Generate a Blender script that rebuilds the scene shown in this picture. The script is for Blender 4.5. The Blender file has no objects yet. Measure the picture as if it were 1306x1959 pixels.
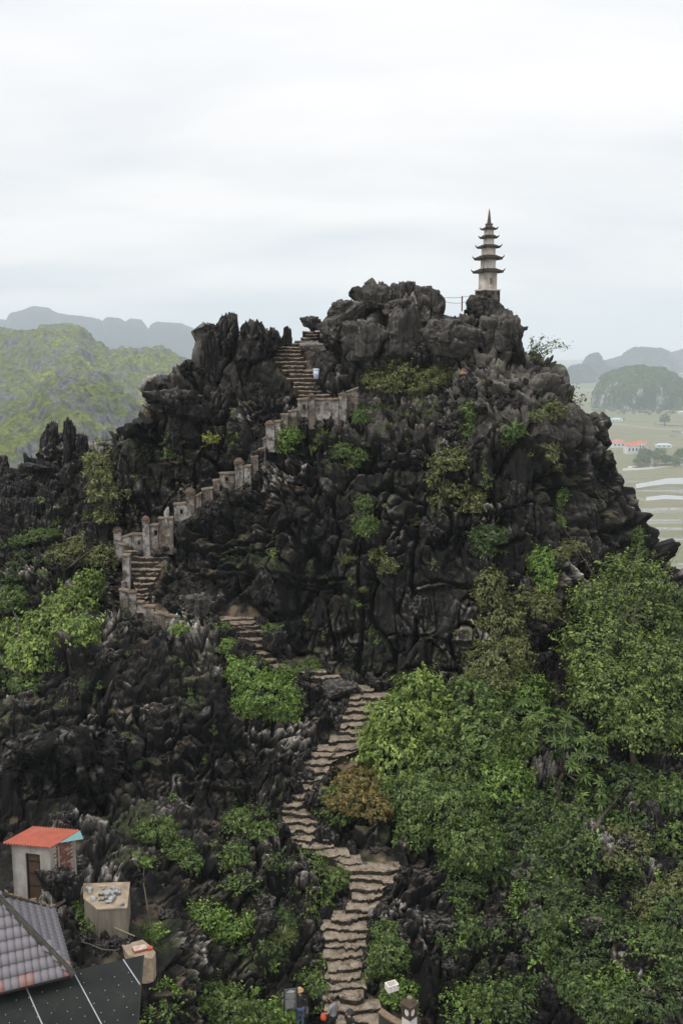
import bpy, math, random, time
import numpy as np
from mathutils import Vector, Matrix, Euler

T0 = time.time()
scene = bpy.context.scene
COL = scene.collection
R = math.radians

# ------------------------------------------------------------------ camera
PITCH = R(9.4)
FPX = 35.0 / 36.0 * 1959.0           # focal length in photograph pixels
cam_data = bpy.data.cameras.new('camera')
cam_data.sensor_fit = 'VERTICAL'
cam_data.sensor_height = 36.0
cam_data.sensor_width = 24.0
cam_data.lens = 35.0
cam_data.clip_start = 0.5
cam_data.clip_end = 60000.0
cam = bpy.data.objects.new('camera', cam_data)
cam.location = (0, 0, 0)
cam.rotation_euler = (math.pi / 2 - PITCH, 0, 0)
COL.objects.link(cam)
scene.camera = cam

# ------------------------------------------------------------------ world, sun, exposure
SUN_EL, SUN_AZ = R(58), R(-128)      # high, over the left shoulder of the camera (azimuth from +Y)
world = bpy.data.worlds.new('World')
scene.world = world
world.use_nodes = True
wn, wl = world.node_tree.nodes, world.node_tree.links
wn.clear()
w_out = wn.new('ShaderNodeOutputWorld')
w_bg = wn.new('ShaderNodeBackground')
w_bg.inputs['Strength'].default_value = 0.073
sky = wn.new('ShaderNodeTexSky')
sky.sky_type = 'NISHITA'
sky.sun_disc = False
sky.sun_elevation = SUN_EL
sky.sun_rotation = SUN_AZ
tc = wn.new('ShaderNodeTexCoord')
sep = wn.new('ShaderNodeSeparateXYZ')
wl.new(tc.outputs['Generated'], sep.inputs[0])
den = wn.new('ShaderNodeMath'); den.operation = 'MAXIMUM'
addz = wn.new('ShaderNodeMath'); addz.operation = 'ADD'; addz.inputs[1].default_value = 0.22
wl.new(sep.outputs['Z'], addz.inputs[0])
wl.new(addz.outputs[0], den.inputs[0]); den.inputs[1].default_value = 0.08
dx = wn.new('ShaderNodeMath'); dx.operation = 'DIVIDE'
dy = wn.new('ShaderNodeMath'); dy.operation = 'DIVIDE'
wl.new(sep.outputs['X'], dx.inputs[0]); wl.new(den.outputs[0], dx.inputs[1])
wl.new(sep.outputs['Y'], dy.inputs[0]); wl.new(den.outputs[0], dy.inputs[1])
comb = wn.new('ShaderNodeCombineXYZ')
wl.new(dx.outputs[0], comb.inputs[0]); wl.new(dy.outputs[0], comb.inputs[1])
cn = wn.new('ShaderNodeTexNoise')
cn.inputs['Scale'].default_value = 0.9
cn.inputs['Detail'].default_value = 5.0
cn.inputs['Roughness'].default_value = 0.48
cn.inputs['Distortion'].default_value = 0.25
stretch = wn.new('ShaderNodeVectorMath'); stretch.operation = 'MULTIPLY'; stretch.inputs[1].default_value = (0.75, 1.5, 1)
wl.new(comb.outputs[0], stretch.inputs[0]); wl.new(stretch.outputs[0], cn.inputs['Vector'])
cr = wn.new('ShaderNodeValToRGB')
cr.color_ramp.elements[0].position = 0.37
cr.color_ramp.elements[0].color = (8.5, 8.78, 9.1, 1)
cr.color_ramp.elements[1].position = 0.57
cr.color_ramp.elements[1].color = (10.75, 10.5, 10.4, 1)
wl.new(cn.outputs['Fac'], cr.inputs[0])
mixs = wn.new('ShaderNodeMix'); mixs.data_type = 'RGBA'
mixs.inputs[0].default_value = 0.94      # overcast: cloud hides nearly all of the blue
wl.new(sky.outputs[0], mixs.inputs[6]); wl.new(cr.outputs[0], mixs.inputs[7])
# an overcast sky is brighter overhead than at the horizon
zc = wn.new('ShaderNodeMath'); zc.operation = 'MAXIMUM'; zc.inputs[1].default_value = 0.0
wl.new(sep.outputs['Z'], zc.inputs[0])
zp = wn.new('ShaderNodeMath'); zp.operation = 'POWER'; zp.inputs[1].default_value = 2.2
wl.new(zc.outputs[0], zp.inputs[0])
zm = wn.new('ShaderNodeMath'); zm.operation = 'MULTIPLY_ADD'; zm.inputs[1].default_value = 1.05; zm.inputs[2].default_value = 1.0
wl.new(zp.outputs[0], zm.inputs[0])
vm = wn.new('ShaderNodeVectorMath'); vm.operation = 'SCALE'
wl.new(mixs.outputs[2], vm.inputs[0]); wl.new(zm.outputs[0], vm.inputs['Scale'])
wl.new(vm.outputs[0], w_bg.inputs['Color'])
wl.new(w_bg.outputs[0], w_out.inputs[0])

sun_data = bpy.data.lights.new('sun', 'SUN')
sun_data.energy = 1.5
sun_data.angle = R(11)
sun_data.color = (1.0, 0.95, 0.87)
sun = bpy.data.objects.new('sun', sun_data)
sd = Vector((math.sin(SUN_AZ) * math.cos(SUN_EL), math.cos(SUN_AZ) * math.cos(SUN_EL), math.sin(SUN_EL)))
sun.rotation_euler = sd.to_track_quat('Z', 'Y').to_euler()
sun.location = sd * 60
COL.objects.link(sun)

scene.view_settings.view_transform = 'Standard'
scene.view_settings.look = 'None'
scene.view_settings.gamma = 1.0
scene.view_settings.exposure = 0.45
scene.view_settings.use_curve_mapping = False
scene.render.engine = 'CYCLES'
cy = scene.cycles
cy.use_denoising = True
try:
    cy.denoiser = 'OPENIMAGEDENOISE'
except Exception:
    pass
cy.max_bounces = 6
cy.diffuse_bounces = 3
cy.glossy_bounces = 2
cy.transmission_bounces = 4
cy.volume_bounces = 1
cy.transparent_max_bounces = 8
cy.use_adaptive_sampling = True
cy.adaptive_threshold = 0.02
scene.render.film_transparent = False

# ------------------------------------------------------------------ photograph geometry
CP, SP = math.cos(PITCH), math.sin(PITCH)


def W(px, py, D):
    """World point at photograph pixel (px, py) at horizontal distance D in front of the viewpoint."""
    xc = (px - 653.0) / FPX
    yc = -(py - 979.5) / FPX
    t = D / (CP + yc * SP)
    return Vector((xc * t, D, t * (-SP + yc * CP)))


def Wn(px, py, D):
    xc = (px - 653.0) / FPX
    yc = -(py - 979.5) / FPX
    t = D / (CP + yc * SP)
    return xc * t, D + 0 * t, t * (-SP + yc * CP)


def mpp(px, py, D):
    """Metres per photograph pixel there."""
    yc = -(py - 979.5) / FPX
    return D / (CP + yc * SP) / FPX


def proj(x, y, z):
    d = y * CP - z * SP
    u = y * SP + z * CP
    return 653.0 + FPX * x / d, 979.5 - FPX * u / d


# ------------------------------------------------------------------ numpy noise
def _hash(ix, iy, iz, seed):
    h = (ix.astype(np.uint32) * np.uint32(374761393) + iy.astype(np.uint32) * np.uint32(668265263)
         + iz.astype(np.uint32) * np.uint32(2147483647) + np.uint32((seed * 974711 + 12345) & 0xffffffff))
    h ^= h >> np.uint32(13)
    h *= np.uint32(1274126177)
    h ^= h >> np.uint32(16)
    h *= np.uint32(2246822519)
    h ^= h >> np.uint32(13)
    return h


def gn(P, f, seed=0):
    """Gradient noise, roughly -1..1. P: (x, y, z) arrays, f: frequency or one per axis."""
    if not hasattr(f, '__len__'):
        f = (f, f, f)
    x = (P[0] * f[0]).astype(np.float32); y = (P[1] * f[1]).astype(np.float32); z = (P[2] * f[2]).astype(np.float32)
    ix = np.floor(x); iy = np.floor(y); iz = np.floor(z)
    fx = x - ix; fy = y - iy; fz = z - iz
    ix = ix.astype(np.int64); iy = iy.astype(np.int64); iz = iz.astype(np.int64)
    ux = fx * fx * fx * (fx * (fx * 6 - 15) + 10)
    uy = fy * fy * fy * (fy * (fy * 6 - 15) + 10)
    uz = fz * fz * fz * (fz * (fz * 6 - 15) + 10)
    out = np.zeros_like(fx)
    k = np.float32(1.0 / 511.5)
    for dx_ in (0, 1):
        wx = ux if dx_ else 1 - ux
        for dy_ in (0, 1):
            wy = uy if dy_ else 1 - uy
            for dz_ in (0, 1):
                wz = uz if dz_ else 1 - uz
                h = _hash(ix + dx_, iy + dy_, iz + dz_, seed)
                g = ((h & np.uint32(1023)).astype(np.float32) * k - 1) * (fx - dx_)
                g += (((h >> np.uint32(10)) & np.uint32(1023)).astype(np.float32) * k - 1) * (fy - dy_)
                g += (((h >> np.uint32(20)) & np.uint32(1023)).astype(np.float32) * k - 1) * (fz - dz_)
                out += g * (wx * wy * wz)
    return out * 1.35


def fbm(P, f, octv, seed=0, gain=0.5):
    if not hasattr(f, '__len__'):
        f = (f, f, f)
    a, s, o = 1.0, 0.0, 0
    for k in range(octv):
        o = o + a * gn(P, tuple(q * 2.03 ** k for q in f), seed + k * 17)
        s += a; a *= gain
    return o / s


def ridged(P, f, octv, seed=0, gain=0.5):
    if not hasattr(f, '__len__'):
        f = (f, f, f)
    a, s, o = 1.0, 0.0, 0
    for k in range(octv):
        o = o + a * (1 - np.abs(gn(P, tuple(q * 2.03 ** k for q in f), seed + k * 17)) * 1.6)
        s += a; a *= gain
    return o / s


def cells(P, f, seed=0, jit=0.85, box=False):
    """Cellular noise: F1, F2 - F1, a random number per cell, and a random tilted plane per cell."""
    x = (P[0] * f[0]).astype(np.float32); y = (P[1] * f[1]).astype(np.float32); z = (P[2] * f[2]).astype(np.float32)
    ix = np.floor(x).astype(np.int64); iy = np.floor(y).astype(np.int64); iz = np.floor(z).astype(np.int64)
    f1 = np.full(x.shape, 9.0, np.float32); f2 = f1.copy(); cid = np.zeros(x.shape, np.uint32)
    ox = np.zeros(x.shape, np.float32); oz = ox.copy()
    k = np.float32(1.0 / 1023)
    for a in (-1, 0, 1):
        for b in (-1, 0, 1):
            for c in (-1, 0, 1):
                h = _hash(ix + a, iy + b, iz + c, seed)
                px = (ix + a + 0.5 - x) + jit * ((h & np.uint32(1023)).astype(np.float32) * k - 0.5)
                py = (iy + b + 0.5 - y) + jit * (((h >> np.uint32(10)) & np.uint32(1023)).astype(np.float32) * k - 0.5)
                pz = (iz + c + 0.5 - z) + jit * (((h >> np.uint32(20)) & np.uint32(1023)).astype(np.float32) * k - 0.5)
                px = px.astype(np.float32); py = py.astype(np.float32); pz = pz.astype(np.float32)
                if box:
                    x2, y2, z2 = px * px, py * py, pz * pz
                    d = (np.sqrt(np.sqrt(x2 * x2 + y2 * y2 + z2 * z2)) if box < 2 else np.maximum(np.maximum(np.abs(px), np.abs(py)), np.abs(pz)))
                else:
                    d = np.sqrt(px * px + py * py + pz * pz)
                near = d < f1
                f2 = np.where(near, f1, np.minimum(f2, d))
                cid = np.where(near, h, cid)
                ox = np.where(near, px, ox); oz = np.where(near, pz, oz)
                f1 = np.where(near, d, f1)
    r = _hash(cid.astype(np.int64), cid.astype(np.int64) >> 3, cid.astype(np.int64) >> 7, seed + 5)
    rr = (r & np.uint32(65535)).astype(np.float32) / 65535.0
    ta = ((r >> np.uint32(16)) & np.uint32(255)).astype(np.float32) / 127.5 - 1
    tb = ((r >> np.uint32(24)) & np.uint32(255)).astype(np.float32) / 127.5 - 1
    return f1, f2 - f1, rr, ox * ta + oz * tb


def sst(a, b, x):
    t = np.clip((x - a) / (b - a), 0, 1)
    return t * t * (3 - 2 * t)


def blur2(a, r):
    """Box blur of a 2-D array, radius r cells."""
    for ax in (0, 1):
        n = a.shape[ax]
        pad = [(0, 0), (0, 0)]; pad[ax] = (r + 1, r)
        c = np.cumsum(np.pad(a, pad, mode='edge'), axis=ax)
        i = np.arange(n)
        a = (np.take(c, i + 2 * r + 1, axis=ax) - np.take(c, i, axis=ax)) / (2 * r + 1)
    return a


# ------------------------------------------------------------------ object helpers
def props(o, label=None, cat=None, group=None, kind=None):
    if label: o['label'] = label
    if cat: o['category'] = cat
    if group: o['group'] = group
    if kind: o['kind'] = kind
    return o


def thing(name, label, cat, loc=(0, 0, 0), rz=0.0, group=None):
    o = bpy.data.objects.new(name, None)
    o.empty_display_size = 0.2
    COL.objects.link(o)
    o.location = loc
    o.rotation_euler = (0, 0, rz)
    return props(o, label, cat, group)


def link(name, me, parent=None, mats=()):
    o = bpy.data.objects.new(name, me)
    COL.objects.link(o)
    if parent is not None:
        o.parent = parent
    for m in mats:
        if len(me.materials) < len(mats):
            me.materials.append(m)
    return o


def np_mesh(name, V, F, smooth=True, mats=(), attrs=None, mat_idx=None):
    """Mesh from numpy arrays; F is (n, 3) or (n, 4)."""
    me = bpy.data.meshes.new(name)
    V = np.ascontiguousarray(V, dtype=np.float32); F = np.ascontiguousarray(F, dtype=np.int32)
    nf, k = F.shape
    me.vertices.add(len(V)); me.vertices.foreach_set('co', V.ravel())
    me.loops.add(nf * k); me.loops.foreach_set('vertex_index', F.ravel())
    me.polygons.add(nf)
    me.polygons.foreach_set('loop_start', np.arange(0, nf * k, k, dtype=np.int32))
    me.polygons.foreach_set('loop_total', np.full(nf, k, dtype=np.int32))
    if smooth:
        me.polygons.foreach_set('use_smooth', np.ones(nf, dtype=bool))
    for m in mats:
        me.materials.append(m)
    if mat_idx is not None:
        me.polygons.foreach_set('material_index', np.ascontiguousarray(mat_idx, dtype=np.int32))
    me.update(calc_edges=True)
    for an, av in (attrs or {}).items():
        at = me.attributes.new(an, 'FLOAT', 'POINT')
        at.data.foreach_set('value', np.ascontiguousarray(av, dtype=np.float32).ravel())
    return me


class MB:
    """Collects simple shapes into one mesh object."""

    def __init__(self):
        self.v, self.f, self.m = [], [], []

    def add(self, vs, fs, mi=0, M=None):
        b = len(self.v)
        for p in vs:
            p = Vector(p)
            self.v.append(M @ p if M is not None else p)
        for f in fs:
            self.f.append([b + i for i in f]); self.m.append(mi)
        return self

    def box(self, c, s, M=None, mi=0, taper=1.0, rz=0.0):
        hx, hy, hz = s[0] / 2, s[1] / 2, s[2] / 2
        ca, sa = math.cos(rz), math.sin(rz)
        vs = []
        for z, k in ((-hz, 1.0), (hz, taper)):
            for x, y in ((-hx, -hy), (hx, -hy), (hx, hy), (-hx, hy)):
                x *= k; y *= k
                vs.append((c[0] + x * ca - y * sa, c[1] + x * sa + y * ca, c[2] + z))
        return self.add(vs, [(3, 2, 1, 0), (4, 5, 6, 7), (0, 1, 5, 4), (1, 2, 6, 5), (2, 3, 7, 6), (3, 0, 4, 7)], mi, M)

    def hexa(self, p8, mi=0):
        """Box from eight points: bottom ring then top ring."""
        return self.add(p8, [(3, 2, 1, 0), (4, 5, 6, 7), (0, 1, 5, 4), (1, 2, 6, 5), (2, 3, 7, 6), (3, 0, 4, 7)], mi)

    def lathe(self, prof, n=12, c=(0, 0, 0), mi=0, M=None, cap=True, ph=0.0):
        vs, fs = [], []
        for r, z in prof:
            for k in range(n):
                a = 2 * math.pi * k / n + ph
                vs.append((c[0] + r * math.cos(a), c[1] + r * math.sin(a), c[2] + z))
        for i in range(len(prof) - 1):
            for k in range(n):
                a, b = i * n + k, i * n + (k + 1) % n
                fs.append((a, b, b + n, a + n))
        if cap:
            fs.append(tuple(reversed(range(n))))
            fs.append(tuple(range((len(prof) - 1) * n, len(prof) * n)))
        return self.add(vs, fs, mi, M)

    def tube(self, pts, rad, n=6, mi=0):
        pts = [Vector(p) for p in pts]
        if not hasattr(rad, '__len__'):
            rad = [rad] * len(pts)
        vs, fs = [], []
        up = Vector((0, 0, 1))
        for i, p in enumerate(pts):
            d = (pts[min(i + 1, len(pts) - 1)] - pts[max(i - 1, 0)])
            d = d.normalized() if d.length > 1e-6 else up
            a = d.cross(up)
            a = a.normalized() if a.length > 1e-3 else Vector((1, 0, 0))
            b = a.cross(d).normalized()
            for k in range(n):
                t = 2 * math.pi * k / n
                vs.append(p + (a * math.cos(t) + b * math.sin(t)) * rad[i])
        for i in range(len(pts) - 1):
            for k in range(n):
                q, w = i * n + k, i * n + (k + 1) % n
                fs.append((q, w, w + n, q + n))
        fs.append(tuple(reversed(range(n)))); fs.append(tuple(range((len(pts) - 1) * n, len(pts) * n)))
        return self.add(vs, fs, mi)

    def build(self, name, mats, parent=None, smooth=False):
        me = bpy.data.meshes.new(name)
        me.from_pydata([tuple(p) for p in self.v], [], self.f)
        for m in (mats if isinstance(mats, (list, tuple)) else [mats]):
            me.materials.append(m)
        me.polygons.foreach_set('material_index', self.m)
        if smooth:
            me.polygons.foreach_set('use_smooth', [True] * len(self.f))
        me.update()
        o = bpy.data.objects.new(name, me)
        COL.objects.link(o)
        if parent is not None:
            o.parent = parent
        return o


def copy_tree(o, parent=None):
    c = o.copy()
    COL.objects.link(c)
    c.parent = parent
    for ch in o.children:
        copy_tree(ch, c)
    return c


# ------------------------------------------------------------------ material helpers
def new_mat(name):
    m = bpy.data.materials.new(name)
    m.use_nodes = True
    nt = m.node_tree
    b = nt.nodes['Principled BSDF']
    return m, nt, b


class NT:
    """Terse node building."""

    def __init__(self, nt):
        self.nt = nt

    def n(self, t, **kw):
        nd = self.nt.nodes.new(t)
        for k, v in kw.items():
            setattr(nd, k, v)
        return nd

    def l(self, a, b):
        self.nt.links.new(a, b)

    def noise(self, vec, scale, detail=4, rough=0.55, dist=0.0):
        nd = self.n('ShaderNodeTexNoise')
        nd.inputs['Scale'].default_value = scale
        nd.inputs['Detail'].default_value = detail
        nd.inputs['Roughness'].default_value = rough
        nd.inputs['Distortion'].default_value = dist
        if vec is not None: self.l(vec, nd.inputs['Vector'])
        return nd.outputs['Fac']

    def mapping(self, vec, scale=(1, 1, 1), rot=(0, 0, 0), loc=(0, 0, 0)):
        nd = self.n('ShaderNodeMapping')
        nd.inputs['Scale'].default_value = scale
        nd.inputs['Rotation'].default_value = rot
        nd.inputs['Location'].default_value = loc
        self.l(vec, nd.inputs['Vector'])
        return nd.outputs[0]

    def ramp(self, fac, *stops):
        nd = self.n('ShaderNodeValToRGB')
        el = nd.color_ramp.elements
        while len(el) < len(stops): el.new(0.5)
        for e, (p, c) in zip(el, stops):
            e.position = p
            e.color = (c, c, c, 1) if not hasattr(c, '__len__') else (*c, 1)
        self.l(fac, nd.inputs[0])
        return nd.outputs[0]

    def mix(self, fac, a, b, mode='MIX'):
        nd = self.n('ShaderNodeMix', data_type='RGBA', blend_type=mode)
        for s, v in ((nd.inputs[0], fac), (nd.inputs[6], a), (nd.inputs[7], b)):
            if hasattr(v, 'is_linked'): self.l(v, s)
            elif hasattr(v, '__len__'): s.default_value = (*v, 1)
            else: s.default_value = v
        return nd.outputs[2]

    def math(self, op, a, b=0.0, clamp=False):
        nd = self.n('ShaderNodeMath', operation=op, use_clamp=clamp)
        for s, v in ((nd.inputs[0], a), (nd.inputs[1], b)):
            if hasattr(v, 'is_linked'): self.l(v, s)
            else: s.default_value = v
        return nd.outputs[0]

    def attr(self, name):
        return self.n('ShaderNodeAttribute', attribute_name=name).outputs['Fac']

    def bump(self, h, strength=0.5, dist=0.05):
        nd = self.n('ShaderNodeBump')
        nd.inputs['Strength'].default_value = strength
        nd.inputs['Distance'].default_value = dist
        self.l(h, nd.inputs['Height'])
        return nd.outputs[0]


def plain(name, col, rough=0.7, col2=None, scale=6.0, bump=0.0, spec=0.3, metallic=0.0, stretch=(1, 1, 1)):
    """Weathered paint / plaster / cloth: two tones mixed by noise, optional fine bump."""
    m, nt, b = new_mat(name)
    q = NT(nt)
    tcn = q.n('ShaderNodeTexCoord').outputs['Object']
    v = q.mapping(tcn, stretch)
    f = q.noise(v, scale, 6, 0.6)
    c = q.mix(q.ramp(f, (0.35, 0.0), (0.68, 1.0)), col, col2 if col2 else tuple(k * 0.7 for k in col))
    q.l(c, b.inputs['Base Color'])
    b.inputs['Roughness'].default_value = rough
    b.inputs['Specular IOR Level'].default_value = spec
    b.inputs['Metallic'].default_value = metallic
    if bump:
        q.l(q.bump(q.noise(tcn, scale * 4, 5), bump, 0.02), b.inputs['Normal'])
    return m


def rock_material(name, dark=(0.0038, 0.0038, 0.0037), mid=(0.0105, 0.0102, 0.0096), pale=(0.46, 0.42, 0.385)):
    m, nt, b = new_mat(name)
    q = NT(nt)
    geo = q.n('ShaderNodeNewGeometry')
    pos = geo.outputs['Position']
    big = q.noise(pos, 0.55, 4, 0.6)
    streak = q.noise(q.mapping(pos, (5.5, 5.5, 0.45)), 1.0, 5, 0.62)
    fine = q.noise(pos, 9.0, 6, 0.68)
    mixf = q.math('ADD', q.math('MULTIPLY', streak, 0.6), q.math('MULTIPLY', big, 0.4))
    base = q.mix(q.ramp(mixf, (0.40, 0.0), (0.62, 1.0)), dark, mid)
    # brown-grey lichen patches
    base = q.mix(q.math('MULTIPLY', q.ramp(q.noise(pos, 1.7, 5, 0.65), (0.55, 0.0), (0.72, 1.0)), 0.55), base, (0.05, 0.043, 0.034))
    # pale washed limestone: worn edges carried by the mesh, run-off streaks by noise
    wash = q.noise(q.mapping(pos, (3.1, 3.1, 0.5), loc=(7, 3, 1)), 1.0, 6, 0.7)
    wash = q.math('MULTIPLY', q.ramp(wash, (0.64, 0.0), (0.74, 1.0)), 0.22)
    edge = q.math('MULTIPLY', q.attr('pale'), q.ramp(fine, (0.36, 0.25), (0.6, 1.0)))
    base = q.mix(q.math('ADD', edge, wash, clamp=True), base, pale)
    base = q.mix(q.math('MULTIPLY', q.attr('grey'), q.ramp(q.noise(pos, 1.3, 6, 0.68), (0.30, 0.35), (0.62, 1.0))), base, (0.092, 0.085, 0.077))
    soil = q.attr('soil')
    soilc = q.mix(fine, (0.10, 0.07, 0.045), (0.22, 0.17, 0.12))
    base = q.mix(soil, base, soilc)
    moss = q.attr('moss')
    base = q.mix(q.math('MULTIPLY', moss, q.ramp(fine, (0.42, 0.0), (0.55, 1.0))), base, (0.045, 0.062, 0.02))
    q.l(base, b.inputs['Base Color'])
    b.inputs['Roughness'].default_value = 0.8
    b.inputs['Specular IOR Level'].default_value = 0.17
    h = q.math('ADD', q.math('MULTIPLY', q.noise(q.mapping(pos, (7, 7, 1.6)), 1.0, 6, 0.7), 1.0), q.math('MULTIPLY', q.noise(pos, 14, 5, 0.7), 0.5))
    vc = q.n('ShaderNodeTexVoronoi', distance='CHEBYCHEV', feature='F1')
    vc.inputs['Scale'].default_value = 1.0
    q.l(q.mapping(pos, (4.6, 4.6, 2.1), rot=(0.15, 0.1, 0.5)), vc.inputs['Vector'])
    h = q.math('ADD', q.math('MULTIPLY', h, 0.75), q.math('MULTIPLY', vc.outputs['Distance'], 0.9))
    q.l(q.bump(h, 0.8, 0.06), b.inputs['Normal'])
    return m


M_ROCK = rock_material('karst_rock')
M_ROCK_GREY = rock_material('grey_rock', (0.022, 0.0205, 0.019), (0.058, 0.054, 0.049), (0.46, 0.42, 0.385))  # lighter grey stone; on summit boulders part of it is stronger light painted in
M_ROCK_PALE = rock_material('pale_weathered_rock', (0.07, 0.065, 0.06), (0.19, 0.175, 0.16), (0.5, 0.46, 0.42))
# ------------------------------------------------------------------ terrain
ZB = 4
ZW, ZH = (1900 // ZB), (2300 // ZB)
zbuf = np.full((ZH, ZW), 1e9, np.float32)          # nearest terrain distance, for standing things on the ground


def zb_splat(X, Y, Z):
    px, py = proj(X.ravel(), Y.ravel(), Z.ravel())
    c = ((px + 300) / ZB).astype(int); r = ((py - 300) / ZB).astype(int)
    ok = (c >= 0) & (c < ZW) & (r >= 0) & (r < ZH)
    np.minimum.at(zbuf, (r[ok], c[ok]), Y.ravel()[ok].astype(np.float32))


def ground_d(px, py, r=1):
    c = int((px + 300) / ZB); k = int((py - 300) / ZB)
    a = zbuf[max(0, k - r):k + r + 1, max(0, c - r):c + r + 1]
    a = a[a < 1e8]
    return float(np.median(a)) if a.size else None


def hit(px, py, r=1):
    d = ground_d(px, py, r)
    return W(px, py, d) if d else None


class TPS:
    def __init__(self, pts, reg=1e-3):
        p = np.array(pts, float)
        self.xy = p[:, :2] / 400.0
        n = len(p)
        K = self.k(self.xy[:, None, :] - self.xy[None, :, :]) + reg * np.eye(n)
        A = np.zeros((n + 3, n + 3))
        A[:n, :n] = K; A[:n, n] = 1; A[:n, n + 1:] = self.xy
        A[n:, :n] = A[:n, n:].T
        self.c = np.linalg.solve(A, np.concatenate([p[:, 2], np.zeros(3)]))

    @staticmethod
    def k(d):
        r2 = (d ** 2).sum(-1)
        return 0.5 * r2 * np.log(r2 + 1e-9)

    def __call__(self, px, py):
        s = px.shape
        q = np.stack([px.ravel(), py.ravel()], -1) / 400.0
        out = np.empty(len(q))
        n = len(self.xy)
        for i in range(0, len(q), 60000):
            d = q[i:i + 60000, None, :] - self.xy[None]
            out[i:i + 60000] = self.k(d) @ self.c[:n] + self.c[n] + q[i:i + 60000] @ self.c[n + 1:]
        return out.reshape(s)


# steps of the stairway as the photograph shows them: (row, left, right) of each nosing, going up
FLIGHT_LOW = [(1955, 640, 742), (1930, 628, 728), (1908, 626, 690), (1890, 622, 692), (1870, 626, 690), (1850, 628, 690), (1830, 626, 692), (1812, 622, 694),
              (1794, 620, 698), (1776, 622, 702), (1757, 640, 702), (1738, 668, 716), (1718, 676, 724), (1700, 676, 732), (1681, 668, 752), (1663, 668, 764)]
FLIGHT_MID = [(1648, 640, 690), (1634, 604, 664), (1620, 580, 640), (1604, 566, 628), (1589, 556, 612), (1573, 546, 600), (1557, 540, 588), (1541, 545, 580), (1524, 557, 592),
              (1508, 566, 604), (1492, 572, 614), (1476, 574, 622), (1460, 578, 630), (1445, 590, 652), (1431, 604, 690), (1416, 628, 696), (1401, 648, 698),
              (1387, 654, 706), (1373, 660, 712), (1359, 664, 718), (1346, 668, 726), (1333, 674, 738), (1321, 674, 716)]
FLIGHT_BEND = [(1308, 626, 676), (1297, 594, 650), (1286, 568, 618), (1274, 508, 540), (1262, 494, 528), (1249, 480, 520), (1236, 474, 514), (1223, 464, 512), (1209, 452, 510), (1198, 440, 506), (1190, 428, 500), (1183, 418, 486)]
FLIGHT_LEFT = [(1172, 268, 318), (1163, 256, 292), (1153, 252, 280), (1144, 258, 282), (1136, 262, 284), (1127, 262, 288), (1116, 258, 290), (1106, 260, 298), (1097, 260, 300), (1088, 254, 306), (1076, 256, 314), (1065, 252, 316), (1054, 240, 318)]
FLIGHT_TOP = [(762, 580, 628), (755, 576, 622), (748, 568, 614), (740, 566, 608), (732, 562, 604), (724, 556, 602), (716, 553, 601), (708, 545, 598), (700, 536, 584), (692, 528, 576),
              (684, 528, 573), (677, 529, 571), (670, 530, 571), (664, 532, 571), (658, 540, 580), (652, 566, 606), (646, 578, 606), (640, 584, 606), (634, 588, 606)]
# parapet piers along the outer side: (column, top row, base row, width)
PIERS = [(226, 1008, 1040, 15), (281, 987, 1046, 14), (365, 933, 979, 17), (457.5, 877, 925, 17), (517, 805, 842, 17), (596, 748, 798, 13), (655, 746, 796, 15)]


def flight_path(fl):
    return [((a + b) / 2, y, (b - a) / 2) for y, a, b in fl]


def path_mask(PX, PY, path, grow=2, soft=12):
    """1 on the path, 0 well away from it (in photograph pixels)."""
    best = np.zeros(PX.shape, np.float32)
    for (x0, y0, w0), (x1, y1, w1) in zip(path[:-1], path[1:]):
        lo_x, hi_x = min(x0 - w0, x1 - w1) - 60, max(x0 + w0, x1 + w1) + 60
        lo_y, hi_y = min(y0, y1) - 50, max(y0, y1) + 50
        sel = (PX > lo_x) & (PX < hi_x) & (PY > lo_y) & (PY < hi_y)
        if not sel.any(): continue
        ax, ay = PX[sel] - x0, PY[sel] - y0
        dx_, dy_ = x1 - x0, y1 - y0
        t = np.clip((ax * dx_ + ay * dy_) / (dx_ * dx_ + dy_ * dy_ + 1e-6), 0, 1)
        d = np.hypot(ax - t * dx_, ay - t * dy_) - (w0 + (w1 - w0) * t)
        best[sel] = np.maximum(best[sel], 1 - sst(grow - 8, grow + soft, d))
    return best


PATHS = [flight_path(FLIGHT_LOW + FLIGHT_MID), flight_path(FLIGHT_BEND), flight_path(FLIGHT_LEFT), flight_path(FLIGHT_TOP), [(560, 1966, 12), (690, 1985, 24)]]
PATH_WALL = [(p[0], p[2] - 12, 8) for p in PIERS]
PATH_LOWWALL = [(236, 1150, 6), (345, 1192, 6)]


def groove(P, f, seed, width):
    """Narrow sharp cuts along the zero lines of a noise."""
    c = np.abs(gn(P, f, seed))
    return np.exp(-(c / width) ** 2)


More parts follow.
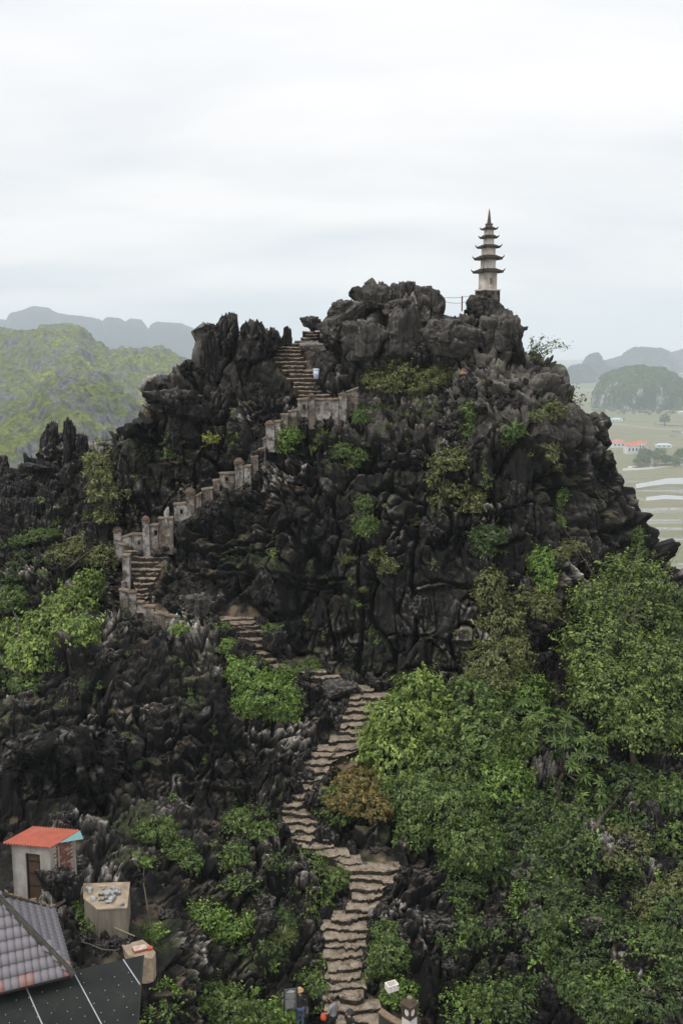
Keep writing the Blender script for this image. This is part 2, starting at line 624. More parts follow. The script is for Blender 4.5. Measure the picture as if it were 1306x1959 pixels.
def rock_disp(P, rough, scale=1.0, flat=0.0):
    """Outward displacement of weathered karst, metres: jointed slabs, deep upright cracks, ledges, flutes."""
    wx = fbm(P, 0.26, 2, 11); wy = fbm(P, 0.26, 2, 23); wz = fbm(P, 0.22, 2, 31)
    wf = gn(P, 2.3, 37) * 0.07
    Q = (P[0] + wx * 0.4 + wf * 0.7, P[1] + wy * 0.4 - wf * 0.7, P[2] + wz * 0.8 + wf * 0.7)
    ca, sa = math.cos(0.6), math.sin(0.6)
    ta = 0.16
    Q2 = (Q[0] * ca - Q[1] * sa + ta * Q[2], Q[0] * sa + Q[1] * ca, Q[2] - ta * Q[0])      # joints lean a little
    f1, e1, r1, t1 = cells(Q, (0.34, 0.34, 0.15), 3, box=True)
    jn = sst(-0.25, 0.3, gn(P, 0.5, 43))
    big = (r1 - 0.5) * 1.7 + t1 * 0.85
    d = -(1 - sst(0.0, 0.045, e1)) * 0.6 * (0.25 + 0.75 * jn)
    # upright slabs with flat faces, and short joints across them
    f2, e2, r2, t2 = cells(Q2, (0.95, 0.95, 0.17), 9, box=2)
    d = d + (r2 - 0.5) * 0.72 + t2 * 0.25 - (1 - sst(0.0, 0.05, e2)) * 0.28 * (0.3 + jn)
    f4, e4, r4, t4 = cells(Q2, (1.6, 1.6, 0.75), 29, box=2)
    d = d + ((r4 - 0.5) * 0.36 + t4 * 0.3 - (1 - sst(0.0, 0.06, e4)) * 0.12) * (0.12 + 0.88 * np.clip(rough, 0, 1))
    # broken lumps where the rock is rough
    f3, e3, r3, t3 = cells(Q2, (3.1, 3.1, 1.7), 19, box=2)
    d = d + ((r3 - 0.5) * 0.34 + t3 * 0.26 - (1 - sst(0.0, 0.09, e3)) * 0.08) * np.clip(rough - 0.15, 0, 1) * 1.2
    # long upright cracks and bedding joints
    d = d - groove(Q, (0.50, 0.50, 0.040), 141, 0.05) * 0.85 - groove(Q, (1.25, 1.25, 0.11), 147, 0.05) * 0.34
    lm = sst(-0.25, 0.15, gn(P, 0.22, 47))
    d = d - groove((Q[0], Q[1], P[2] + wx * 0.9), (0.10, 0.10, 0.50), 151, 0.05) * 0.6 * lm
    s = (P[2] + wx * 1.0 + wy * 0.4) / 2.6
    s = s - np.floor(s)
    d = d + (0.5 - s) * 0.42 * lm
    # solution flutes
    d = d + (ridged(Q, (1.3, 1.3, 0.10), 2, 41) - 0.5) * 0.34
    d = d + (ridged(P, (4.6, 4.6, 0.5), 3, 57) - 0.5) * 0.26 * (0.16 + rough)
    f5, e5, r5, t5 = cells(Q2, (6.2, 6.2, 3.8), 79, box=2)
    d = d + ((r5 - 0.5) * 0.11 + t5 * 0.13) * (0.3 + 0.8 * np.clip(rough, 0, 1)) + fbm(P, 6.5, 2, 71) * 0.05 * (0.1 + rough)
    return big, d


def grid_faces(nr, nc):
    i = np.arange(nr * nc).reshape(nr, nc)
    return np.stack([i[:-1, :-1], i[:-1, 1:], i[1:, 1:], i[1:, :-1]], -1).reshape(-1, 4)


def normals(X, Y, Z):
    P = np.stack([X, Y, Z], -1)
    du = np.gradient(P, axis=1); dv = np.gradient(P, axis=0)
    n = np.cross(du, dv)
    n /= np.linalg.norm(n, axis=-1, keepdims=True) + 1e-9
    return n


def rock_sheet(name, cols, bottom, crest, depth, step, back=10.0, nback=26, fold=None, seed=0):
    px = np.asarray(cols, float)
    T = np.interp(px, [c[0] for c in crest], [c[1] for c in crest])
    B = np.interp(px, [c[0] for c in bottom], [c[1] for c in bottom]) if hasattr(bottom, '__len__') else np.full_like(px, bottom)
    nr = int((B - T).max() / step)
    v = np.linspace(0, 1, nr)[:, None]
    PY = B[None] + (T - B)[None] * v
    PX = np.broadcast_to(px[None], PY.shape).copy()
    D = depth(PX, PY)
    # round the brow over
    brow = sst(0.0, 1.0, (v - (1 - 22 / (B - T)[None])) / (22 / (B - T)[None]))
    D = D + brow * brow * 0.7
    X, Y, Z = Wn(PX, PY, D)
    t = np.linspace(0, 1, nback + 1)[1:, None] ** 1.3 * back
    X = np.vstack([X, np.broadcast_to(X[-1:], (nback, X.shape[1]))])
    Y = np.vstack([Y, Y[-1:] + t])
    Z = np.vstack([Z, Z[-1:] - 0.10 * t - 0.09 * t * t])
    PXa = np.vstack([PX, np.broadcast_to(px[None], (nback, len(px)))])
    PYa = np.vstack([PY, np.broadcast_to(T[None], (nback, len(px))) - 400])
    if fold:      # turn the near edge back so that the flank is closed too
        k = fold
        tt = (np.arange(k, 0, -1) / k) ** 1.2 * back
        X = np.hstack([X[:, :1] + 0.02 * tt[None] * 0 + np.zeros((X.shape[0], k)), X])
        Y = np.hstack([Y[:, :1] + tt[None], Y])
        Z = np.hstack([Z[:, :1] + np.zeros((Z.shape[0], k)), Z])
        PXa = np.hstack([np.full((PXa.shape[0], k), -999.0), PXa]); PYa = np.hstack([PYa[:, :1] + np.zeros((PYa.shape[0], k)), PYa])
    N = normals(X, Y, Z)
    P = (X.astype(np.float32), Y.astype(np.float32), Z.astype(np.float32))
    return PXa, PYa, P, N


def finish_sheet(name, PX, PY, P, N, amp=1.0, rough=None, masks=True, top_spike=0.0, spare=None, rough_base=0.3, pale_amt=1.0, smooth=(), pale_zones=(), grey_zones=()):
    X, Y, Z = P
    lo = fbm(P, 0.16, 2, 5)
    up = np.clip(N[..., 2], 0, 1)
    if rough is None:
        rough = np.clip(rough_base + 1.7 * lo + 0.3 * sst(0.25, 0.75, up), 0.03, 1.1)
    for cx, cy, rx, ry, k in smooth:          # broad plain slabs
        w = 1 - sst(0.7, 1.1, np.sqrt(((PX - cx) / rx) ** 2 + ((PY - cy) / ry) ** 2) + 0.25 * fbm(P, 0.4, 2, 61))
        rough = rough * (1 - k * w)
    big, d = rock_disp(P, rough)
    d = (blur2(blur2(big, 2), 2) + d) * amp
    pm = np.zeros(X.shape, np.float32)
    if masks:
        for pth in PATHS: pm = np.maximum(pm, path_mask(PX, PY, pth))
        wm = np.maximum(path_mask(PX, PY, PATH_WALL, 4, 20), path_mask(PX, PY, PATH_LOWWALL, 2, 16))
        calm = np.maximum(pm, wm)
        for x0, x1, y0, y1 in ((165, 300, 1715, 1900), (0, 150, 1610, 1740), (540, 590, 1905, 1960), (730, 800, 1870, 1965)):
            calm = np.maximum(calm, sst(-18, 0, PX - x0) * sst(-18, 0, x1 - PX) * sst(-18, 0, PY - y0) * sst(-18, 0, y1 - PY))
        if spare is not None: calm = np.maximum(calm, spare)
        d = d * (1 - 0.9 * calm) - 0.30 * pm - 0.02 * wm
    d1 = d - blur2(d, 2); d2 = d - blur2(d, 7)
    X = X + N[..., 0] * d; Y = Y + N[..., 1] * d; Z = Z + N[..., 2] * d
    if top_spike:
        sp = ridged(P, (1.1, 0.8, 0.2), 3, 88) - 0.55
        w = sst(-60, 0, -np.abs(PY * 0)) * up
        Z = Z + np.clip(sp, 0, 1) * top_spike * up
    N2 = normals(X, Y, Z)
    up2 = np.clip(N2[..., 2], 0, 1)
    msk = fbm(P, 0.3, 3, 101); msk2 = fbm(P, 2.2, 2, 107)
    ed = sst(0.02, 0.10, d1) * 1.0 + sst(0.08, 0.35, d2) * 0.5
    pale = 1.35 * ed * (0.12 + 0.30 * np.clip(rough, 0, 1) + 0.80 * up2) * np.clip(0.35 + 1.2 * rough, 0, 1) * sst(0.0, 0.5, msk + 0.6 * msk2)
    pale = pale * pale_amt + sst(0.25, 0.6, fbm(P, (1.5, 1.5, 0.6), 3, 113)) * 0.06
    for cx, cy, rx, ry, k in pale_zones:
        w = 1 - sst(0.5, 1.2, np.sqrt(((PX - cx) / rx) ** 2 + ((PY - cy) / ry) ** 2) + 0.35 * msk2)
        pale = pale + k * w * (sst(-0.1, 0.5, fbm(P, (1.6, 1.6, 0.7), 3, 211)) * (0.25 + 0.75 * up2) + 0.6 * sst(0.0, 0.08, d1))
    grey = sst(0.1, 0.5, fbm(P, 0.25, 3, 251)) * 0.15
    for cx, cy, rx, ry, k in grey_zones:  # greyer stone and the brighter light up high, both put into the colour
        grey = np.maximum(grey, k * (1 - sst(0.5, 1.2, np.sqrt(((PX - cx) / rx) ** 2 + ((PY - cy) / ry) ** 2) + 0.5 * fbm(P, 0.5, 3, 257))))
    soil = sst(0.6, 1.0, pm) * 0.75 * sst(-0.15, 0.3, fbm(P, 1.3, 3, 191)) + sst(0.62, 0.9, up2) * sst(-0.05, 0.3, fbm(P, 0.8, 2, 127)) * 0.45
    moss = sst(0.3, 0.7, up2) * sst(0.0, 0.35, fbm(P, 0.45, 3, 131))
    zb_splat(X, Y, Z)
    V = np.stack([X, Y, Z], -1).reshape(-1, 3)
    F = grid_faces(*X.shape)
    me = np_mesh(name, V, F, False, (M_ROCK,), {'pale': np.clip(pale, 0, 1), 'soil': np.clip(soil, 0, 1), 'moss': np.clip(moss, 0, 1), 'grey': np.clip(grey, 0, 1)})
    o = link(name, me)
    return props(o, kind='structure')


# --- the lower slope, from the bottom of the valley side up to the foot of the cliff
DEEPER = lambda y: float(np.interp(y, [1200, 1325, 1400, 1470, 1550, 1660, 1760, 1850, 1950], [3.2, 3.2, 2.9, 2.5, 2.0, 1.5, 0.9, 0.4, 0.0]))
SLOPE_D = TPS([(p[0], p[1], p[2] + DEEPER(p[1])) for p in [(680, 1950, 36.0), (660, 1850, 37.4), (680, 1760, 38.7), (712, 1660, 40.2), (600, 1612, 41.2), (560, 1550, 42.4), (600, 1470, 44.0), (660, 1400, 45.9), (705, 1325, 48.0),
               (640, 1300, 48.8), (510, 1240, 50.3), (470, 1195, 51.8), (260, 1175, 52.4), (60, 1900, 30.5), (0, 1700, 34.4), (80, 1720, 34.2), (210, 1722, 34.3), (215, 1788, 32.75), (270, 1840, 32.4),
               (150, 1600, 38.0), (0, 1560, 38.2), (240, 1560, 40.2), (100, 1480, 41.6), (0, 1340, 45.2), (200, 1480, 42.6), (200, 1400, 43.9), (200, 1280, 46.6), (400, 1520, 42.4), (450, 1400, 44.2), (400, 1260, 48.2),
               (200, 1205, 49.5), (320, 1205, 51.0), (450, 1650, 40.0), (450, 1800, 37.3), (400, 1950, 33.6), (540, 1900, 36.0), (540, 2070, 33.8), (680, 2070, 34.0), (100, 2070, 28.5), (900, 1900, 36.6), (1100, 1900, 36.2), (1300, 1900, 35.6),
               (1000, 2070, 34.0), (1300, 2070, 33.5), (800, 1720, 39.2), (1000, 1700, 39.7), (1250, 1650, 40.2), (850, 1500, 43.4), (1050, 1500, 43.9), (1250, 1450, 45.0), (850, 1330, 47.8), (1000, 1330, 48.6), (1200, 1250, 50.0), (1300, 1200, 51.5),
               (1600, 1400, 49.0), (1600, 1900, 36.5), (-260, 1950, 28.0), (-260, 1400, 45.0), (-260, 1650, 36.0)]])
SLOPE_CREST = [(-300, 1390), (0, 1322), (60, 1290), (120, 1235), (200, 1175), (260, 1160), (340, 1155), (480, 1172), (560, 1240), (640, 1280), (720, 1300), (800, 1290), (1000, 1300), (1200, 1230), (1306, 1190), (1650, 1300)]
a = rock_sheet('rocky_slope', np.arange(-300, 1640, 2.15), 2090, SLOPE_CREST, SLOPE_D, 2.15, back=7.0, nback=16)
slope = finish_sheet('rocky_slope', *a, amp=0.85, rough_base=0.38, pale_amt=0.8, smooth=((190, 1390, 330, 200, 0.9), (830, 1680, 90, 80, 0.6)))

# --- the limestone massif
MASS_D = TPS([(p[0], p[1], p[2] + 3.2) for p in [(210, 1260, 52.6), (210, 1000, 56.0), (210, 850, 57.4), (300, 1000, 56.2), (300, 800, 58.0), (400, 1090, 53.2), (400, 960, 55.8), (400, 750, 59.0), (400, 640, 60.5), (500, 1150, 51.7), (500, 1000, 53.8),
              (500, 900, 56.0), (500, 780, 58.0), (500, 700, 60.0), (550, 660, 62.6), (590, 740, 58.8), (625, 775, 58.0), (600, 640, 63.2), (700, 1300, 49.2), (700, 1000, 52.5), (700, 860, 54.8), (690, 750, 58.2),
              (760, 690, 59.2), (750, 600, 60.4), (750, 545, 61.0), (850, 1300, 48.4), (850, 1000, 51.6), (850, 850, 54.0), (870, 700, 57.8), (900, 620, 59.0), (925, 565, 60.2), (1000, 1320, 48.2), (1000, 1000, 51.4),
              (1000, 850, 52.8), (1000, 740, 54.4), (1000, 700, 57.0), (1000, 640, 58.4), (1100, 1100, 51.6), (1100, 850, 54.6), (1060, 690, 57.8), (1200, 1150, 53.0), (1200, 900, 57.4), (1280, 1100, 56.4), (1300, 1300, 51.0),
              (1400, 1300, 56.0), (1650, 1450, 54.0), (1150, 800, 57.4), (450, 925, 56.4), (365, 978, 56.0), (281, 1045, 55.4), (226, 1040, 55.8), (270, 1160, 53.2), (300, 1230, 51.6)]])
MASS_CREST = [(205, 850), (215, 838), (240, 822), (290, 752), (300, 746), (340, 738), (384, 700), (390, 645), (440, 630), (520, 646), (545, 662), (560, 668), (600, 640), (616, 628), (640, 592), (690, 596), (700, 574), (740, 562), (800, 564), (845, 568), (852, 592), (895, 594),
              (906, 566), (948, 566), (968, 590), (990, 610), (1000, 640), (1012, 660), (1060, 684), (1074, 700), (1078, 745), (1100, 765), (1118, 795), (1142, 815), (1150, 850), (1174, 870), (1194, 908), (1204, 940),
              (1222, 985), (1234, 1030), (1262, 1072), (1310, 1112), (1400, 1180), (1650, 1420)]
a = rock_sheet('karst_peak', np.arange(205, 1640, 2.0), [(205, 1250), (500, 1300), (700, 1380), (1650, 1480)], MASS_CREST, MASS_D, 2.0, back=9.0, nback=22, fold=26)
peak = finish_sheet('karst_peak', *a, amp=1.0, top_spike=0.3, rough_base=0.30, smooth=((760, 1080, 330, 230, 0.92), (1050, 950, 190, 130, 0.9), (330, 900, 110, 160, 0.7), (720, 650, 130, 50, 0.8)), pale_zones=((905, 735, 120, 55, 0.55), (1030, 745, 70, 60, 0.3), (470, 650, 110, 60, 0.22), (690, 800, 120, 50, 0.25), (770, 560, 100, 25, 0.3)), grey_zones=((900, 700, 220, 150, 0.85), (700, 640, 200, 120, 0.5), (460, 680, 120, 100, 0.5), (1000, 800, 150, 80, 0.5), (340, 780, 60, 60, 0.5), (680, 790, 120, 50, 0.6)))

# --- the lower spur to the left, behind the green gully
SPUR_D = TPS([(p[0], p[1], p[2] + 4.0) for p in [(-300, 1200, 60), (-300, 1000, 66), (0, 1250, 56), (0, 1100, 61.0), (0, 950, 66.5), (100, 1100, 60.5), (100, 950, 66), (80, 850, 68), (150, 860, 68), (200, 1000, 64), (200, 900, 67), (300, 900, 68), (300, 1150, 60), (100, 1300, 52), (260, 1300, 53)]])
SPUR_CREST = [(-300, 1000), (-100, 940), (0, 908), (30, 900), (60, 886), (74, 868), (78, 838), (100, 830), (126, 836), (130, 822), (146, 828), (160, 850), (185, 848), (215, 845), (320, 850)]
a = rock_sheet('rock_spur', np.arange(-300, 320, 2.2), 1330, SPUR_CREST, SPUR_D, 2.2, back=8.0, nback=16)
spur = finish_sheet('rock_spur', *a, amp=0.9, masks=False, top_spike=0.6)
print('terrain', round(time.time() - T0, 1))

# ------------------------------------------------------------------ far country
PLAIN_Z = -160.0


def far_material(name, rock=(0.16, 0.155, 0.15), green=(0.07, 0.11, 0.03), green2=(0.12, 0.15, 0.045), s=1.0, rock_amt=0.5):
    m, nt, b = new_mat(name)
    q = NT(nt)
    geo = q.n('ShaderNodeNewGeometry')
    pos = geo.outputs['Position']
    g = q.mix(q.ramp(q.noise(pos, 0.020 * s, 5, 0.6), (0.35, 0.0), (0.65, 1.0)), green, green2)
    g = q.mix(q.ramp(q.noise(pos, 0.16 * s, 5, 0.7), (0.38, 0.0), (0.62, 1.0)), tuple(k * 0.45 for k in green), g)
    steep = q.n('ShaderNodeSeparateXYZ'); q.l(geo.outputs['Normal'], steep.inputs[0])
    st = q.ramp(steep.outputs['Z'], (0.30, 1.0), (0.75, 0.0))
    rn = q.noise(q.mapping(pos, (1, 1, 0.5)), 0.045 * s, 6, 0.68)
    rf = q.ramp(q.math('ADD', rn, q.math('MULTIPLY', st, 0.16)), (0.62 - 0.12 * rock_amt, 0.0), (0.70 - 0.10 * rock_amt, 1.0))
    rc = q.mix(q.ramp(q.noise(q.mapping(pos, (1, 1, 0.3)), 0.25 * s, 5, 0.7), (0.4, 0.0), (0.66, 1.0)), tuple(k * 0.28 for k in rock), rock)
    c = q.mix(rf, g, rc)
    q.l(c, b.inputs['Base Color'])
    b.inputs['Roughness'].default_value = 0.95
    b.inputs['Specular IOR Level'].default_value = 0.1
    q.l(q.bump(q.noise(pos, 0.22 * s, 6, 0.72), 1.0, 4.0 / s), b.inputs['Normal'])
    return m


def ridge(name, crest, D0, D1, mat, z0=PLAIN_Z, nx=260, ny=90, noise=(0.012, 14.0, 0.045, 4.0), back=250, bulge=0.55):
    """A hillside from the plain at distance D0 up to a crest line (photograph pixels) at D1, and down behind."""
    xs = np.linspace(crest[0][0], crest[-1][0], nx)
    T = np.interp(xs, [c[0] for c in crest], [c[1] for c in crest])
    cx, cyy, cz = Wn(xs, T, np.full_like(xs, D1))
    t = np.linspace(0, 1, ny)[:, None]
    Y = D0 + (D1 - D0) * t + 0 * cx[None]
    X = cx[None] * (Y / D1)
    Z = z0 + (cz[None] - z0) * (np.sin(t * math.pi / 2) ** bulge)
    tb = np.linspace(0, 1, 24)[1:, None]
    X = np.vstack([X, cx[None] * (1 + tb * back / D1)]); Y = np.vstack([Y, D1 + tb * back + 0 * cx[None]]); Z = np.vstack([Z, z0 + (cz[None] - z0) * (1 - tb ** 2)])
    P = (X, Y, Z)
    N = normals(X, Y, Z)
    fade = np.concatenate([np.ones(ny), np.ones(23)])[:, None] * sst(0, 0.05, np.minimum(t[..., 0], 1))[:, None][0] if False else 1.0
    d = fbm(P, noise[0], 4, 3, 0.6) * noise[1] + (ridged(P, (noise[2], noise[2], noise[2] * 0.5), 4, 8, 0.6) - 0.5) * noise[3]
    X = X + N[..., 0] * d; Y = Y + N[..., 1] * d; Z = Z + N[..., 2] * d
    me = np_mesh(name, np.stack([X, Y, Z], -1).reshape(-1, 3), grid_faces(*X.shape), True, (mat,))
    return props(link(name, me), kind='structure')


M_FARGREEN = far_material('hillside_scrub', rock=(0.20, 0.195, 0.215), rock_amt=1.05, green=(0.10, 0.14, 0.025), green2=(0.24, 0.265, 0.05), s=0.8)
M_FARBLUE = far_material('mountain_forest', s=0.22, rock_amt=0.1, green=(0.022, 0.036, 0.034), green2=(0.03, 0.045, 0.04), rock=(0.12, 0.12, 0.12))
ridge('hill', [(-700, 640), (-300, 672), (-100, 658), (0, 650), (60, 646), (110, 637), (145, 643), (170, 658), (205, 672), (235, 670), (262, 676), (300, 675), (335, 680), (372, 706), (420, 735), (520, 790), (700, 860)],
      1300, 2000, M_FARGREEN, nx=420, ny=170, noise=(0.0075, 52.0, 0.023, 22.0), back=520)
ridge('hill', [(-320, 830), (-150, 800), (0, 778), (60, 764), (95, 735), (140, 722), (190, 735), (240, 775), (280, 812), (340, 860)], 740, 1000, M_FARGREEN, nx=240, ny=110, back=230, noise=(0.013, 27.0, 0.042, 13.0))
ridge('mountain', [(-900, 640), (-400, 600), (-200, 600), (-60, 622), (0, 614), (16, 616), (20, 603), (62, 590), (92, 592), (110, 603), (160, 607), (190, 612), (197, 616), (205, 608), (228, 610), (240, 617), (250, 610), (270, 613),
                   (284, 632), (290, 622), (300, 617), (345, 620), (368, 628), (378, 642), (392, 632), (420, 628), (520, 650), (640, 668)], 5600, 6600, M_FARBLUE, nx=400, ny=60, noise=(0.002, 30.0, 0.0095, 17.0), back=1300, bulge=0.4)


def dome(name, px, py_base, D, w_px, h_px, mat, seed, n=64, sharp=0.42, asym=0.0, lumps=None):
    """An isolated limestone hill standing on the plain."""
    s = D / FPX
    c = W(px, py_base, D)
    rx, H = w_px * s / 2, h_px * s
    r = np.linspace(0, 1, 40)[:, None]
    a = np.linspace(0, 2 * math.pi, n * 2)[None]
    X = c.x + rx * r * np.cos(a) + asym * rx * (1 - r); Y = c.y + rx * 0.8 * r * np.sin(a)
    Z = PLAIN_Z + H * (1 - r ** 2.6) ** sharp + 0 * a
    P = (X, Y, Z)
    N = normals(X, Y, Z)
    N *= np.where(N[..., 2:3] < 0, -1, 1)
    fr = 1.0 / max(rx * 0.35, 5)
    d = (fbm(P, fr, 3, seed) * 0.18 + (ridged(P, (fr * 3, fr * 3, fr), 3, seed + 4) - 0.5) * 0.10) * H * (r < 0.97)
    X = X + N[..., 0] * d; Y = Y + N[..., 1] * d; Z = Z + N[..., 2] * d
    me = np_mesh(name, np.stack([X, Y, Z], -1).reshape(-1, 3), grid_faces(*X.shape)[:, ::-1], True, (mat,))
    return props(link(name, me), kind='structure')


M_DOME = far_material('wooded_limestone', rock=(0.42, 0.42, 0.42), rock_amt=-0.55, green=(0.05, 0.08, 0.02), green2=(0.08, 0.115, 0.03), s=0.85)
D_at = lambda py: -PLAIN_Z / math.tan(PITCH + math.atan((py - 979.5) / FPX))
dome('hill', 1222, 786, D_at(786) + 140, 185, 76, M_DOME, 5, sharp=0.5)
dome('hill', 1330, 790, D_at(787) + 60, 90, 34, M_DOME, 25, sharp=0.6)
for px, pyb, w_, h_, sd_ in ((1236, 718, 120, 50, 31), (1198, 718, 110, 34, 33), (1135, 725, 50, 46, 35), (1108, 732, 60, 34, 37), (1085, 734, 50, 22, 38), (1310, 712, 90, 42, 39), (1360, 715, 90, 50, 41), (1165, 728, 120, 24, 43)):
    dome('mountain', px, pyb, D_at(pyb), w_, h_, M_FARBLUE, sd_, n=40, sharp=0.5)

# plain: one sheet to the horizon, flooded and green paddies
m, nt, b = new_mat('paddy_fields')
q = NT(nt)
pos = q.n('ShaderNodeNewGeometry').outputs['Position']
geo_pos = pos
pos = q.mapping(geo_pos, (0.62, 0.62, 1))
strip = q.noise(q.mapping(pos, (0.5, 1.6, 1), rot=(0, 0, R(8))), 0.012, 5, 0.6)
vor = q.n('ShaderNodeTexVoronoi'); vor.inputs['Scale'].default_value = 1.0
q.l(q.mapping(pos, (0.006, 0.016, 1), rot=(0, 0, R(-10))), vor.inputs['Vector'])
sepc = q.n('ShaderNodeSeparateColor'); q.l(vor.outputs['Color'], sepc.inputs[0])
g = q.mix(sepc.outputs[0], (0.13, 0.15, 0.06), (0.20, 0.175, 0.115))
g = q.mix(q.ramp(strip, (0.4, 0.0), (0.6, 1.0)), g, (0.15, 0.145, 0.085))
g = q.mix(q.ramp(q.noise(q.mapping(pos, (0.7, 2.4, 1)), 0.08, 5, 0.65), (0.42, 0.0), (0.62, 0.6)), g, (0.105, 0.12, 0.055))
tree_n = q.ramp(q.noise(q.mapping(pos, (0.6, 1.6, 1)), 0.0045, 5, 0.6), (0.54, 0.0), (0.58, 1.0))
sy = q.n('ShaderNodeSeparateXYZ'); q.l(pos, sy.inputs[0])
farf = q.ramp(q.math('MULTIPLY', sy.outputs['Y'], 1 / 4000.0), (0.40, 0.0), (0.55, 1.0))
g = q.mix(q.math('MULTIPLY', tree_n, farf), g, (0.04, 0.06, 0.03))
roofs = q.n('ShaderNodeTexVoronoi'); roofs.inputs['Scale'].default_value = 0.02
q.l(pos, roofs.inputs['Vector'])
g = q.mix(q.math('MULTIPLY', q.math('MULTIPLY', q.ramp(roofs.outputs['Distance'], (0.16, 1.0), (0.2, 0.0)), farf), 0.8), g, (0.5, 0.48, 0.46))
q.l(g, b.inputs['Base Color'])
wet = q.noise(q.mapping(pos, (0.30, 1.5, 1), rot=(0, 0, R(6))), 0.035, 6, 0.62, 0.6)
wetf = q.ramp(wet, (0.50, 0.0), (0.62, 1.0))
nearf = q.ramp(q.math('MULTIPLY', sy.outputs['Y'], 1 / 1000.0), (0.74, 1.0), (0.80, 0.0))
wetm = q.math('MULTIPLY', wetf, q.ramp(q.noise(pos, 0.30, 4, 0.8), (0.40, 0.15), (0.56, 1.0)))
wetm = q.math('MULTIPLY', wetm, nearf)
b.inputs['Specular IOR Level'].default_value = 0.2
b.inputs['Roughness'].default_value = 0.9
wt = q.n('ShaderNodeBsdfGlossy'); wt.inputs['Roughness'].default_value = 0.06; wt.inputs['Color'].default_value = (0.62, 0.62, 0.60, 1)
wd = q.n('ShaderNodeMixShader')
q.l(wetm, wd.inputs[0]); q.l(b.outputs[0], wd.inputs[1]); q.l(wt.outputs[0], wd.inputs[2])
q.l(wd.outputs[0], nt.nodes['Material Output'].inputs['Surface'])
M_PLAIN = m
xs = np.linspace(-7400, 7400, 40); ys = np.linspace(-350, 12900, 40)
GX, GY = np.meshgrid(xs, ys)
props(link('plain', np_mesh('plain', np.stack([GX, GY, np.full_like(GX, PLAIN_Z)], -1).reshape(-1, 3), grid_faces(40, 40), False, (M_PLAIN,))), kind='structure')

# haze: one closed box of even air round camera and land
m = bpy.data.materials.new('haze_air'); m.use_nodes = True
nt = m.node_tree; nt.nodes.clear()
o_ = nt.nodes.new('ShaderNodeOutputMaterial'); pv = nt.nodes.new('ShaderNodeVolumePrincipled')
pv.inputs['Color'].default_value = (0.79, 0.885, 0.98, 1)
pv.inputs['Density'].default_value = 0.000145
pv.inputs['Anisotropy'].default_value = 0.0
nt.links.new(pv.outputs[0], o_.inputs['Volume'])
hz = MB().box((0, 6300, 90), (15000, 13400, 502)).build('haze', m)
props(hz, kind='stuff')
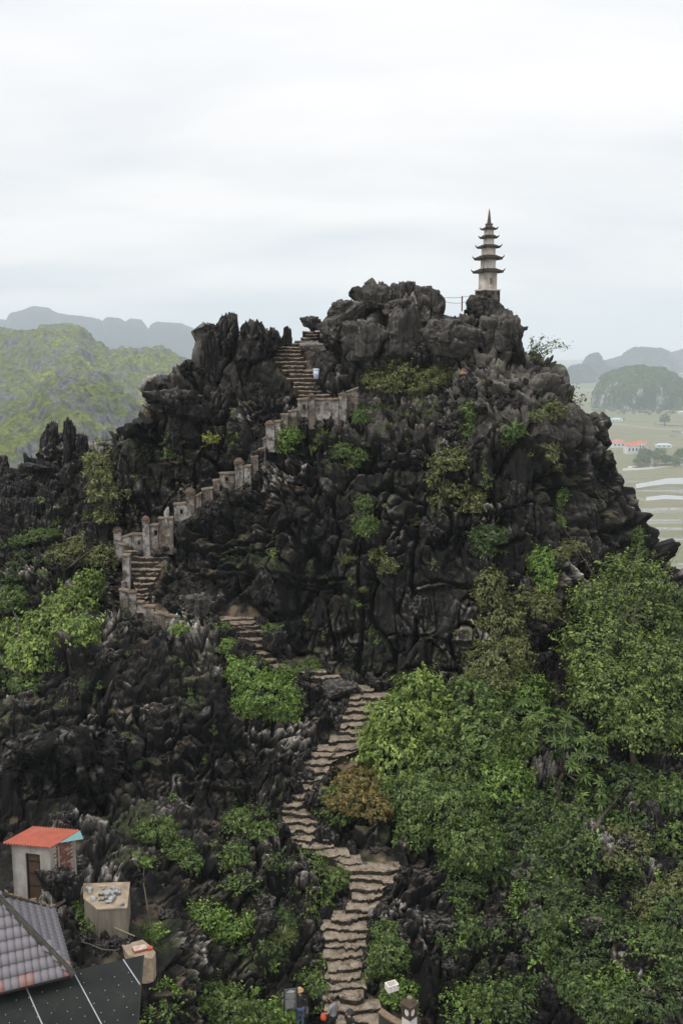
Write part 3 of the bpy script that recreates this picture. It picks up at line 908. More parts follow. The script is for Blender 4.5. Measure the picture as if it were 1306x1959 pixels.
# ------------------------------------------------------------------ boulders and loose rock
def rock_shape(kind, seed, n=26, rugged=0.8):
    """A unit rock: an angular block, a fluted crag or a flat slab; one shared mesh per shape."""
    rng = np.random.default_rng(seed)
    # cube sphere
    g = np.linspace(-1, 1, n + 1)
    A, B = np.meshgrid(np.tan(g * math.pi / 4), np.tan(g * math.pi / 4), indexing='ij')
    Vs, Fs, off = [], [], 0
    for ax in range(3):
        for sg in (1, -1):
            p = [None] * 3
            p[ax] = np.full_like(A, sg); p[(ax + 1) % 3] = A * sg; p[(ax + 2) % 3] = B
            Vs.append(np.stack(p, -1).reshape(-1, 3))
            Fs.append(grid_faces(n + 1, n + 1)[:, ::-1] + off); off += (n + 1) ** 2
    V = np.concatenate(Vs); F = np.concatenate(Fs)
    key = np.round(V * 1e4).astype(np.int64)
    u, idx, inv = np.unique(key, axis=0, return_index=True, return_inverse=True)
    V = V[idx]; F = inv.reshape(-1)[F]
    d = V / np.linalg.norm(V, axis=1, keepdims=True)
    k = 15 if kind != 'crag' else 12
    nn = rng.normal(size=(k, 3))
    if kind == 'crag': nn[:, 2] *= 0.35
    if kind == 'slab': nn[: k // 2, :2] *= 0.3
    nn = np.concatenate([nn, [[0, 0, 1], [0, 0, -1], [1, 0, 0], [-1, 0, 0], [0, 1, 0], [0, -1, 0]] + rng.normal(size=(6, 3)) * 0.15])
    nn /= np.linalg.norm(nn, axis=1, keepdims=True)
    dist = rng.uniform(0.62, 1.05, len(nn))
    q = np.clip(d @ nn.T, 0, None) / dist[None]
    r = (q ** 44).sum(1) ** (-1 / 44)
    P0 = d * r[:, None]
    o = rng.uniform(-50, 50, 3)
    P = tuple((P0[:, i] + o[i]).astype(np.float32) for i in range(3))
    f1, e1, r1, t1 = cells(P, (1.6, 1.6, 0.9), seed, box=2)
    dd = (r1 - 0.5) * 0.20 + t1 * 0.16 - (1 - sst(0, 0.06, e1)) * 0.12 - groove(P, (1.5, 1.5, 0.3), seed + 51, 0.05) * 0.10
    f = 3.2 if kind != 'slab' else 2.4
    dd = dd + (ridged(P, (f, f, 0.5 if kind == 'crag' else 1.3), 3, seed + 7) - 0.5) * (0.24 if kind == 'crag' else 0.09)
    dd = dd + fbm(P, 7.0, 3, seed + 9) * 0.05
    if rugged:
        f2_, e2_, r2_, t2_ = cells(P, (4.2, 4.2, 2.2), seed + 3, box=True)
        dd = dd + ((r2_ - 0.5) * 0.10 + t2_ * 0.06 - (1 - sst(0, 0.10, e2_)) * 0.04 + (ridged(P, (8, 8, 3), 3, seed + 41) - 0.5) * 0.08) * rugged
    P1 = P0 + d * dd[:, None]
    if kind == 'crag':
        sp = np.clip(ridged(P, (3.0, 3.0, 0.3), 3, seed + 21) - 0.45, 0, 1)
        P1[:, 2] += sp * np.clip(P0[:, 2], 0, 1) * 1.0
    me = np_mesh('rock', P1, F, n > 40, (M_ROCK,))
    no = np.zeros(len(P1) * 3, np.float32)
    me.vertices.foreach_get('normal', no)
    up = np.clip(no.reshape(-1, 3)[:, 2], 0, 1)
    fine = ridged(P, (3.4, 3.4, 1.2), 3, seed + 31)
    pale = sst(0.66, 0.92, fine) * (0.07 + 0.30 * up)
    me.attributes.new('pale', 'FLOAT', 'POINT').data.foreach_set('value', np.clip(pale, 0, 1).astype(np.float32))
    return me


BIGROCK = None
ROCKS = {'block': [rock_shape('block', 10 + i) for i in range(4)], 'crag': [rock_shape('crag', 30 + i) for i in range(4)], 'slab': [rock_shape('slab', 50 + i) for i in range(3)]}
rr = random.Random(4)


SUMMIT = 'boulders on the summit'


def boulder(px, py, w, h, kind, label, v=0, yaw=0.0, tilt=(0, 0), dD=0.0, D=None, depth=0.8, group='big boulders of the karst peak', mat=None):
    D = (D if D else (ground_d(px, py, 2) or 50)) + dD
    s = mpp(px, py, D)
    me = ROCKS[kind][v % len(ROCKS[kind])]
    o = link('boulder', me)
    if mat is None and group == SUMMIT: mat = M_ROCK_GREY  # summit boulders coloured lighter, for their own grey and the stronger light alike
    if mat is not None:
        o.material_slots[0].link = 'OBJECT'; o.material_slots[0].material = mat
    o.location = W(px, py, D)
    o.rotation_euler = (tilt[0], tilt[1], yaw)
    o.scale = (w * s / 1.75, w * s * depth / 1.75, h * s / 1.75)
    return props(o, label, 'boulder', group)


SUMMIT = 'boulders on the summit'
boulder(858, 648, 110, 76, 'slab', 'brown-grey flat-faced boulder with pale top edge left below the pagoda', 0, 0.1, (0.15, 0.06), D=61.0, depth=0.5, group=SUMMIT)
boulder(955, 640, 100, 80, 'block', 'dark blocky boulder directly under the pagoda rock', 1, 0.5, (0, 0), D=61.6, depth=0.6, group=SUMMIT)
boulder(928, 588, 70, 46, 'block', 'knobbly grey rock that carries the pagoda plinth', 2, 0.2, (0, 0), D=63.3, depth=0.8, group=SUMMIT)
boulder(648, 622, 92, 46, 'slab', 'dark leaning slab right of the top steps', 1, 0.2, (0, -0.65), D=63.2, depth=0.7, group=SUMMIT)
boulder(656, 594, 60, 30, 'block', 'dark boulder lying on the leaning slab', 3, 0.9, (0, 0.1), D=63.8, group=SUMMIT)
boulder(598, 619, 32, 28, 'block', 'small dark round boulder perched at the top of the steps', 0, 0.4, D=65.6, group=SUMMIT)
boulder(594, 662, 46, 20, 'slab', 'flat pale slab jutting out beside the upper steps', 2, 0.3, (0.1, -0.08), D=62.4, group=SUMMIT, mat=M_ROCK_PALE)
boulder(722, 574, 62, 44, 'crag', 'fluted crag with pale streaks at the summit', 0, 0.3, D=64.4, group=SUMMIT)
boulder(768, 570, 62, 44, 'crag', 'middle fluted crag of the summit between two others', 1, 1.2, D=64.6, group=SUMMIT)
boulder(820, 574, 62, 54, 'block', 'overhanging square crag left of the wire railing', 2, 0.2, D=64.2, group=SUMMIT)
boulder(700, 650, 100, 84, 'block', 'big square-cut dark block below the summit crags', 1, 0.1, D=62.2, depth=0.6, group=SUMMIT)
boulder(776, 640, 86, 90, 'block', 'dark upright block right of the square-cut block', 3, 0.7, D=62.6, depth=0.6, group=SUMMIT)
boulder(768, 592, 70, 40, 'block', 'grey rounded boulder under the summit crags', 0, 2.2, D=63.2, group=SUMMIT)
LEFT = 'crags of the left shoulder'
boulder(408, 634, 36, 30, 'block', 'small squared rock at the left end of the fluted crest', 2, 0.1, D=63.4, group=LEFT)
boulder(438, 644, 46, 50, 'crag', 'tall spiked crag left of the upper steps', 2, 0.5, D=63.6, group=LEFT)
boulder(482, 655, 70, 56, 'crag', 'broad fluted crag between the tall spike and the upper steps', 3, 1.4, D=63.4, group=LEFT)
boulder(522, 655, 36, 36, 'crag', 'short crag leaning over the upper steps', 0, 2.0, D=64.6, group=LEFT)
boulder(550, 648, 16, 34, 'crag', 'narrow rock post left of the gap at the head of the steps', 1, 0.3, D=66.0, group=LEFT)
boulder(402, 690, 40, 80, 'crag', 'narrow crag under the squared rock of the crest', 1, 0.9, D=63.0, group=LEFT)
boulder(345, 775, 90, 62, 'block', 'bulging dark rock at the left edge of the peak', 0, 0.6, D=60.6, group=LEFT)
boulder(100, 852, 34, 50, 'crag', 'wide upright rock fin on the left spur', 2, 0.2, D=72.2, group='rock fins on the left spur')
boulder(136, 846, 26, 62, 'crag', 'tallest thin rock fin on the left spur', 3, 0.9, D=72.0, group='rock fins on the left spur')
boulder(158, 856, 28, 36, 'crag', 'low broken rock fin right of the tallest fin', 0, 1.9, D=72.0, group='rock fins on the left spur')
boulder(66, 893, 50, 12, 'slab', 'dark flat ledge sticking out to the left on the spur', 0, 0.2, (0, 0.15), D=70.5, group='rock fins on the left spur')
FRONT = 'boulders beside the stairway'
me = rock_shape('block', 13, 96, 0.0)          # the huge boulder: true size, jointed like the cliff
n_ = len(me.vertices); co = np.zeros(n_ * 3, np.float32); me.vertices.foreach_get('co', co); no = co.copy(); me.vertices.foreach_get('normal', no)
co = co.reshape(-1, 3); no = no.reshape(-1, 3)
sz = np.array([3.1, 1.7, 1.9]); V_ = co * sz
_, dd_ = rock_disp(tuple((V_[:, k] + 31.0).astype(np.float32) for k in range(3)), np.full(n_, 0.35, np.float32))
V_ = V_ + no * (dd_ * 0.55)[:, None]
me.vertices.foreach_set('co', np.ascontiguousarray(V_, dtype=np.float32).ravel()); me.update()
o = link('boulder', me); o.location = W(140, 1455, 44.0); o.rotation_euler = (0.1, 0.14, 0.35)
props(o, 'huge overhanging boulder above the red-roofed hut', 'boulder', FRONT)
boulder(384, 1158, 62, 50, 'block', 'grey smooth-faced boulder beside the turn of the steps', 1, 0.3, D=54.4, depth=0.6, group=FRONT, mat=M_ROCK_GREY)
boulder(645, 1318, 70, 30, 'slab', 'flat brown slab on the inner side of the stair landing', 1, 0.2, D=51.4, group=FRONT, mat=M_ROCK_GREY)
boulder(725, 1312, 44, 34, 'block', 'dark lump at the cliff foot beside the stair landing', 2, 0.6, D=52.0, group=FRONT)
boulder(800, 1690, 66, 60, 'block', 'rough dark boulder right of the wide stair landing', 0, 0.9, D=41.4, group=FRONT)
boulder(724, 1746, 40, 14, 'slab', 'thin pale stone slab on the right edge of the lower steps', 2, -0.25, (0, -0.2), D=39.6, group=FRONT, mat=M_ROCK_PALE)
boulder(1186, 1838, 30, 34, 'block', 'pale grey boulder at the left of three on the scrub slope', 3, 0.3, D=37.2, group='pale boulders on the scrub slope', mat=M_ROCK_PALE)
boulder(1214, 1852, 42, 34, 'block', 'largest pale boulder in the middle of three on the scrub slope', 1, 1.0, D=37.0, group='pale boulders on the scrub slope', mat=M_ROCK_PALE)
boulder(1250, 1850, 26, 20, 'block', 'smallest pale boulder at the right of three on the scrub slope', 2, 0.1, D=37.1, group='pale boulders on the scrub slope', mat=M_ROCK_PALE)
boulder(114, 1690, 62, 60, 'block', 'dark rock against the brick side of the hut', 0, 0.4, D=34.2, group=FRONT)
boulder(1004, 1690, 70, 70, 'block', 'dark square outcrop among shrubs right of the stairway', 1, 0.3, D=41.4, group=FRONT)
boulder(820, 1770, 90, 40, 'slab', 'long dark ledge in the rubble right of the lower steps', 0, 0.3, D=39.4, group=FRONT)

# loose rock that belongs to the hill: along the stair edges and over the slopes
n_rock = 0


def loose(px, py, w, parent, kind=None, flat=1.0, sink=0.25):
    global n_rock
    D = ground_d(px, py, 1)
    if not D: return
    p = W(px, py, D)
    s = mpp(px, py, D)
    kind = kind or rr.choice(['block', 'block', 'crag', 'slab'])
    o = link('rock', rr.choice(ROCKS[kind]), parent)
    r = w * s / 1.8
    o.location = p + Vector((0, 0, -sink * r))
    o.rotation_euler = (rr.uniform(-0.35, 0.35), rr.uniform(-0.35, 0.35), rr.uniform(0, 6.28))
    k = rr.uniform(0.75, 1.4)
    o.scale = (r * rr.uniform(0.8, 1.2), r * rr.uniform(0.8, 1.2), r * k * flat)
    n_rock += 1


for fl in (FLIGHT_LOW, FLIGHT_MID, FLIGHT_BEND):
    for y, a_, b_ in fl:
        if rr.random() < 0.95: loose(a_ - rr.uniform(2, 13), y + rr.uniform(-6, 6), rr.uniform(12, 28), slope)
        if rr.random() < 0.95: loose(b_ + rr.uniform(2, 13), y + rr.uniform(-6, 6), rr.uniform(12, 28), slope)
for x0, y0, x1, y1 in ((420, 1200, 470, 1225), (530, 1275, 600, 1320), (560, 1300, 640, 1330), (690, 1290, 745, 1315)):
    for _ in range(5): loose(rr.uniform(x0, x1), rr.uniform(y0, y1), rr.choice([10, 14, 20]), slope)
for q0, q1 in zip(PIERS[:-1], PIERS[1:]):
    for _ in range(9):
        u = rr.random(); loose(q0[0] + (q1[0] - q0[0]) * u, q0[2] + (q1[2] - q0[2]) * u + rr.uniform(8, 26), rr.choice([9, 13, 18]), peak, sink=0.1)
for _ in range(16): loose(rr.uniform(160, 250), rr.uniform(1785, 1822), rr.choice([16, 24, 30]), slope)
for _ in range(100):
    px, py = rr.uniform(-20, 1320), rr.uniform(1250, 1965)
    if 640 < px < 1306 and 1270 < py < 1560: continue
    loose(px, py, rr.choice([14, 18, 24, 34, 46]), slope)
for _ in range(80):
    px, py = rr.uniform(215, 1240), rr.uniform(600, 1180)
    loose(px, py, rr.choice([12, 16, 22, 32, 44]), peak, sink=0.35)
for _ in range(60):
    px, py = rr.gauss(880, 70), rr.gauss(745, 26)
    loose(px, py, rr.choice([10, 14, 20]), peak, sink=0.1)
for x0, x1, y0, y1, nn_ in ((380, 425, 968, 1004, 26), (296, 336, 1008, 1050, 26), (232, 300, 1168, 1215, 26)):
    for _ in range(nn_): loose(rr.uniform(x0, x1), rr.uniform(y0, y1), rr.choice([6, 8, 11]), peak, 'block', sink=0.0)
for _ in range(90):
    loose(rr.uniform(-10, 210), rr.uniform(890, 1080), rr.choice([14, 20, 30]), spur, 'crag')
print('rocks', n_rock, round(time.time() - T0, 1))
# ------------------------------------------------------------------ stairways
def step_materials():
    m, nt, b = new_mat('trodden_soil_and_stone')
    q = NT(nt)
    pos = q.n('ShaderNodeNewGeometry').outputs['Position']
    c = q.mix(q.ramp(q.noise(pos, 3.5, 6, 0.7), (0.35, 0.0), (0.65, 1.0)), (0.12, 0.095, 0.07), (0.30, 0.245, 0.185))
    c = q.mix(q.ramp(q.noise(pos, 13, 5, 0.75), (0.56, 0.0), (0.66, 1.0)), c, (0.36, 0.33, 0.30))
    c = q.mix(q.ramp(q.noise(pos, 2.2, 6, 0.75), (0.36, 1.0), (0.47, 0.0)), c, (0.04, 0.032, 0.024))
    q.l(c, b.inputs['Base Color']); b.inputs['Roughness'].default_value = 0.9
    b.inputs['Specular IOR Level'].default_value = 0.2
    q.l(q.bump(q.noise(pos, 16, 6, 0.75), 0.9, 0.05), b.inputs['Normal'])
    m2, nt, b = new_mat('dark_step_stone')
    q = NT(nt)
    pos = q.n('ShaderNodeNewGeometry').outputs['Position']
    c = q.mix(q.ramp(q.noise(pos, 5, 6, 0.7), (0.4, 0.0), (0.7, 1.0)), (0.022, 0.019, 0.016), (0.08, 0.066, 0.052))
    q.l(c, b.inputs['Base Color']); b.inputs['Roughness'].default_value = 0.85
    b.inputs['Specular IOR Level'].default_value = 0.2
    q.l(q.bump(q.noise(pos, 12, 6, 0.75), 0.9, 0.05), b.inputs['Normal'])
    return m, m2


M_TREAD, M_RISER = step_materials()
rs = np.random.default_rng(12)


def flight(fl, depth, off=-0.12, min_run=0.2):
    root = bpy.data.objects.new('stairway', None); COL.objects.link(root)
    props(root, kind='structure')
    pts = []
    Dp = 0
    for y, a_, b_ in fl:
        D = float(depth(np.array([(a_ + b_) / 2.0]), np.array([float(y)]))[0]) + off
        D = max(D, Dp + min_run) if Dp else D
        Dp = D
        pts.append((y, a_, b_, D))
    root.location = W((fl[0][1] + fl[0][2]) / 2, fl[0][0], pts[0][3])
    o0 = np.array(root.location)
    pts.append((pts[-1][0] - 10, pts[-1][1], pts[-1][2], pts[-1][3] + 0.6))
    n = 19
    for (y, a_, b_, D), (y2, a2, b2, D2) in zip(pts[:-1], pts[1:]):
        sk = rs.uniform(-1, 1) * 0.16
        a_ = a_ + rs.uniform(-7, 5); b_ = b_ + rs.uniform(-5, 7)
        L, Rr = np.array(W(a_ - 3, y, D + sk)), np.array(W(b_ + 3, y, D - sk))
        z = (L[2] + Rr[2]) / 2
        L2, R2 = np.array(W(a2 - 3, y2, D2 + 0.25)), np.array(W(b2 + 3, y2, D2 + 0.25))
        # the back of the tread must still cover the width of this step
        L2[0] = min(L2[0], L[0] + 0.1); R2[0] = max(R2[0], Rr[0] - 0.1)
        t = np.linspace(0, 1, n)
        ns = int(rs.integers(3, 6)); cuts = np.sort(rs.uniform(0.08, 0.92, ns)); sid = np.searchsorted(cuts, t)      # separate edging stones
        so, sh_ = rs.uniform(-1, 1, ns + 1) * 0.13, rs.uniform(-1, 1, ns + 1) * 0.035
        jag = so[sid] + np.interp(t, np.linspace(0, 1, 6), rs.uniform(-1, 1, 6)) * 0.05 + rs.normal(0, 0.03, n)
        bow = np.sin(t * math.pi) * rs.uniform(-0.02, 0.12)
        zj = rs.normal(0, 0.014, n) + sh_[sid]
        fx = L[0] + (Rr[0] - L[0]) * t; fy = L[1] + (Rr[1] - L[1]) * t + jag - bow
        bx = L2[0] + (R2[0] - L2[0]) * t; by = np.maximum(L2[1] + (R2[1] - L2[1]) * t, fy + 0.15)
        rows = []
        rows.append(np.stack([fx, fy + 0.06 + rs.normal(0, 0.02, n), np.full(n, z - 0.75)], -1))
        rows.append(np.stack([fx, fy + 0.03 + rs.normal(0, 0.03, n), z - 0.14 + zj + rs.normal(0, 0.02, n)], -1))
        rows.append(np.stack([fx, fy - 0.01, z - 0.035 + zj], -1))
        rows.append(np.stack([fx, fy + 0.035, z + zj], -1))
        for k in (0.35, 0.7, 1.0):
            rows.append(np.stack([fx + (bx - fx) * k, fy + (by - fy) * k, z + 0.02 * k + zj * (1 - k) + rs.normal(0, 0.012, n)], -1))
        rows.append(np.stack([bx, by, np.full(n, z - 0.75)], -1))
        V = np.concatenate(rows) - o0
        F = grid_faces(8, n)
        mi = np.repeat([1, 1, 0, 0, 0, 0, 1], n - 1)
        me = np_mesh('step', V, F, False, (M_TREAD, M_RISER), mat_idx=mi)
        link('step', me, root)
    return root


flight(FLIGHT_LOW + FLIGHT_MID, SLOPE_D)
flight(FLIGHT_BEND, lambda x, y: np.minimum(SLOPE_D(x, y), MASS_D(x, y)) - 0.1)
flight(FLIGHT_LEFT, MASS_D)
flight(FLIGHT_TOP, MASS_D)


# ------------------------------------------------------------------ brick parapets along the upper stairs
def brick_material(name, brick=(0.125, 0.098, 0.074), brick2=(0.075, 0.061, 0.05), mortar=(0.23, 0.21, 0.185), white=0.5, whitec=(0.42, 0.40, 0.38)):
    m, nt, b = new_mat(name)
    q = NT(nt)
    ob = q.n('ShaderNodeNewGeometry').outputs['Position']
    sp = q.n('ShaderNodeSeparateXYZ'); q.l(ob, sp.inputs[0])
    cb = q.n('ShaderNodeCombineXYZ')
    q.l(q.math('ADD', sp.outputs['X'], q.math('MULTIPLY', sp.outputs['Y'], 0.83)), cb.inputs[0]); q.l(sp.outputs['Z'], cb.inputs[1])
    bt = q.n('ShaderNodeTexBrick')
    bt.inputs['Color1'].default_value = (*brick, 1); bt.inputs['Color2'].default_value = (*brick2, 1); bt.inputs['Mortar'].default_value = (*mortar, 1)
    bt.inputs['Scale'].default_value = 1.0; bt.inputs['Mortar Size'].default_value = 0.011; bt.inputs['Brick Width'].default_value = 0.23; bt.inputs['Row Height'].default_value = 0.078
    bt.inputs['Bias'].default_value = -0.1
    q.l(cb.outputs[0], bt.inputs['Vector'])
    n1 = q.noise(ob, 1.1, 5, 0.65); n2 = q.noise(ob, 7, 6, 0.7)
    wf = q.ramp(q.math('ADD', q.math('MULTIPLY', n1, 0.75), q.math('MULTIPLY', n2, 0.25)), (0.55 - 0.16 * white, 0.0), (0.63 - 0.12 * white, 1.0))
    wc = q.mix(n2, tuple(k * 0.6 for k in whitec), whitec)
    c = q.mix(q.math('MULTIPLY', wf, 0.85), bt.outputs['Color'], wc)
    c = q.mix(q.ramp(q.noise(ob, 2.3, 5, 0.7), (0.45, 0.0), (0.62, 0.92)), c, (0.045, 0.036, 0.026))
    q.l(c, b.inputs['Base Color']); b.inputs['Roughness'].default_value = 0.9
    b.inputs['Specular IOR Level'].default_value = 0.15
    h = q.math('ADD', q.math('MULTIPLY', bt.outputs['Fac'], -0.7), n2)
    q.l(q.bump(h, 0.8, 0.03), b.inputs['Normal'])
    return m


M_PARAPET = brick_material('old_parapet_brick', white=0.35)
M_PARAPET_W = brick_material('whitewashed_brick', white=1.0)
M_COPING = plain('weathered_coping', (0.24, 0.195, 0.15), 0.9, (0.11, 0.085, 0.065), 5, 0.6, 0.15)
M_CAPSTONE = plain('red_brown_cap', (0.135, 0.092, 0.068), 0.9, (0.065, 0.05, 0.04), 5, 0.6, 0.15)


def wall_d(px, py):
    return float(MASS_D(np.array([float(px)]), np.array([float(py)]))[0]) - 0.15


def pier(parent, px, top, base, w, dome_cap=True, white=True, D=None):
    D = D or wall_d(px, base)
    s = mpp(px, base, D)
    b0 = W(px, base, D)
    o0 = Vector(parent.location)
    wd = w * s
    h = (base - top) * s * 1.03
    hc = min(0.28 * h, 0.36)
    z0, z1 = b0.z - 0.7, b0.z + h - hc
    mb = MB()
    c = b0 - o0
    mb.box((c.x, c.y, (z0 + z1) / 2 - o0.z), (wd * 0.92, wd * 0.92, z1 - z0), rz=0.12)
    p = mb.build('pier', M_PARAPET_W if white else M_PARAPET, parent)
    k = MB()
    zz = z1 - o0.z
    k.box((c.x, c.y, zz + 0.035), (wd * 1.16, wd * 1.16, 0.07), rz=0.12)
    if dome_cap:
        k.lathe([(wd * 0.56, zz + 0.071), (wd * 0.6, zz + 0.12), (wd * 0.5, zz + hc * 0.6), (wd * 0.3, zz + hc * 0.88), (wd * 0.05, zz + hc)], 10, (c.x, c.y, 0))
    else:
        k.box((c.x, c.y, zz + 0.12), (wd * 0.8, wd * 0.8, 0.1), rz=0.12, taper=0.4)
    k.build('cap', M_CAPSTONE, p)
    return p


def panel(parent, x0, t0, x1, t1, base, thick=0.3, coping=True, white=False, hole=None, D0=None, D1=None, deep=0.42):
    """A stretch of parapet between two columns of the photograph, top edge from t0 to t1."""
    D0 = D0 or wall_d(x0, base); D1 = D1 or wall_d(x1, base)
    o0 = Vector(parent.location)
    a0 = W(x0, base, D0); a1 = W(x1, base, D1)
    ht0 = (base - t0) * mpp(x0, base, D0) * 1.02; ht1 = (base - t1) * mpp(x1, base, D1) * 1.02
    z0t, z1t = a0.z + ht0, a1.z + ht1
    zb = min(a0.z, a1.z) - deep
    dy_ = Vector((0, thick, 0))

    def P(p, z): return Vector((p.x, p.y, z)) - o0
    mb = MB()
    if hole:      # (from, to) along the length and (low, high) of a small square opening
        u0, u1, h0, h1 = hole
        cut = [0, u0, u1, 1]
        for i in range(3):
            q0 = a0.lerp(a1, cut[i]); q1 = a0.lerp(a1, cut[i + 1])
            zt0 = z0t + (z1t - z0t) * cut[i]; zt1 = z0t + (z1t - z0t) * cut[i + 1]
            if i != 1:
                mb.hexa([P(q0, zb), P(q1, zb), P(q1, zb) + dy_, P(q0, zb) + dy_, P(q0, zt0), P(q1, zt1), P(q1, zt1) + dy_, P(q0, zt0) + dy_])
            else:
                zl = a0.z + ht0 * h0; zh = a0.z + ht0 * h1
                e = Vector((0, 0.003, 0))
                mb.hexa([P(q0, zb) + e, P(q1, zb) + e, P(q1, zb) + dy_, P(q0, zb) + dy_, P(q0, zl) + e, P(q1, zl) + e, P(q1, zl) + dy_, P(q0, zl) + dy_])
                mb.hexa([P(q0, zh) + e, P(q1, zh) + e, P(q1, zh) + dy_, P(q0, zh) + dy_, P(q0, zt0) + e, P(q1, zt1) + e, P(q1, zt1) + dy_, P(q0, zt0) + dy_])
    else:
        mb.hexa([P(a0, zb), P(a1, zb), P(a1, zb) + dy_, P(a0, zb) + dy_, P(a0, z0t), P(a1, z1t), P(a1, z1t) + dy_, P(a0, z0t) + dy_])
    o = mb.build('wall_panel', M_PARAPET_W if white else M_PARAPET, parent)
    L_ = (a1 - a0).length
    for _ in range(int(L_ / 0.16) + 1):      # rough footing stones
        f_ = link('stone', rr.choice(ROCKS['block']), parent)
        p_ = a0.lerp(a1, rr.uniform(-0.05, 1.05)) - o0
        k_ = rr.uniform(0.09, 0.2)
        f_.location = (p_.x, p_.y - rr.uniform(-0.02, 0.1), p_.z - rr.uniform(0.0, 0.45)); f_.scale = (k_ * 1.3, k_, k_)
        f_.rotation_euler = (rr.uniform(-.4, .4), rr.uniform(-.4, .4), rr.uniform(0, 6))
        if rr.random() < 0.5:
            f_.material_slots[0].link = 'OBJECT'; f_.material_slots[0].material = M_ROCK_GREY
    if coping:
        k = MB()
        e = Vector((0, 0.06, 0)); g = Vector((0, 0, 0.003)); hh = Vector((0, 0, 0.085))
        ax = (a1 - a0).normalized() * 0.04
        A0, A1 = P(a0, z0t) - ax + g, P(a1, z1t) + ax + g
        k.hexa([A0 - e, A1 - e, A1 + dy_ + e, A0 + dy_ + e, A0 - e + hh, A1 - e + hh, A1 + dy_ + e + hh, A0 + dy_ + e + hh])
        k.build('coping', M_COPING, o)
    return o


par = thing('parapet_wall', 'stepped brick parapet with domed piers climbing the left side of the peak', 'wall', W(226, 1040, wall_d(226, 1040)))
for i, (px, t, b_, w) in enumerate(PIERS):
    pier(par, px, t, b_, w, dome_cap=i < 5, white=i in (0, 1, 4, 6))
panel(par, 234, 1029, 252, 1023, 1048, thick=0.26); panel(par, 253, 1023, 274, 1023, 1048, thick=0.26, hole=(0.55, 0.75, 0.25, 0.6))
panel(par, 288, 1006, 304, 1005, 1048, hole=(0.5, 0.9, 0.55, 0.8)); panel(par, 305, 993, 332, 992, 1046)
panel(par, 334, 966, 357, 964, 1000, white=True, hole=(0.5, 0.72, 0.5, 0.75))
panel(par, 374, 952, 386, 944, 978); panel(par, 387, 938, 407, 935, 968); panel(par, 408, 921, 420, 920, 945)
panel(par, 421, 907, 448, 906, 930, hole=(0.38, 0.58, 0.4, 0.75)); panel(par, 467, 894, 480, 892, 926); panel(par, 481, 876, 494, 874, 905)
panel(par, 495, 862, 508, 858, 890); panel(par, 503, 842, 509, 838, 862); panel(par, 526, 808, 537, 807, 842); panel(par, 538, 795, 551, 794, 822); panel(par, 552, 789, 568, 786, 812)
panel(par, 569, 766, 589, 765, 800, white=True, hole=(0.5, 0.75, 0.5, 0.75)); panel(par, 603, 766, 647, 765, 800, white=True); panel(par, 663, 752, 684, 744, 782)

low = thing('parapet_wall', 'broken lower brick parapet curving round the turn of the left steps', 'wall', W(245, 1120, wall_d(245, 1120)))
panel(low, 222, 1040, 243, 1044, 1066); panel(low, 236, 1064, 249, 1064, 1122, white=True, thick=0.5)
panel(low, 233, 1112, 240, 1114, 1140, coping=False); panel(low, 230, 1130, 246, 1132, 1162)
pier(low, 255, 1122, 1168, 15, dome_cap=False, white=True)
panel(low, 264, 1152, 275, 1154, 1180, white=True); panel(low, 274, 1160, 296, 1162, 1186); panel(low, 293, 1174, 322, 1176, 1198); panel(low, 317, 1178, 345, 1181, 1204, white=True)

# a pale upright stone on the parapet
me = ROCKS['crag'][1]
M_PALESTONE = plain('pale_limestone', (0.42, 0.39, 0.36), 0.9, (0.16, 0.145, 0.13), 3, 0.7)
o = link('standing_stone', rock_shape('crag', 77, 10))
o.data.materials.clear(); o.data.materials.append(M_PALESTONE)
p = W(319, 986, wall_d(318, 1046) + 0.1); o.location = p; o.scale = (0.16, 0.14, 0.42)
props(o, 'pale grey upright stone standing on the brick parapet', 'stone')
print('stairs', round(time.time() - T0, 1))
# ------------------------------------------------------------------ pagoda
M_PLASTER = plain('stained_white_plaster', (0.58, 0.55, 0.51), 0.9, (0.27, 0.225, 0.18), 1.3, 0.4, 0.15, stretch=(2, 2, 0.8))
M_EAVE = plain('mossy_roof_stone', (0.022, 0.021, 0.017), 0.9, (0.055, 0.048, 0.034), 4, 0.6, 0.15)
M_SPIRE = plain('dark_spire_stone', (0.07, 0.06, 0.055), 0.85, (0.15, 0.11, 0.085), 6, 0.4, 0.2)
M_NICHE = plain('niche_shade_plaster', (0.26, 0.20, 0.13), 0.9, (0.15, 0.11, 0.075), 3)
M_PLINTH = rock_material('rubble_plinth', (0.03, 0.026, 0.022), (0.13, 0.11, 0.09), (0.36, 0.31, 0.26))

PD = 63.4
pb = W(932, 554, PD)
ps = mpp(932, 500, PD)
PRZ = R(21)
pag = thing('pagoda', 'slim white five-tiered stone pagoda with spire on the highest rock', 'pagoda', pb, PRZ)


def pz(py): return (554 - py) * ps * 1.006


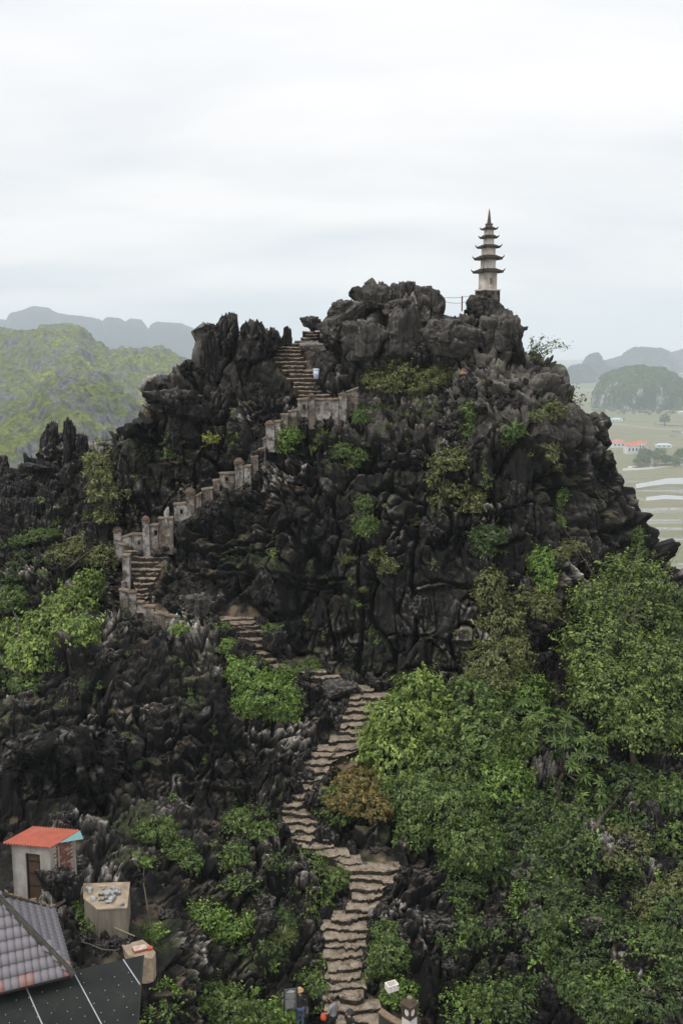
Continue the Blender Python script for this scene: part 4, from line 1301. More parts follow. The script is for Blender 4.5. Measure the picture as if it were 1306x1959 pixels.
def eave(y_top, y_bot, w, w_in, parent, horn=1.0):
    a = w * ps / 1.29 / 2
    ai = w_in * ps / 1.29 / 2 + 0.02
    zb, zt = pz(y_bot), pz(y_top)
    th = (zt - zb) * 0.42
    mb = MB()
    n = 8
    ring_lo, ring_mid, ring_in = [], [], []
    cs = [(-1, -1), (1, -1), (1, 1), (-1, 1)]
    for k in range(4):
        c0, c1 = cs[k], cs[(k + 1) % 4]
        for i in range(n):
            t = i / n
            x, y = c0[0] + (c1[0] - c0[0]) * t, c0[1] + (c1[1] - c0[1]) * t
            e = abs(2 * t - 1) ** 5
            lift = e * 0.03 * horn * (zt - zb)
            ring_lo.append((x * a * (1 + 0.03 * e), y * a * (1 + 0.03 * e), zb + lift))
            ring_mid.append((x * a * (1 + 0.03 * e), y * a * (1 + 0.03 * e), zb + th + lift * 1.4))
            ring_in.append((x * ai, y * ai, zt))
    N = 4 * n
    under = [(x * ai / a * 0.97, y * ai / a * 0.97, zb + 0.015) for x, y, _ in ring_lo]
    vs = under + ring_lo + ring_mid + ring_in
    fs = []
    for r_ in range(3):
        for i in range(N):
            j = (i + 1) % N
            fs.append((r_ * N + i, r_ * N + j, (r_ + 1) * N + j, (r_ + 1) * N + i))
    fs.append(tuple(3 * N + i for i in range(N)))
    mb.add(vs, fs)
    o = mb.build('roof', M_EAVE, parent)
    for c in cs:
        d = Vector((c[0], c[1], 0)).normalized()
        p0 = Vector((c[0] * a * 0.93, c[1] * a * 0.93, zb + th * 0.9))
        L = 0.19 * horn
        pts = [p0, p0 + d * L * 0.5 + Vector((0, 0, L * 0.12)), p0 + d * L * 0.85 + Vector((0, 0, L * 0.42)), p0 + d * L * 1.05 + Vector((0, 0, L * 0.95))]
        MB().tube(pts, [0.055, 0.05, 0.035, 0.008], 6).build('corner_horn', M_EAVE, o)
    return o


def storey(y_top, y_bot, w, parent, name='storey', mat=None):
    a = w * ps / 1.29
    zb, zt = pz(y_bot), pz(y_top)
    return MB().box((0, 0, (zb + zt) / 2), (a, a, zt - zb)).build(name, mat or M_PLASTER, parent)


st5 = storey(523, 554, 33.0, pag); storey(498.6, 516, 27.3, pag); storey(477, 490.5, 25.2, pag); storey(470.7 - 11.4, 471.2, 19.2, pag); storey(443.5, 453.4, 17.4, pag)
eave(515, 523.6, 54, 30, pag); eave(490, 499.2, 50, 26, pag); eave(470.6, 477.6, 41, 22, pag, 0.9); eave(453, 459.8, 31, 19, pag, 0.75); eave(438.6, 444, 27, 16, pag, 0.7)
MB().box((0, 0, pz(514.2)), (30 * ps / 1.29, 30 * ps / 1.29, 0.05)).build('ledge', M_PLASTER, pag)
a5 = 33.0 * ps / 1.29
# niche: raised frame on the front right face, with a recessed panel
fr = MB()
zc_ = pz(540)
for x, zz, wx, hz_ in ((-0.24, 0, 0.07, 0.64), (0.24, 0, 0.07, 0.64), (0, 0.28, 0.55, 0.07), (0, -0.31, 0.55, 0.07)):
    fr.box((x * 0.82, -a5 / 2 - 0.02, zc_ + zz * 0.95), (wx, 0.045, hz_))
fr.build('niche_frame', M_PLASTER, st5)
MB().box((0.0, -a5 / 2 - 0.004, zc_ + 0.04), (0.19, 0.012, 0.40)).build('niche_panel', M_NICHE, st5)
for yy in (0.3, -0.3): MB().box((-a5 / 2 - 0.02, yy, zc_), (0.045, 0.07, 0.9)).build('pilaster', M_PLASTER, st5)
MB().lathe([(0.235, pz(439)), (0.245, pz(437.8)), (0.215, pz(437.4)), (0.225, pz(434)), (0.25, pz(433.2)), (0.25, pz(432.4)), (0.12, pz(431.8))], 14).build('drum', M_SPIRE, pag, True)
prof = [(0.125, pz(432))]
for i in range(12):
    t = i / 12
    z0_, z1_ = pz(430.6 - 25 * t), pz(430.6 - 25 * (t + 0.055))
    r0 = 0.115 * (1 - t) ** 0.8 + 0.012
    prof += [(r0, z0_), (r0 * 1.0, z1_), (r0 * 0.72, z1_ + 0.012)]
prof.append((0.006, pz(405)))
MB().lathe(prof, 10).build('spire', M_SPIRE, pag, True)
apl = 47.7 * ps / 1.29
MB().box((0, 0, -0.035), (apl, apl, 0.07)).build('base_slab', M_PLASTER, pag)
MB().box((0, 0, -0.62), (apl * 0.96, apl * 0.96, 1.09), taper=0.98).build('plinth', M_PLINTH, pag)
rpl = random.Random(8)
for i in range(26):      # rubble stones bedded in the plinth
    face = rpl.choice((0, 1))
    u, zz = rpl.uniform(-0.46, 0.46) * apl, rpl.uniform(-1.0, -0.15)
    o = link('stone', rpl.choice(ROCKS['block']), pag)
    o.location = (u, -apl * 0.48, zz) if face == 0 else (-apl * 0.48, u, zz)
    k = rpl.uniform(0.06, 0.11); o.scale = (k, k, k)

# wire railing beside the pagoda
M_RUST = plain('rusty_post', (0.16, 0.05, 0.035), 0.7, (0.08, 0.035, 0.028), 8)
M_WIRE = plain('grey_wire', (0.18, 0.18, 0.19), 0.6, (0.12, 0.12, 0.13), 8)
g0 = W(883, 592, 64.6)
rail = thing('railing', 'rust-red railing post with two slack wires between summit crag and pagoda', 'railing', g0)
MB().box((0, 0, 0.36), (0.075, 0.075, 0.95)).build('post', M_RUST, rail)
for py0, pym, py1 in ((569.5, 569.5, 567), (577, 580, 574)):
    pts = [W(848, py0, 64.4) - g0, W(866, pym, 64.5) - g0, W(883, (pym if py0 > 570 else 569), 64.6) - g0, W(892, py1 + (2 if py0 > 570 else 0), 64.2) - g0, W(906, py1, 63.8) - g0]
    MB().tube(pts, 0.014, 5).build('wire', M_WIRE, rail)

# ------------------------------------------------------------------ blue-white waste bin by the upper stairs
M_BIN = plain('pale_blue_plastic', (0.50, 0.56, 0.66), 0.5, (0.40, 0.46, 0.55), 5)
M_BINMARK = plain('bin_print', (0.16, 0.20, 0.30), 0.6)
bd = wall_d(604, 724) - 0.5
bp = W(604.5, 725, bd); bs = mpp(604, 715, bd)
bn = thing('waste_bin', 'pale blue plastic waste bin standing beside the upper steps', 'bin', bp, R(8))
MB().lathe([(4.4 * bs, 0), (5.9 * bs, 17 * bs)], 18).build('bucket', M_BIN, bn, True)
MB().lathe([(6.0 * bs, 16.8 * bs), (6.5 * bs, 17 * bs), (6.5 * bs, 18.6 * bs), (5.6 * bs, 19.4 * bs), (2.0 * bs, 19.9 * bs)], 18).build('lid', M_BIN, bn, True)
mk = MB()
for dx_, dz_, w_, h_ in ((-0.05, 0.30, 0.10, 0.035), (0.03, 0.24, 0.14, 0.03), (-0.01, 0.17, 0.06, 0.06)):
    mk.box((dx_, -5.25 * bs - 0.0, dz_), (w_, 0.02, h_))
mk.build('print', M_BINMARK, bn)

# ------------------------------------------------------------------ little hut with a red sheet roof
M_HUTWALL = plain('grey_hut_render', (0.36, 0.34, 0.315), 0.9, (0.20, 0.185, 0.165), 2.2, 0.4, 0.15, stretch=(1, 1, 0.5))
M_HUTBRICK = brick_material('red_hut_brick', (0.30, 0.11, 0.075), (0.20, 0.075, 0.055), (0.42, 0.37, 0.33), 0.12, (0.5, 0.46, 0.42))
M_RED = plain('red_roof_sheet', (0.42, 0.115, 0.07), 0.55, (0.31, 0.085, 0.055), 3, 0.2, 0.3, stretch=(1, 1, 1))
M_TURQ = plain('turquoise_sheet', (0.22, 0.42, 0.40), 0.55, (0.18, 0.34, 0.33), 2, 0, 0.3)
M_DOOR = plain('brown_sheet_door', (0.075, 0.047, 0.028), 0.6, (0.05, 0.033, 0.022), 3)
M_DARKFRAME = plain('dark_frame', (0.02, 0.018, 0.016), 0.7)
hA, hB, hC, hDk = W(5, 1613, 34.5), W(96.5, 1622, 34.1), W(153, 1588, 35.5), W(64, 1581, 35.9)
hz0 = W(50, 1712, 34.6).z - 0.4
hut = thing('hut', 'small grey hut with red corrugated sheet roof and dark brown door', 'hut', (hA.x, hA.y, hz0))
ho = Vector(hut.location)
fl_ = hA.lerp(hB, 0.15); fr_ = hA.lerp(hB, 0.94); ub = (hC - hB); ul = (hDk - hA)
fl_ = fl_ + Vector((ul.x, ul.y, 0)) * 0.06; fr_ = fr_ + Vector((ub.x, ub.y, 0)) * 0.06
bl_ = fl_ + Vector((ul.x, ul.y, 0)) * 0.86; br_ = fr_ + Vector((ub.x, ub.y, 0)) * 0.86
zt_ = min(hA.z, hB.z) - 0.03


def q3(p, z): return Vector((p.x, p.y, z)) - ho


fx = (fr_ - fl_); fx.z = 0; fxn = fx.normalized(); fyn = Vector((-fxn.y, fxn.x, 0))
if fyn.y < 0: fyn = -fyn
th = 0.12


def wall_piece(mb, p, r, z0, z1, inward, mi=0):
    mb.hexa([q3(p, z0), q3(r, z0), q3(r, z0) + inward * th, q3(p, z0) + inward * th, q3(p, z1), q3(r, z1), q3(r, z1) + inward * th, q3(p, z1) + inward * th], mi)


d0, d1 = 0.36, 0.74
mb = MB()
dz_ = W(50, 1627, 34.6).z
wall_piece(mb, fl_, fl_ + fx * d0, hz0, zt_, fyn); wall_piece(mb, fl_ + fx * d1, fr_, hz0, zt_, fyn)
wall_piece(mb, fl_ + fx * d0, fl_ + fx * d1, dz_, zt_, fyn)
mb.build('front_wall', M_HUTWALL, hut)
sx = (br_ - fr_); sx.z = 0; sxn = sx.normalized(); syn = Vector((-sxn.y, sxn.x, 0))
if syn.x > 0: syn = -syn
mb = MB(); wall_piece(mb, fr_ + sx * 0.17, fr_ + sx * 0.86, hz0, zt_, syn); bw_o = mb.build('brick_wall', plain('hut_mortar', (0.48, 0.43, 0.39), 0.95, (0.34, 0.30, 0.27), 6), hut)
M_BRICKS = [plain('red_brick_face', (0.25, 0.115, 0.085), 0.9, (0.16, 0.07, 0.055), 9, 0.4), plain('dull_brick_face', (0.18, 0.085, 0.065), 0.9, (0.11, 0.05, 0.04), 9, 0.4), plain('limed_brick_face', (0.38, 0.30, 0.26), 0.9, (0.22, 0.12, 0.10), 9, 0.4)]
bmesh_ = []
for mm in M_BRICKS:
    q_ = MB().box((0, 0, 0), (0.205, 0.05, 0.066)); o = q_.build('brick', mm, bw_o); bmesh_.append(o.data); bpy.data.objects.remove(o)
rb_ = random.Random(6)
Lb = sx.length * 0.69
ang_b = math.atan2(sxn.y, sxn.x)
zz, row = zt_ - 0.05, 0
while zz > hz0 + 0.5:
    x = 0.105 if row % 2 == 0 else 0.0
    while x < Lb - 0.02:
        if x > 0.03:
            o = link('brick', bmesh_[rb_.choice((0, 0, 1, 1, 2))], bw_o)
            p_ = q3(fr_ + sx * 0.17 + sxn * x, zz) - syn * rb_.uniform(0.0, 0.012)
            o.location = p_; o.rotation_euler = (0, 0, ang_b)
            o.scale = (min(1, (Lb - x) / 0.105 if x > Lb - 0.105 else 1), 1, 1)
        x += 0.215
    zz -= 0.078; row += 1
for u0, u1 in ((0.0, 0.17), (0.86, 1.0)):
    mb = MB(); wall_piece(mb, fr_ + sx * u0 - syn * 0.012, fr_ + sx * u1 - syn * 0.012, hz0, zt_ + 0.002, syn); mb.build('corner_post', M_HUTWALL, hut)
mb = MB()
wall_piece(mb, bl_, br_, hz0, zt_, -fyn); wall_piece(mb, fl_ + fxn * 0.01, bl_, hz0, zt_, fxn); mb.build('back_wall', M_HUTWALL, hut)
df = MB()
for u0, u1 in ((d0, d0 + 0.03), (d1 - 0.03, d1)):
    wall_piece(df, fl_ + fx * u0 + fyn * 0.05, fl_ + fx * u1 + fyn * 0.05, hz0, dz_, fyn * 0.4)
door = MB(); wall_piece(door, fl_ + fx * (d0 + 0.03) + fyn * 0.08, fl_ + fx * (d1 - 0.03) + fyn * 0.08, hz0, dz_ - 0.05, fyn * 0.25)
door = door.build('door', M_DOOR, hut)
df.build('door_frame', M_DARKFRAME, hut)
for k in range(1, 4):
    rb = MB()
    zz = hz0 + 0.35 + (dz_ - hz0 - 0.4) * k / 3.6
    wall_piece(rb, fl_ + fx * (d0 + 0.05) + fyn * 0.06, fl_ + fx * (d1 - 0.05) + fyn * 0.06, zz, zz + 0.045, fyn * 0.15)
    rb.build('door_rail', M_DARKFRAME, door)
mb = MB(); pc = q3(fr_ + sx * 0.3 - syn * 0.05, 0); mb.tube([pc + Vector((0, 0, hz0 + 0.9)), pc + Vector((0, 0, zt_ - 0.12))], 0.035, 8); mb.build('drain_pipe', M_HUTWALL, hut)


def corrugated(name, A_, B_, C_, D_, n, amp, mat, parent, o0, along=6, thick=0.012):
    """Sheet A-B (lower edge) to D-C (upper edge) with waves running up the slope."""
    nu = n * 6 + 1
    u = np.linspace(0, 1, nu)[None]; v = np.linspace(0, 1, along)[:, None]
    A_, B_, C_, D_ = (np.array(p - o0) for p in (A_, B_, C_, D_))
    P = ((1 - v) * (1 - u))[..., None] * A_ + ((1 - v) * u)[..., None] * B_ + (v * u)[..., None] * C_ + (v * (1 - u))[..., None] * D_
    nn = np.cross(B_ - A_, D_ - A_); nn /= np.linalg.norm(nn)
    if nn[2] < 0: nn = -nn
    P = P + nn * (np.clip(np.sin(u * n * 2 * math.pi) * 1.8, -1, 1) * amp)[..., None]
    top = P.reshape(-1, 3); bot = top - nn * thick
    F = grid_faces(along, nu)
    me = np_mesh(name, np.concatenate([top, bot]), np.concatenate([F, F[:, ::-1] + len(top)]), True, (mat,))
    return link(name, me, parent)


rf = corrugated('roof', hA, hB, hC, hDk, 17, 0.028, M_RED, hut, ho)
# turquoise gable sheet under the raised right edge of the roof
e = sxn
g1, g2 = hB.lerp(hC, 0.30) + Vector((0.015, 0, -0.02)), hC + Vector((0.015, 0, -0.02))
g3 = W(160, 1605, hC.y - 0.1)
mb = MB(); o_ = Vector((-0.012, 0.012, 0))
mb.add([g1 - ho, g3 - ho, g2 - ho, g1 - ho + o_, g3 - ho + o_, g2 - ho + o_], [(0, 1, 2), (5, 4, 3), (0, 3, 4, 1), (1, 4, 5, 2), (2, 5, 3, 0)])
mb.build('gable_sheet', M_TURQ, hut)

# ------------------------------------------------------------------ tiled hip roof at the lower left
M_TILE = plain('grey_lilac_roof_tile', (0.19, 0.18, 0.195), 0.75, (0.13, 0.122, 0.134), 1.2, 0.15, 0.25)
M_TILE_RED = plain('red_worn_roof_tile', (0.30, 0.11, 0.08), 0.75, (0.2, 0.16, 0.165), 5)
M_RIDGE = plain('dark_ridge_mortar', (0.055, 0.05, 0.044), 0.9, (0.03, 0.028, 0.025), 5, 0.5)
M_PAVWALL = plain('pavilion_wall', (0.3, 0.28, 0.26), 0.9, (0.2, 0.18, 0.17), 2)
KD = 25.5
K = W(137, 1866, KD)
e1 = Vector((-math.sin(R(66)), -math.cos(R(66)), 0)); e2 = Vector((-math.sin(R(23.5)), math.cos(R(23.5)), 0))
pav = thing('pavilion', 'pavilion with steep grey tiled hip roof and red-worn eave tiles', 'pavilion', K)
PIT = R(46)
LW, LL = 3.6, 6.5              # eave lengths along e2 and e1
HR = LW / 2 * math.tan(PIT)
apex = (e1 + e2) * (LW / 2) + Vector((0, 0, HR))
far_c = e2 * LW
ridge_end = apex + e1 * (LL - LW)
body = MB()
lo_ = [Vector((0, 0, -0.03)), e1 * LL, e1 * LL + e2 * LW, far_c]
under = Vector((0, 0, -0.06))
body.add([Vector((0, 0, 0)) + under, far_c + under, e1 * LL + e2 * LW + under, e1 * LL + under, apex + under, ridge_end + under],
         [(0, 4, 1), (1, 4, 5, 2), (2, 5, 3), (3, 5, 4, 0), (0, 1, 2, 3)])
body.build('roof_deck', M_RIDGE, pav)
w_ = MB()
ins = 0.35
c4 = [(e1 + e2) * ins, e1 * (LL - ins) + e2 * ins, e1 * (LL - ins) + e2 * (LW - ins), e1 * ins + e2 * (LW - ins)]
w_.hexa([p + Vector((0, 0, -3.2)) for p in c4] + [p + Vector((0, 0, -0.08)) for p in c4])
w_.build('wall', M_PAVWALL, pav)


def tile_mesh():
    """Interlocking tile, 0.20 wide and 0.40 long, two rolls; local x across, y up the slope."""
    nx, ny = 11, 3
    u = np.linspace(0, 0.202, nx); v = np.linspace(0, 0.40, ny)
    U, Vv = np.meshgrid(u, v)
    Z = 0.055 * np.abs(np.sin(U / 0.202 * math.pi)) ** 0.6 + 0.045 * (1 - Vv / 0.40) + 0.0
    top = np.stack([U, Vv, Z], -1).reshape(-1, 3)
    skirt = np.stack([u, np.zeros(nx), np.zeros(nx) + 0.004], -1)
    V = np.concatenate([top, skirt])
    F = grid_faces(ny, nx).tolist()
    n0 = len(top)
    for i in range(nx - 1): F.append([n0 + i, n0 + i + 1, i + 1, i])
    return np_mesh('tile', V, np.array(F), True, (M_TILE,))


TILE = tile_mesh()
TILE_R = TILE.copy(); TILE_R.materials.clear(); TILE_R.materials.append(M_TILE_RED)
rt = random.Random(3)
slope_len = LW / 2 / math.cos(PIT)


def lay(origin, ax, inn, width, tri_both, reds=0.0):
    """Rows of tiles on one roof face: ax along the eave, inn horizontal towards the ridge."""
    up = (inn * math.cos(PIT) + Vector((0, 0, math.sin(PIT))))
    nrm = ax.cross(up)
    if nrm.z < 0: nrm = -nrm
    flip = ax.cross(up).z < 0
    rows = int(slope_len / 0.33) + 1
    for r_ in range(rows):
        s0 = r_ * 0.33
        d_in = s0 * math.cos(PIT)
        a_, b_ = d_in + 0.04, width - (d_in + 0.04 if tri_both else 0)
        x = a_ - ((a_ % 0.20))
        while x < b_ - 0.05:
            if x > a_ - 0.11 and x + 0.20 < b_ + 0.11:
                red = reds and r_ == 0 and rt.random() < reds
                o = link('tile', TILE_R if red else TILE, pav)
                if flip:
                    Mx = Matrix((-ax, up, nrm)).transposed(); p = origin + ax * (x + 0.20) + up * s0
                else:
                    Mx = Matrix((ax, up, nrm)).transposed(); p = origin + ax * x + up * s0
                o.matrix_local = Matrix.Translation(p + nrm * 0.005) @ Mx.to_4x4()
            x += 0.20


lay(Vector((0, 0, 0)), e1, e2, 3.9, False, 0.25)
lay(Vector((0, 0, 0)), e2, e1, LW, True)
hip = MB(); hip.tube([Vector((0, 0, 0.02)) - (e1 + e2) * 0.06, apex + Vector((0, 0, 0.10))], [0.10, 0.09], 8); hip.build('hip_ridge', M_RIDGE, pav)
hip = MB(); hip.tube([far_c + Vector((0, 0, 0.02)), apex + Vector((0, 0, 0.10))], [0.07, 0.09], 8); hip.build('hip_ridge', M_RIDGE, pav)
hip = MB(); hip.tube([apex + Vector((0, 0, 0.10)), ridge_end + Vector((0, 0, 0.1))], 0.1, 8); hip.build('roof_ridge', M_RIDGE, pav)
lf = MB()
for i in range(26):
    t = rt.random(); p = far_c.lerp(apex, t * 0.95) + Vector((rt.uniform(-.1, .1), rt.uniform(-.05, .15), 0.1 + rt.uniform(0, .06)))
    a_ = rt.uniform(0, 6.28); L = rt.uniform(0.06, 0.13)
    u = Vector((math.cos(a_), math.sin(a_), rt.uniform(-.3, .3))) * L; v = Vector((-math.sin(a_), math.cos(a_), rt.uniform(-.3, .3))) * L * 0.4
    lf.add([p - u, p + v, p + u, p - v], [(0, 1, 2, 3)])
props(lf.build('leaf_litter', plain('dry_leaves', (0.16, 0.12, 0.05), 0.9, (0.07, 0.06, 0.03), 9), pav), kind='stuff')

# ------------------------------------------------------------------ dark sheet awning in front of it
m, nt, b = new_mat('dark_roofing_felt'); q = NT(nt)
ob = q.n('ShaderNodeTexCoord').outputs['Object']
c = q.mix(q.ramp(q.noise(ob, 0.9, 5, 0.6), (0.35, 0.0), (0.65, 1.0)), (0.011, 0.0135, 0.013), (0.021, 0.023, 0.0215))
c = q.mix(q.ramp(q.noise(q.mapping(ob, (1, 1, 1)), 4.5, 6, 0.75), (0.58, 0.0), (0.75, 0.45)), c, (0.07, 0.064, 0.057))
q.l(c, b.inputs['Base Color']); b.inputs['Roughness'].default_value = 0.75; b.inputs['Specular IOR Level'].default_value = 0.12
M_FELT = m
M_SEAM = plain('white_seam_strip', (0.36, 0.38, 0.42), 0.6, (0.26, 0.28, 0.31), 5)
M_SCREW = plain('screw_head', (0.5, 0.5, 0.48), 0.5)
aw = thing('awning', 'large dark sheet awning with white seam strips below the tiled roof', 'awning', K + Vector((0, 0, -0.35)))
ao = Vector(aw.location)
sl = Vector((math.sin(R(28)), -math.cos(R(28)), -0.22))          # down the awning, towards the valley side


def onplane(px, py):
    """Where the sight line through that pixel meets the awning's plane."""
    n_ = (-e1).cross(sl)
    d = W(px, py, 1.0)
    return d * (ao.dot(n_) / d.dot(n_))


A0 = onplane(-120, 1925); A1 = onplane(140, 1857.5); A2 = onplane(275, 1827); A3 = onplane(262, 1990); A4 = onplane(236, 2080); A5 = onplane(-120, 2080)
dv = Vector((0, 0, -0.03))
seams = [(onplane(50, 1889), onplane(112, 2030)), (onplane(140, 1857.5), onplane(232, 2030)), (onplane(236, 1836), onplane(268, 1884))]


def sheet_panel(pts):
    mb = MB(); n = len(pts)
    mb.add([p - ao for p in pts] + [p - ao + dv for p in pts], [tuple(range(n)), tuple(reversed(range(n, 2 * n)))] + [(i, i + n, (i + 1) % n + n, (i + 1) % n) for i in range(n)])
    return mb.build('sheet', M_FELT, aw)


B0, B1 = onplane(48, 1881), onplane(118, 2045)
C0, C1 = onplane(138.5, 1858), onplane(240, 2045)
sheet_panel([A0, B0, B1, onplane(-120, 2045)]); sheet_panel([onplane(50, 1880.6), C0, C1, onplane(120, 2045)]); sheet_panel([onplane(140, 1857.5), A2, A3, onplane(242, 2045)])
for p, r_ in seams:
    d = (r_ - p).normalized(); sd_ = Vector((-d.y, d.x, 0)).normalized() * 0.013
    mb = MB(); z = Vector((0, 0, 0.012))
    mb.hexa([p - sd_ - ao + z * 0.3, p + sd_ - ao + z * 0.3, r_ + sd_ - ao + z * 0.3, r_ - sd_ - ao + z * 0.3, p - sd_ - ao + z * 1.5, p + sd_ - ao + z * 1.5, r_ + sd_ - ao + z * 1.5, r_ - sd_ - ao + z * 1.5])
    mb.build('seam_strip', M_SEAM, aw)
sc_ = MB()
for i in range(-7, 12):
    for j in range(0, 8):
        px = 20 + i * 27 + j * 9 + rt.uniform(-3, 3); py = 1895 - i * 6.6 + j * 19 + rt.uniform(-3, 3)
        top = np.interp(px, [-100, 140, 275], [1920, 1864, 1834])
        if px > 262 or py < top or px < -60: continue
        p = onplane(px, py) - ao
        sc_.lathe([(0.013, 0.0), (0.009, 0.012)], 6, p)
props(sc_.build('screws', M_SCREW, aw), kind='stuff')
lip = MB(); lip.tube([A2 - ao, A3 - ao, A4 - ao], 0.02, 6); lip.build('edge_trim', M_DARKFRAME, aw)
for p in (A2, A3):
    MB().box((p - ao) + Vector((-0.15, 0.05, -1.35)), (0.07, 0.07, 2.5)).build('post', M_DARKFRAME, aw) if False else None
pst = MB(); pst.box(A2 - ao + Vector((-0.25, -0.3, -1.6)), (0.08, 0.08, 3.0)); pst.build('post', M_DARKFRAME, aw)


# ------------------------------------------------------------------ concrete tanks with stones on top
def on_level(px, py, z):
    d = W(px, py, 1.0)
    return d * (z / d.z)


M_CONC = plain('stained_concrete', (0.33, 0.27, 0.20), 0.9, (0.16, 0.125, 0.09), 2.2, 0.5, 0.15)
M_CONC_D = plain('damp_concrete', (0.21, 0.19, 0.155), 0.9, (0.10, 0.09, 0.07), 1.6, 0.5, 0.15, stretch=(2, 2, 0.4))
tz = W(210, 1700, 34.6).z
tank_top = [on_level(*p, tz) for p in ((161, 1693), (248, 1690), (242.5, 1738), (187, 1741), (161, 1720))]
tank = thing('water_tank', 'square concrete water tank with a pile of pale stones on top', 'tank', tank_top[3])
to = Vector(tank.location)


def prism(top, h, name, parent, o0, mats):
    n = len(top); mb = MB()
    mb.add([p - o0 for p in top] + [p - o0 - Vector((0, 0, h)) for p in top], [tuple(reversed(range(n)))], 0)
    mb.add([p - o0 for p in top] + [p - o0 - Vector((0, 0, h)) for p in top], [(i, (i + 1) % n, (i + 1) % n + n, i + n) for i in range(n)], 1)
    return mb.build(name, mats, parent)


prism(tank_top, 1.25, 'tank_body', tank, to, [M_CONC_D, M_CONC_D])
cen = sum(tank_top, Vector()) / 5
lidp = [cen + (p - cen) * 1.03 + Vector((0, 0, 0.05)) for p in tank_top]
prism(lidp, 0.05 - 0.003, 'lid', tank, to, [M_CONC, M_CONC])
rk = random.Random(21)
M_PILE = rock_material('pale_pile_stone', (0.13, 0.128, 0.125), (0.42, 0.415, 0.41), (0.7, 0.68, 0.66))
PILE = []
for i in range(3):
    me = rock_shape('block', 90 + i, 8); me.materials.clear(); me.materials.append(M_PILE)
    PILE.append(me)
placed = 0
for cx_, cy_, sx_, sy_, n_, lab in ((207, 1717, 15, 9, 30, 'grey stone lump in the pile on the concrete water tank'), (170, 1706, 5, 4, 5, 'small stone in the little heap at the corner of the water tank'), (227, 1709, 6, 4, 4, 'stone lying apart right of the pile on the water tank')):
    for k in range(n_):
        px, py = rk.gauss(cx_, sx_ * 0.6), rk.gauss(cy_, sy_ * 0.6)
        p = on_level(px, py, tz)
        r_ = rk.uniform(0.07, 0.125)
        hgt = max(0, 1 - math.hypot((px - cx_) / sx_, (py - cy_) / sy_)) * 0.14 if n_ > 10 else 0
        o = link('stone', rk.choice(PILE))
        o.location = (p.x, p.y, tz + 0.05 + r_ * 0.5 + hgt)
        o.rotation_euler = (rk.uniform(-.6, .6), rk.uniform(-.6, .6), rk.uniform(0, 6))
        o.scale = (r_ * rk.uniform(.8, 1.5), r_, r_ * rk.uniform(.5, .8))
        props(o, lab, 'stone', lab.replace('grey stone lump', 'stones').replace('small stone', 'stones').replace('stone lying', 'stones lying'))
p = on_level(197, 1700, tz)
props(MB().box((p.x, p.y, tz + 0.09), (0.22, 0.12, 0.075), rz=0.1).build('brick', plain('beige_brick', (0.42, 0.33, 0.22), 0.9)), 'beige brick lying flat behind the stone pile on the tank', 'brick')
p = on_level(234, 1734, tz)
o = link('stone', PILE[0]); o.location = (p.x, p.y, tz + 0.09); o.scale = (0.1, 0.09, 0.06)
props(o, 'single whitish stone on the front right corner of the tank', 'stone')

tz2 = W(262, 1820, 32.5).z
t2 = [on_level(*p, tz2) for p in ((232, 1808), (273, 1797.5), (291, 1812), (298, 1822), (292, 1834), (246, 1828))]
tk2 = thing('water_tank', 'low round-cornered concrete tank at the awning corner with a brick slab on it', 'tank', t2[0])
prism(t2, 0.9, 'tank_body', tk2, Vector(tk2.location), [M_CONC, M_CONC])
pts = [on_level(278 + 18 * math.cos(a_) - 2, 1836 + 9 * math.sin(a_), tz2 - 0.25) for a_ in np.linspace(0, 6.28, 15)[:-1]]
pts = list(reversed(pts))
prism(pts, 0.75, 'curb', tk2, Vector(tk2.location), [plain('pale_curb', (0.45, 0.40, 0.33), 0.9, (0.28, 0.23, 0.17), 3, 0.5), M_CONC])
sl0 = [on_level(*p, tz2 + 0.10) for p in ((252, 1811), (278, 1806), (283, 1814), (258, 1820))]
slab = thing('slab', 'pinkish brick slab lying on the low concrete tank', 'slab', sl0[0])
prism(sl0, 0.095, 'slab_top', slab, sl0[0], [plain('pale_pink_slab', (0.5, 0.43, 0.38), 0.9, (0.3, 0.2, 0.15), 6), plain('red_brick_edge', (0.32, 0.10, 0.06), 0.9)])
sl1 = [on_level(*p, tz2 + 0.09) for p in ((281.5, 1810.5), (291, 1809), (293, 1813.5), (284, 1815.5))]
props(MB().add([p for p in sl1] + [p - Vector((0, 0, 0.085)) for p in sl1], [(3, 2, 1, 0), (0, 1, 5, 4), (1, 2, 6, 5), (2, 3, 7, 6), (3, 0, 4, 7), (4, 5, 6, 7)]).build('brick', plain('red_brick', (0.40, 0.10, 0.05), 0.9)), 'red brick beside the slab on the low concrete tank', 'brick')

# hose, pole and boards among the rocks
M_HOSE = plain('grey_hose', (0.10, 0.10, 0.10), 0.5); M_POLE = plain('bamboo_pole', (0.30, 0.25, 0.13), 0.7, (0.18, 0.15, 0.08), 5)
pts = [W(x, y, D) for x, y, D in ((150, 1800, 32.6), (172, 1806, 32.4), (196, 1816, 32.2), (222, 1818, 32.3), (236, 1812, 33.0))]
props(MB().tube(pts, 0.016, 6).build('hose', M_HOSE), 'thin grey hose sagging between the pavilion and the low tank', 'hose')
pts = [W(x, y, D) for x, y, D in ((186, 1756, 33.4), (225, 1777, 33.2), (258, 1791, 33.2))]
props(MB().tube(pts, [0.03, 0.025, 0.02], 6).build('pole', M_POLE), 'bent bamboo pole leaning across the front of the water tank', 'pole')
pts = [W(143, 1814, 32.6), W(163, 1798, 32.8)]
props(MB().tube(pts, 0.05, 4).build('board', plain('old_brown_board', (0.14, 0.085, 0.06), 0.8)), 'short brown wooden board sticking out of dark rocks', 'board')
pts = [W(350, 1896, 34.6), W(370, 1928, 34.0), W(384, 1946, 33.6)]
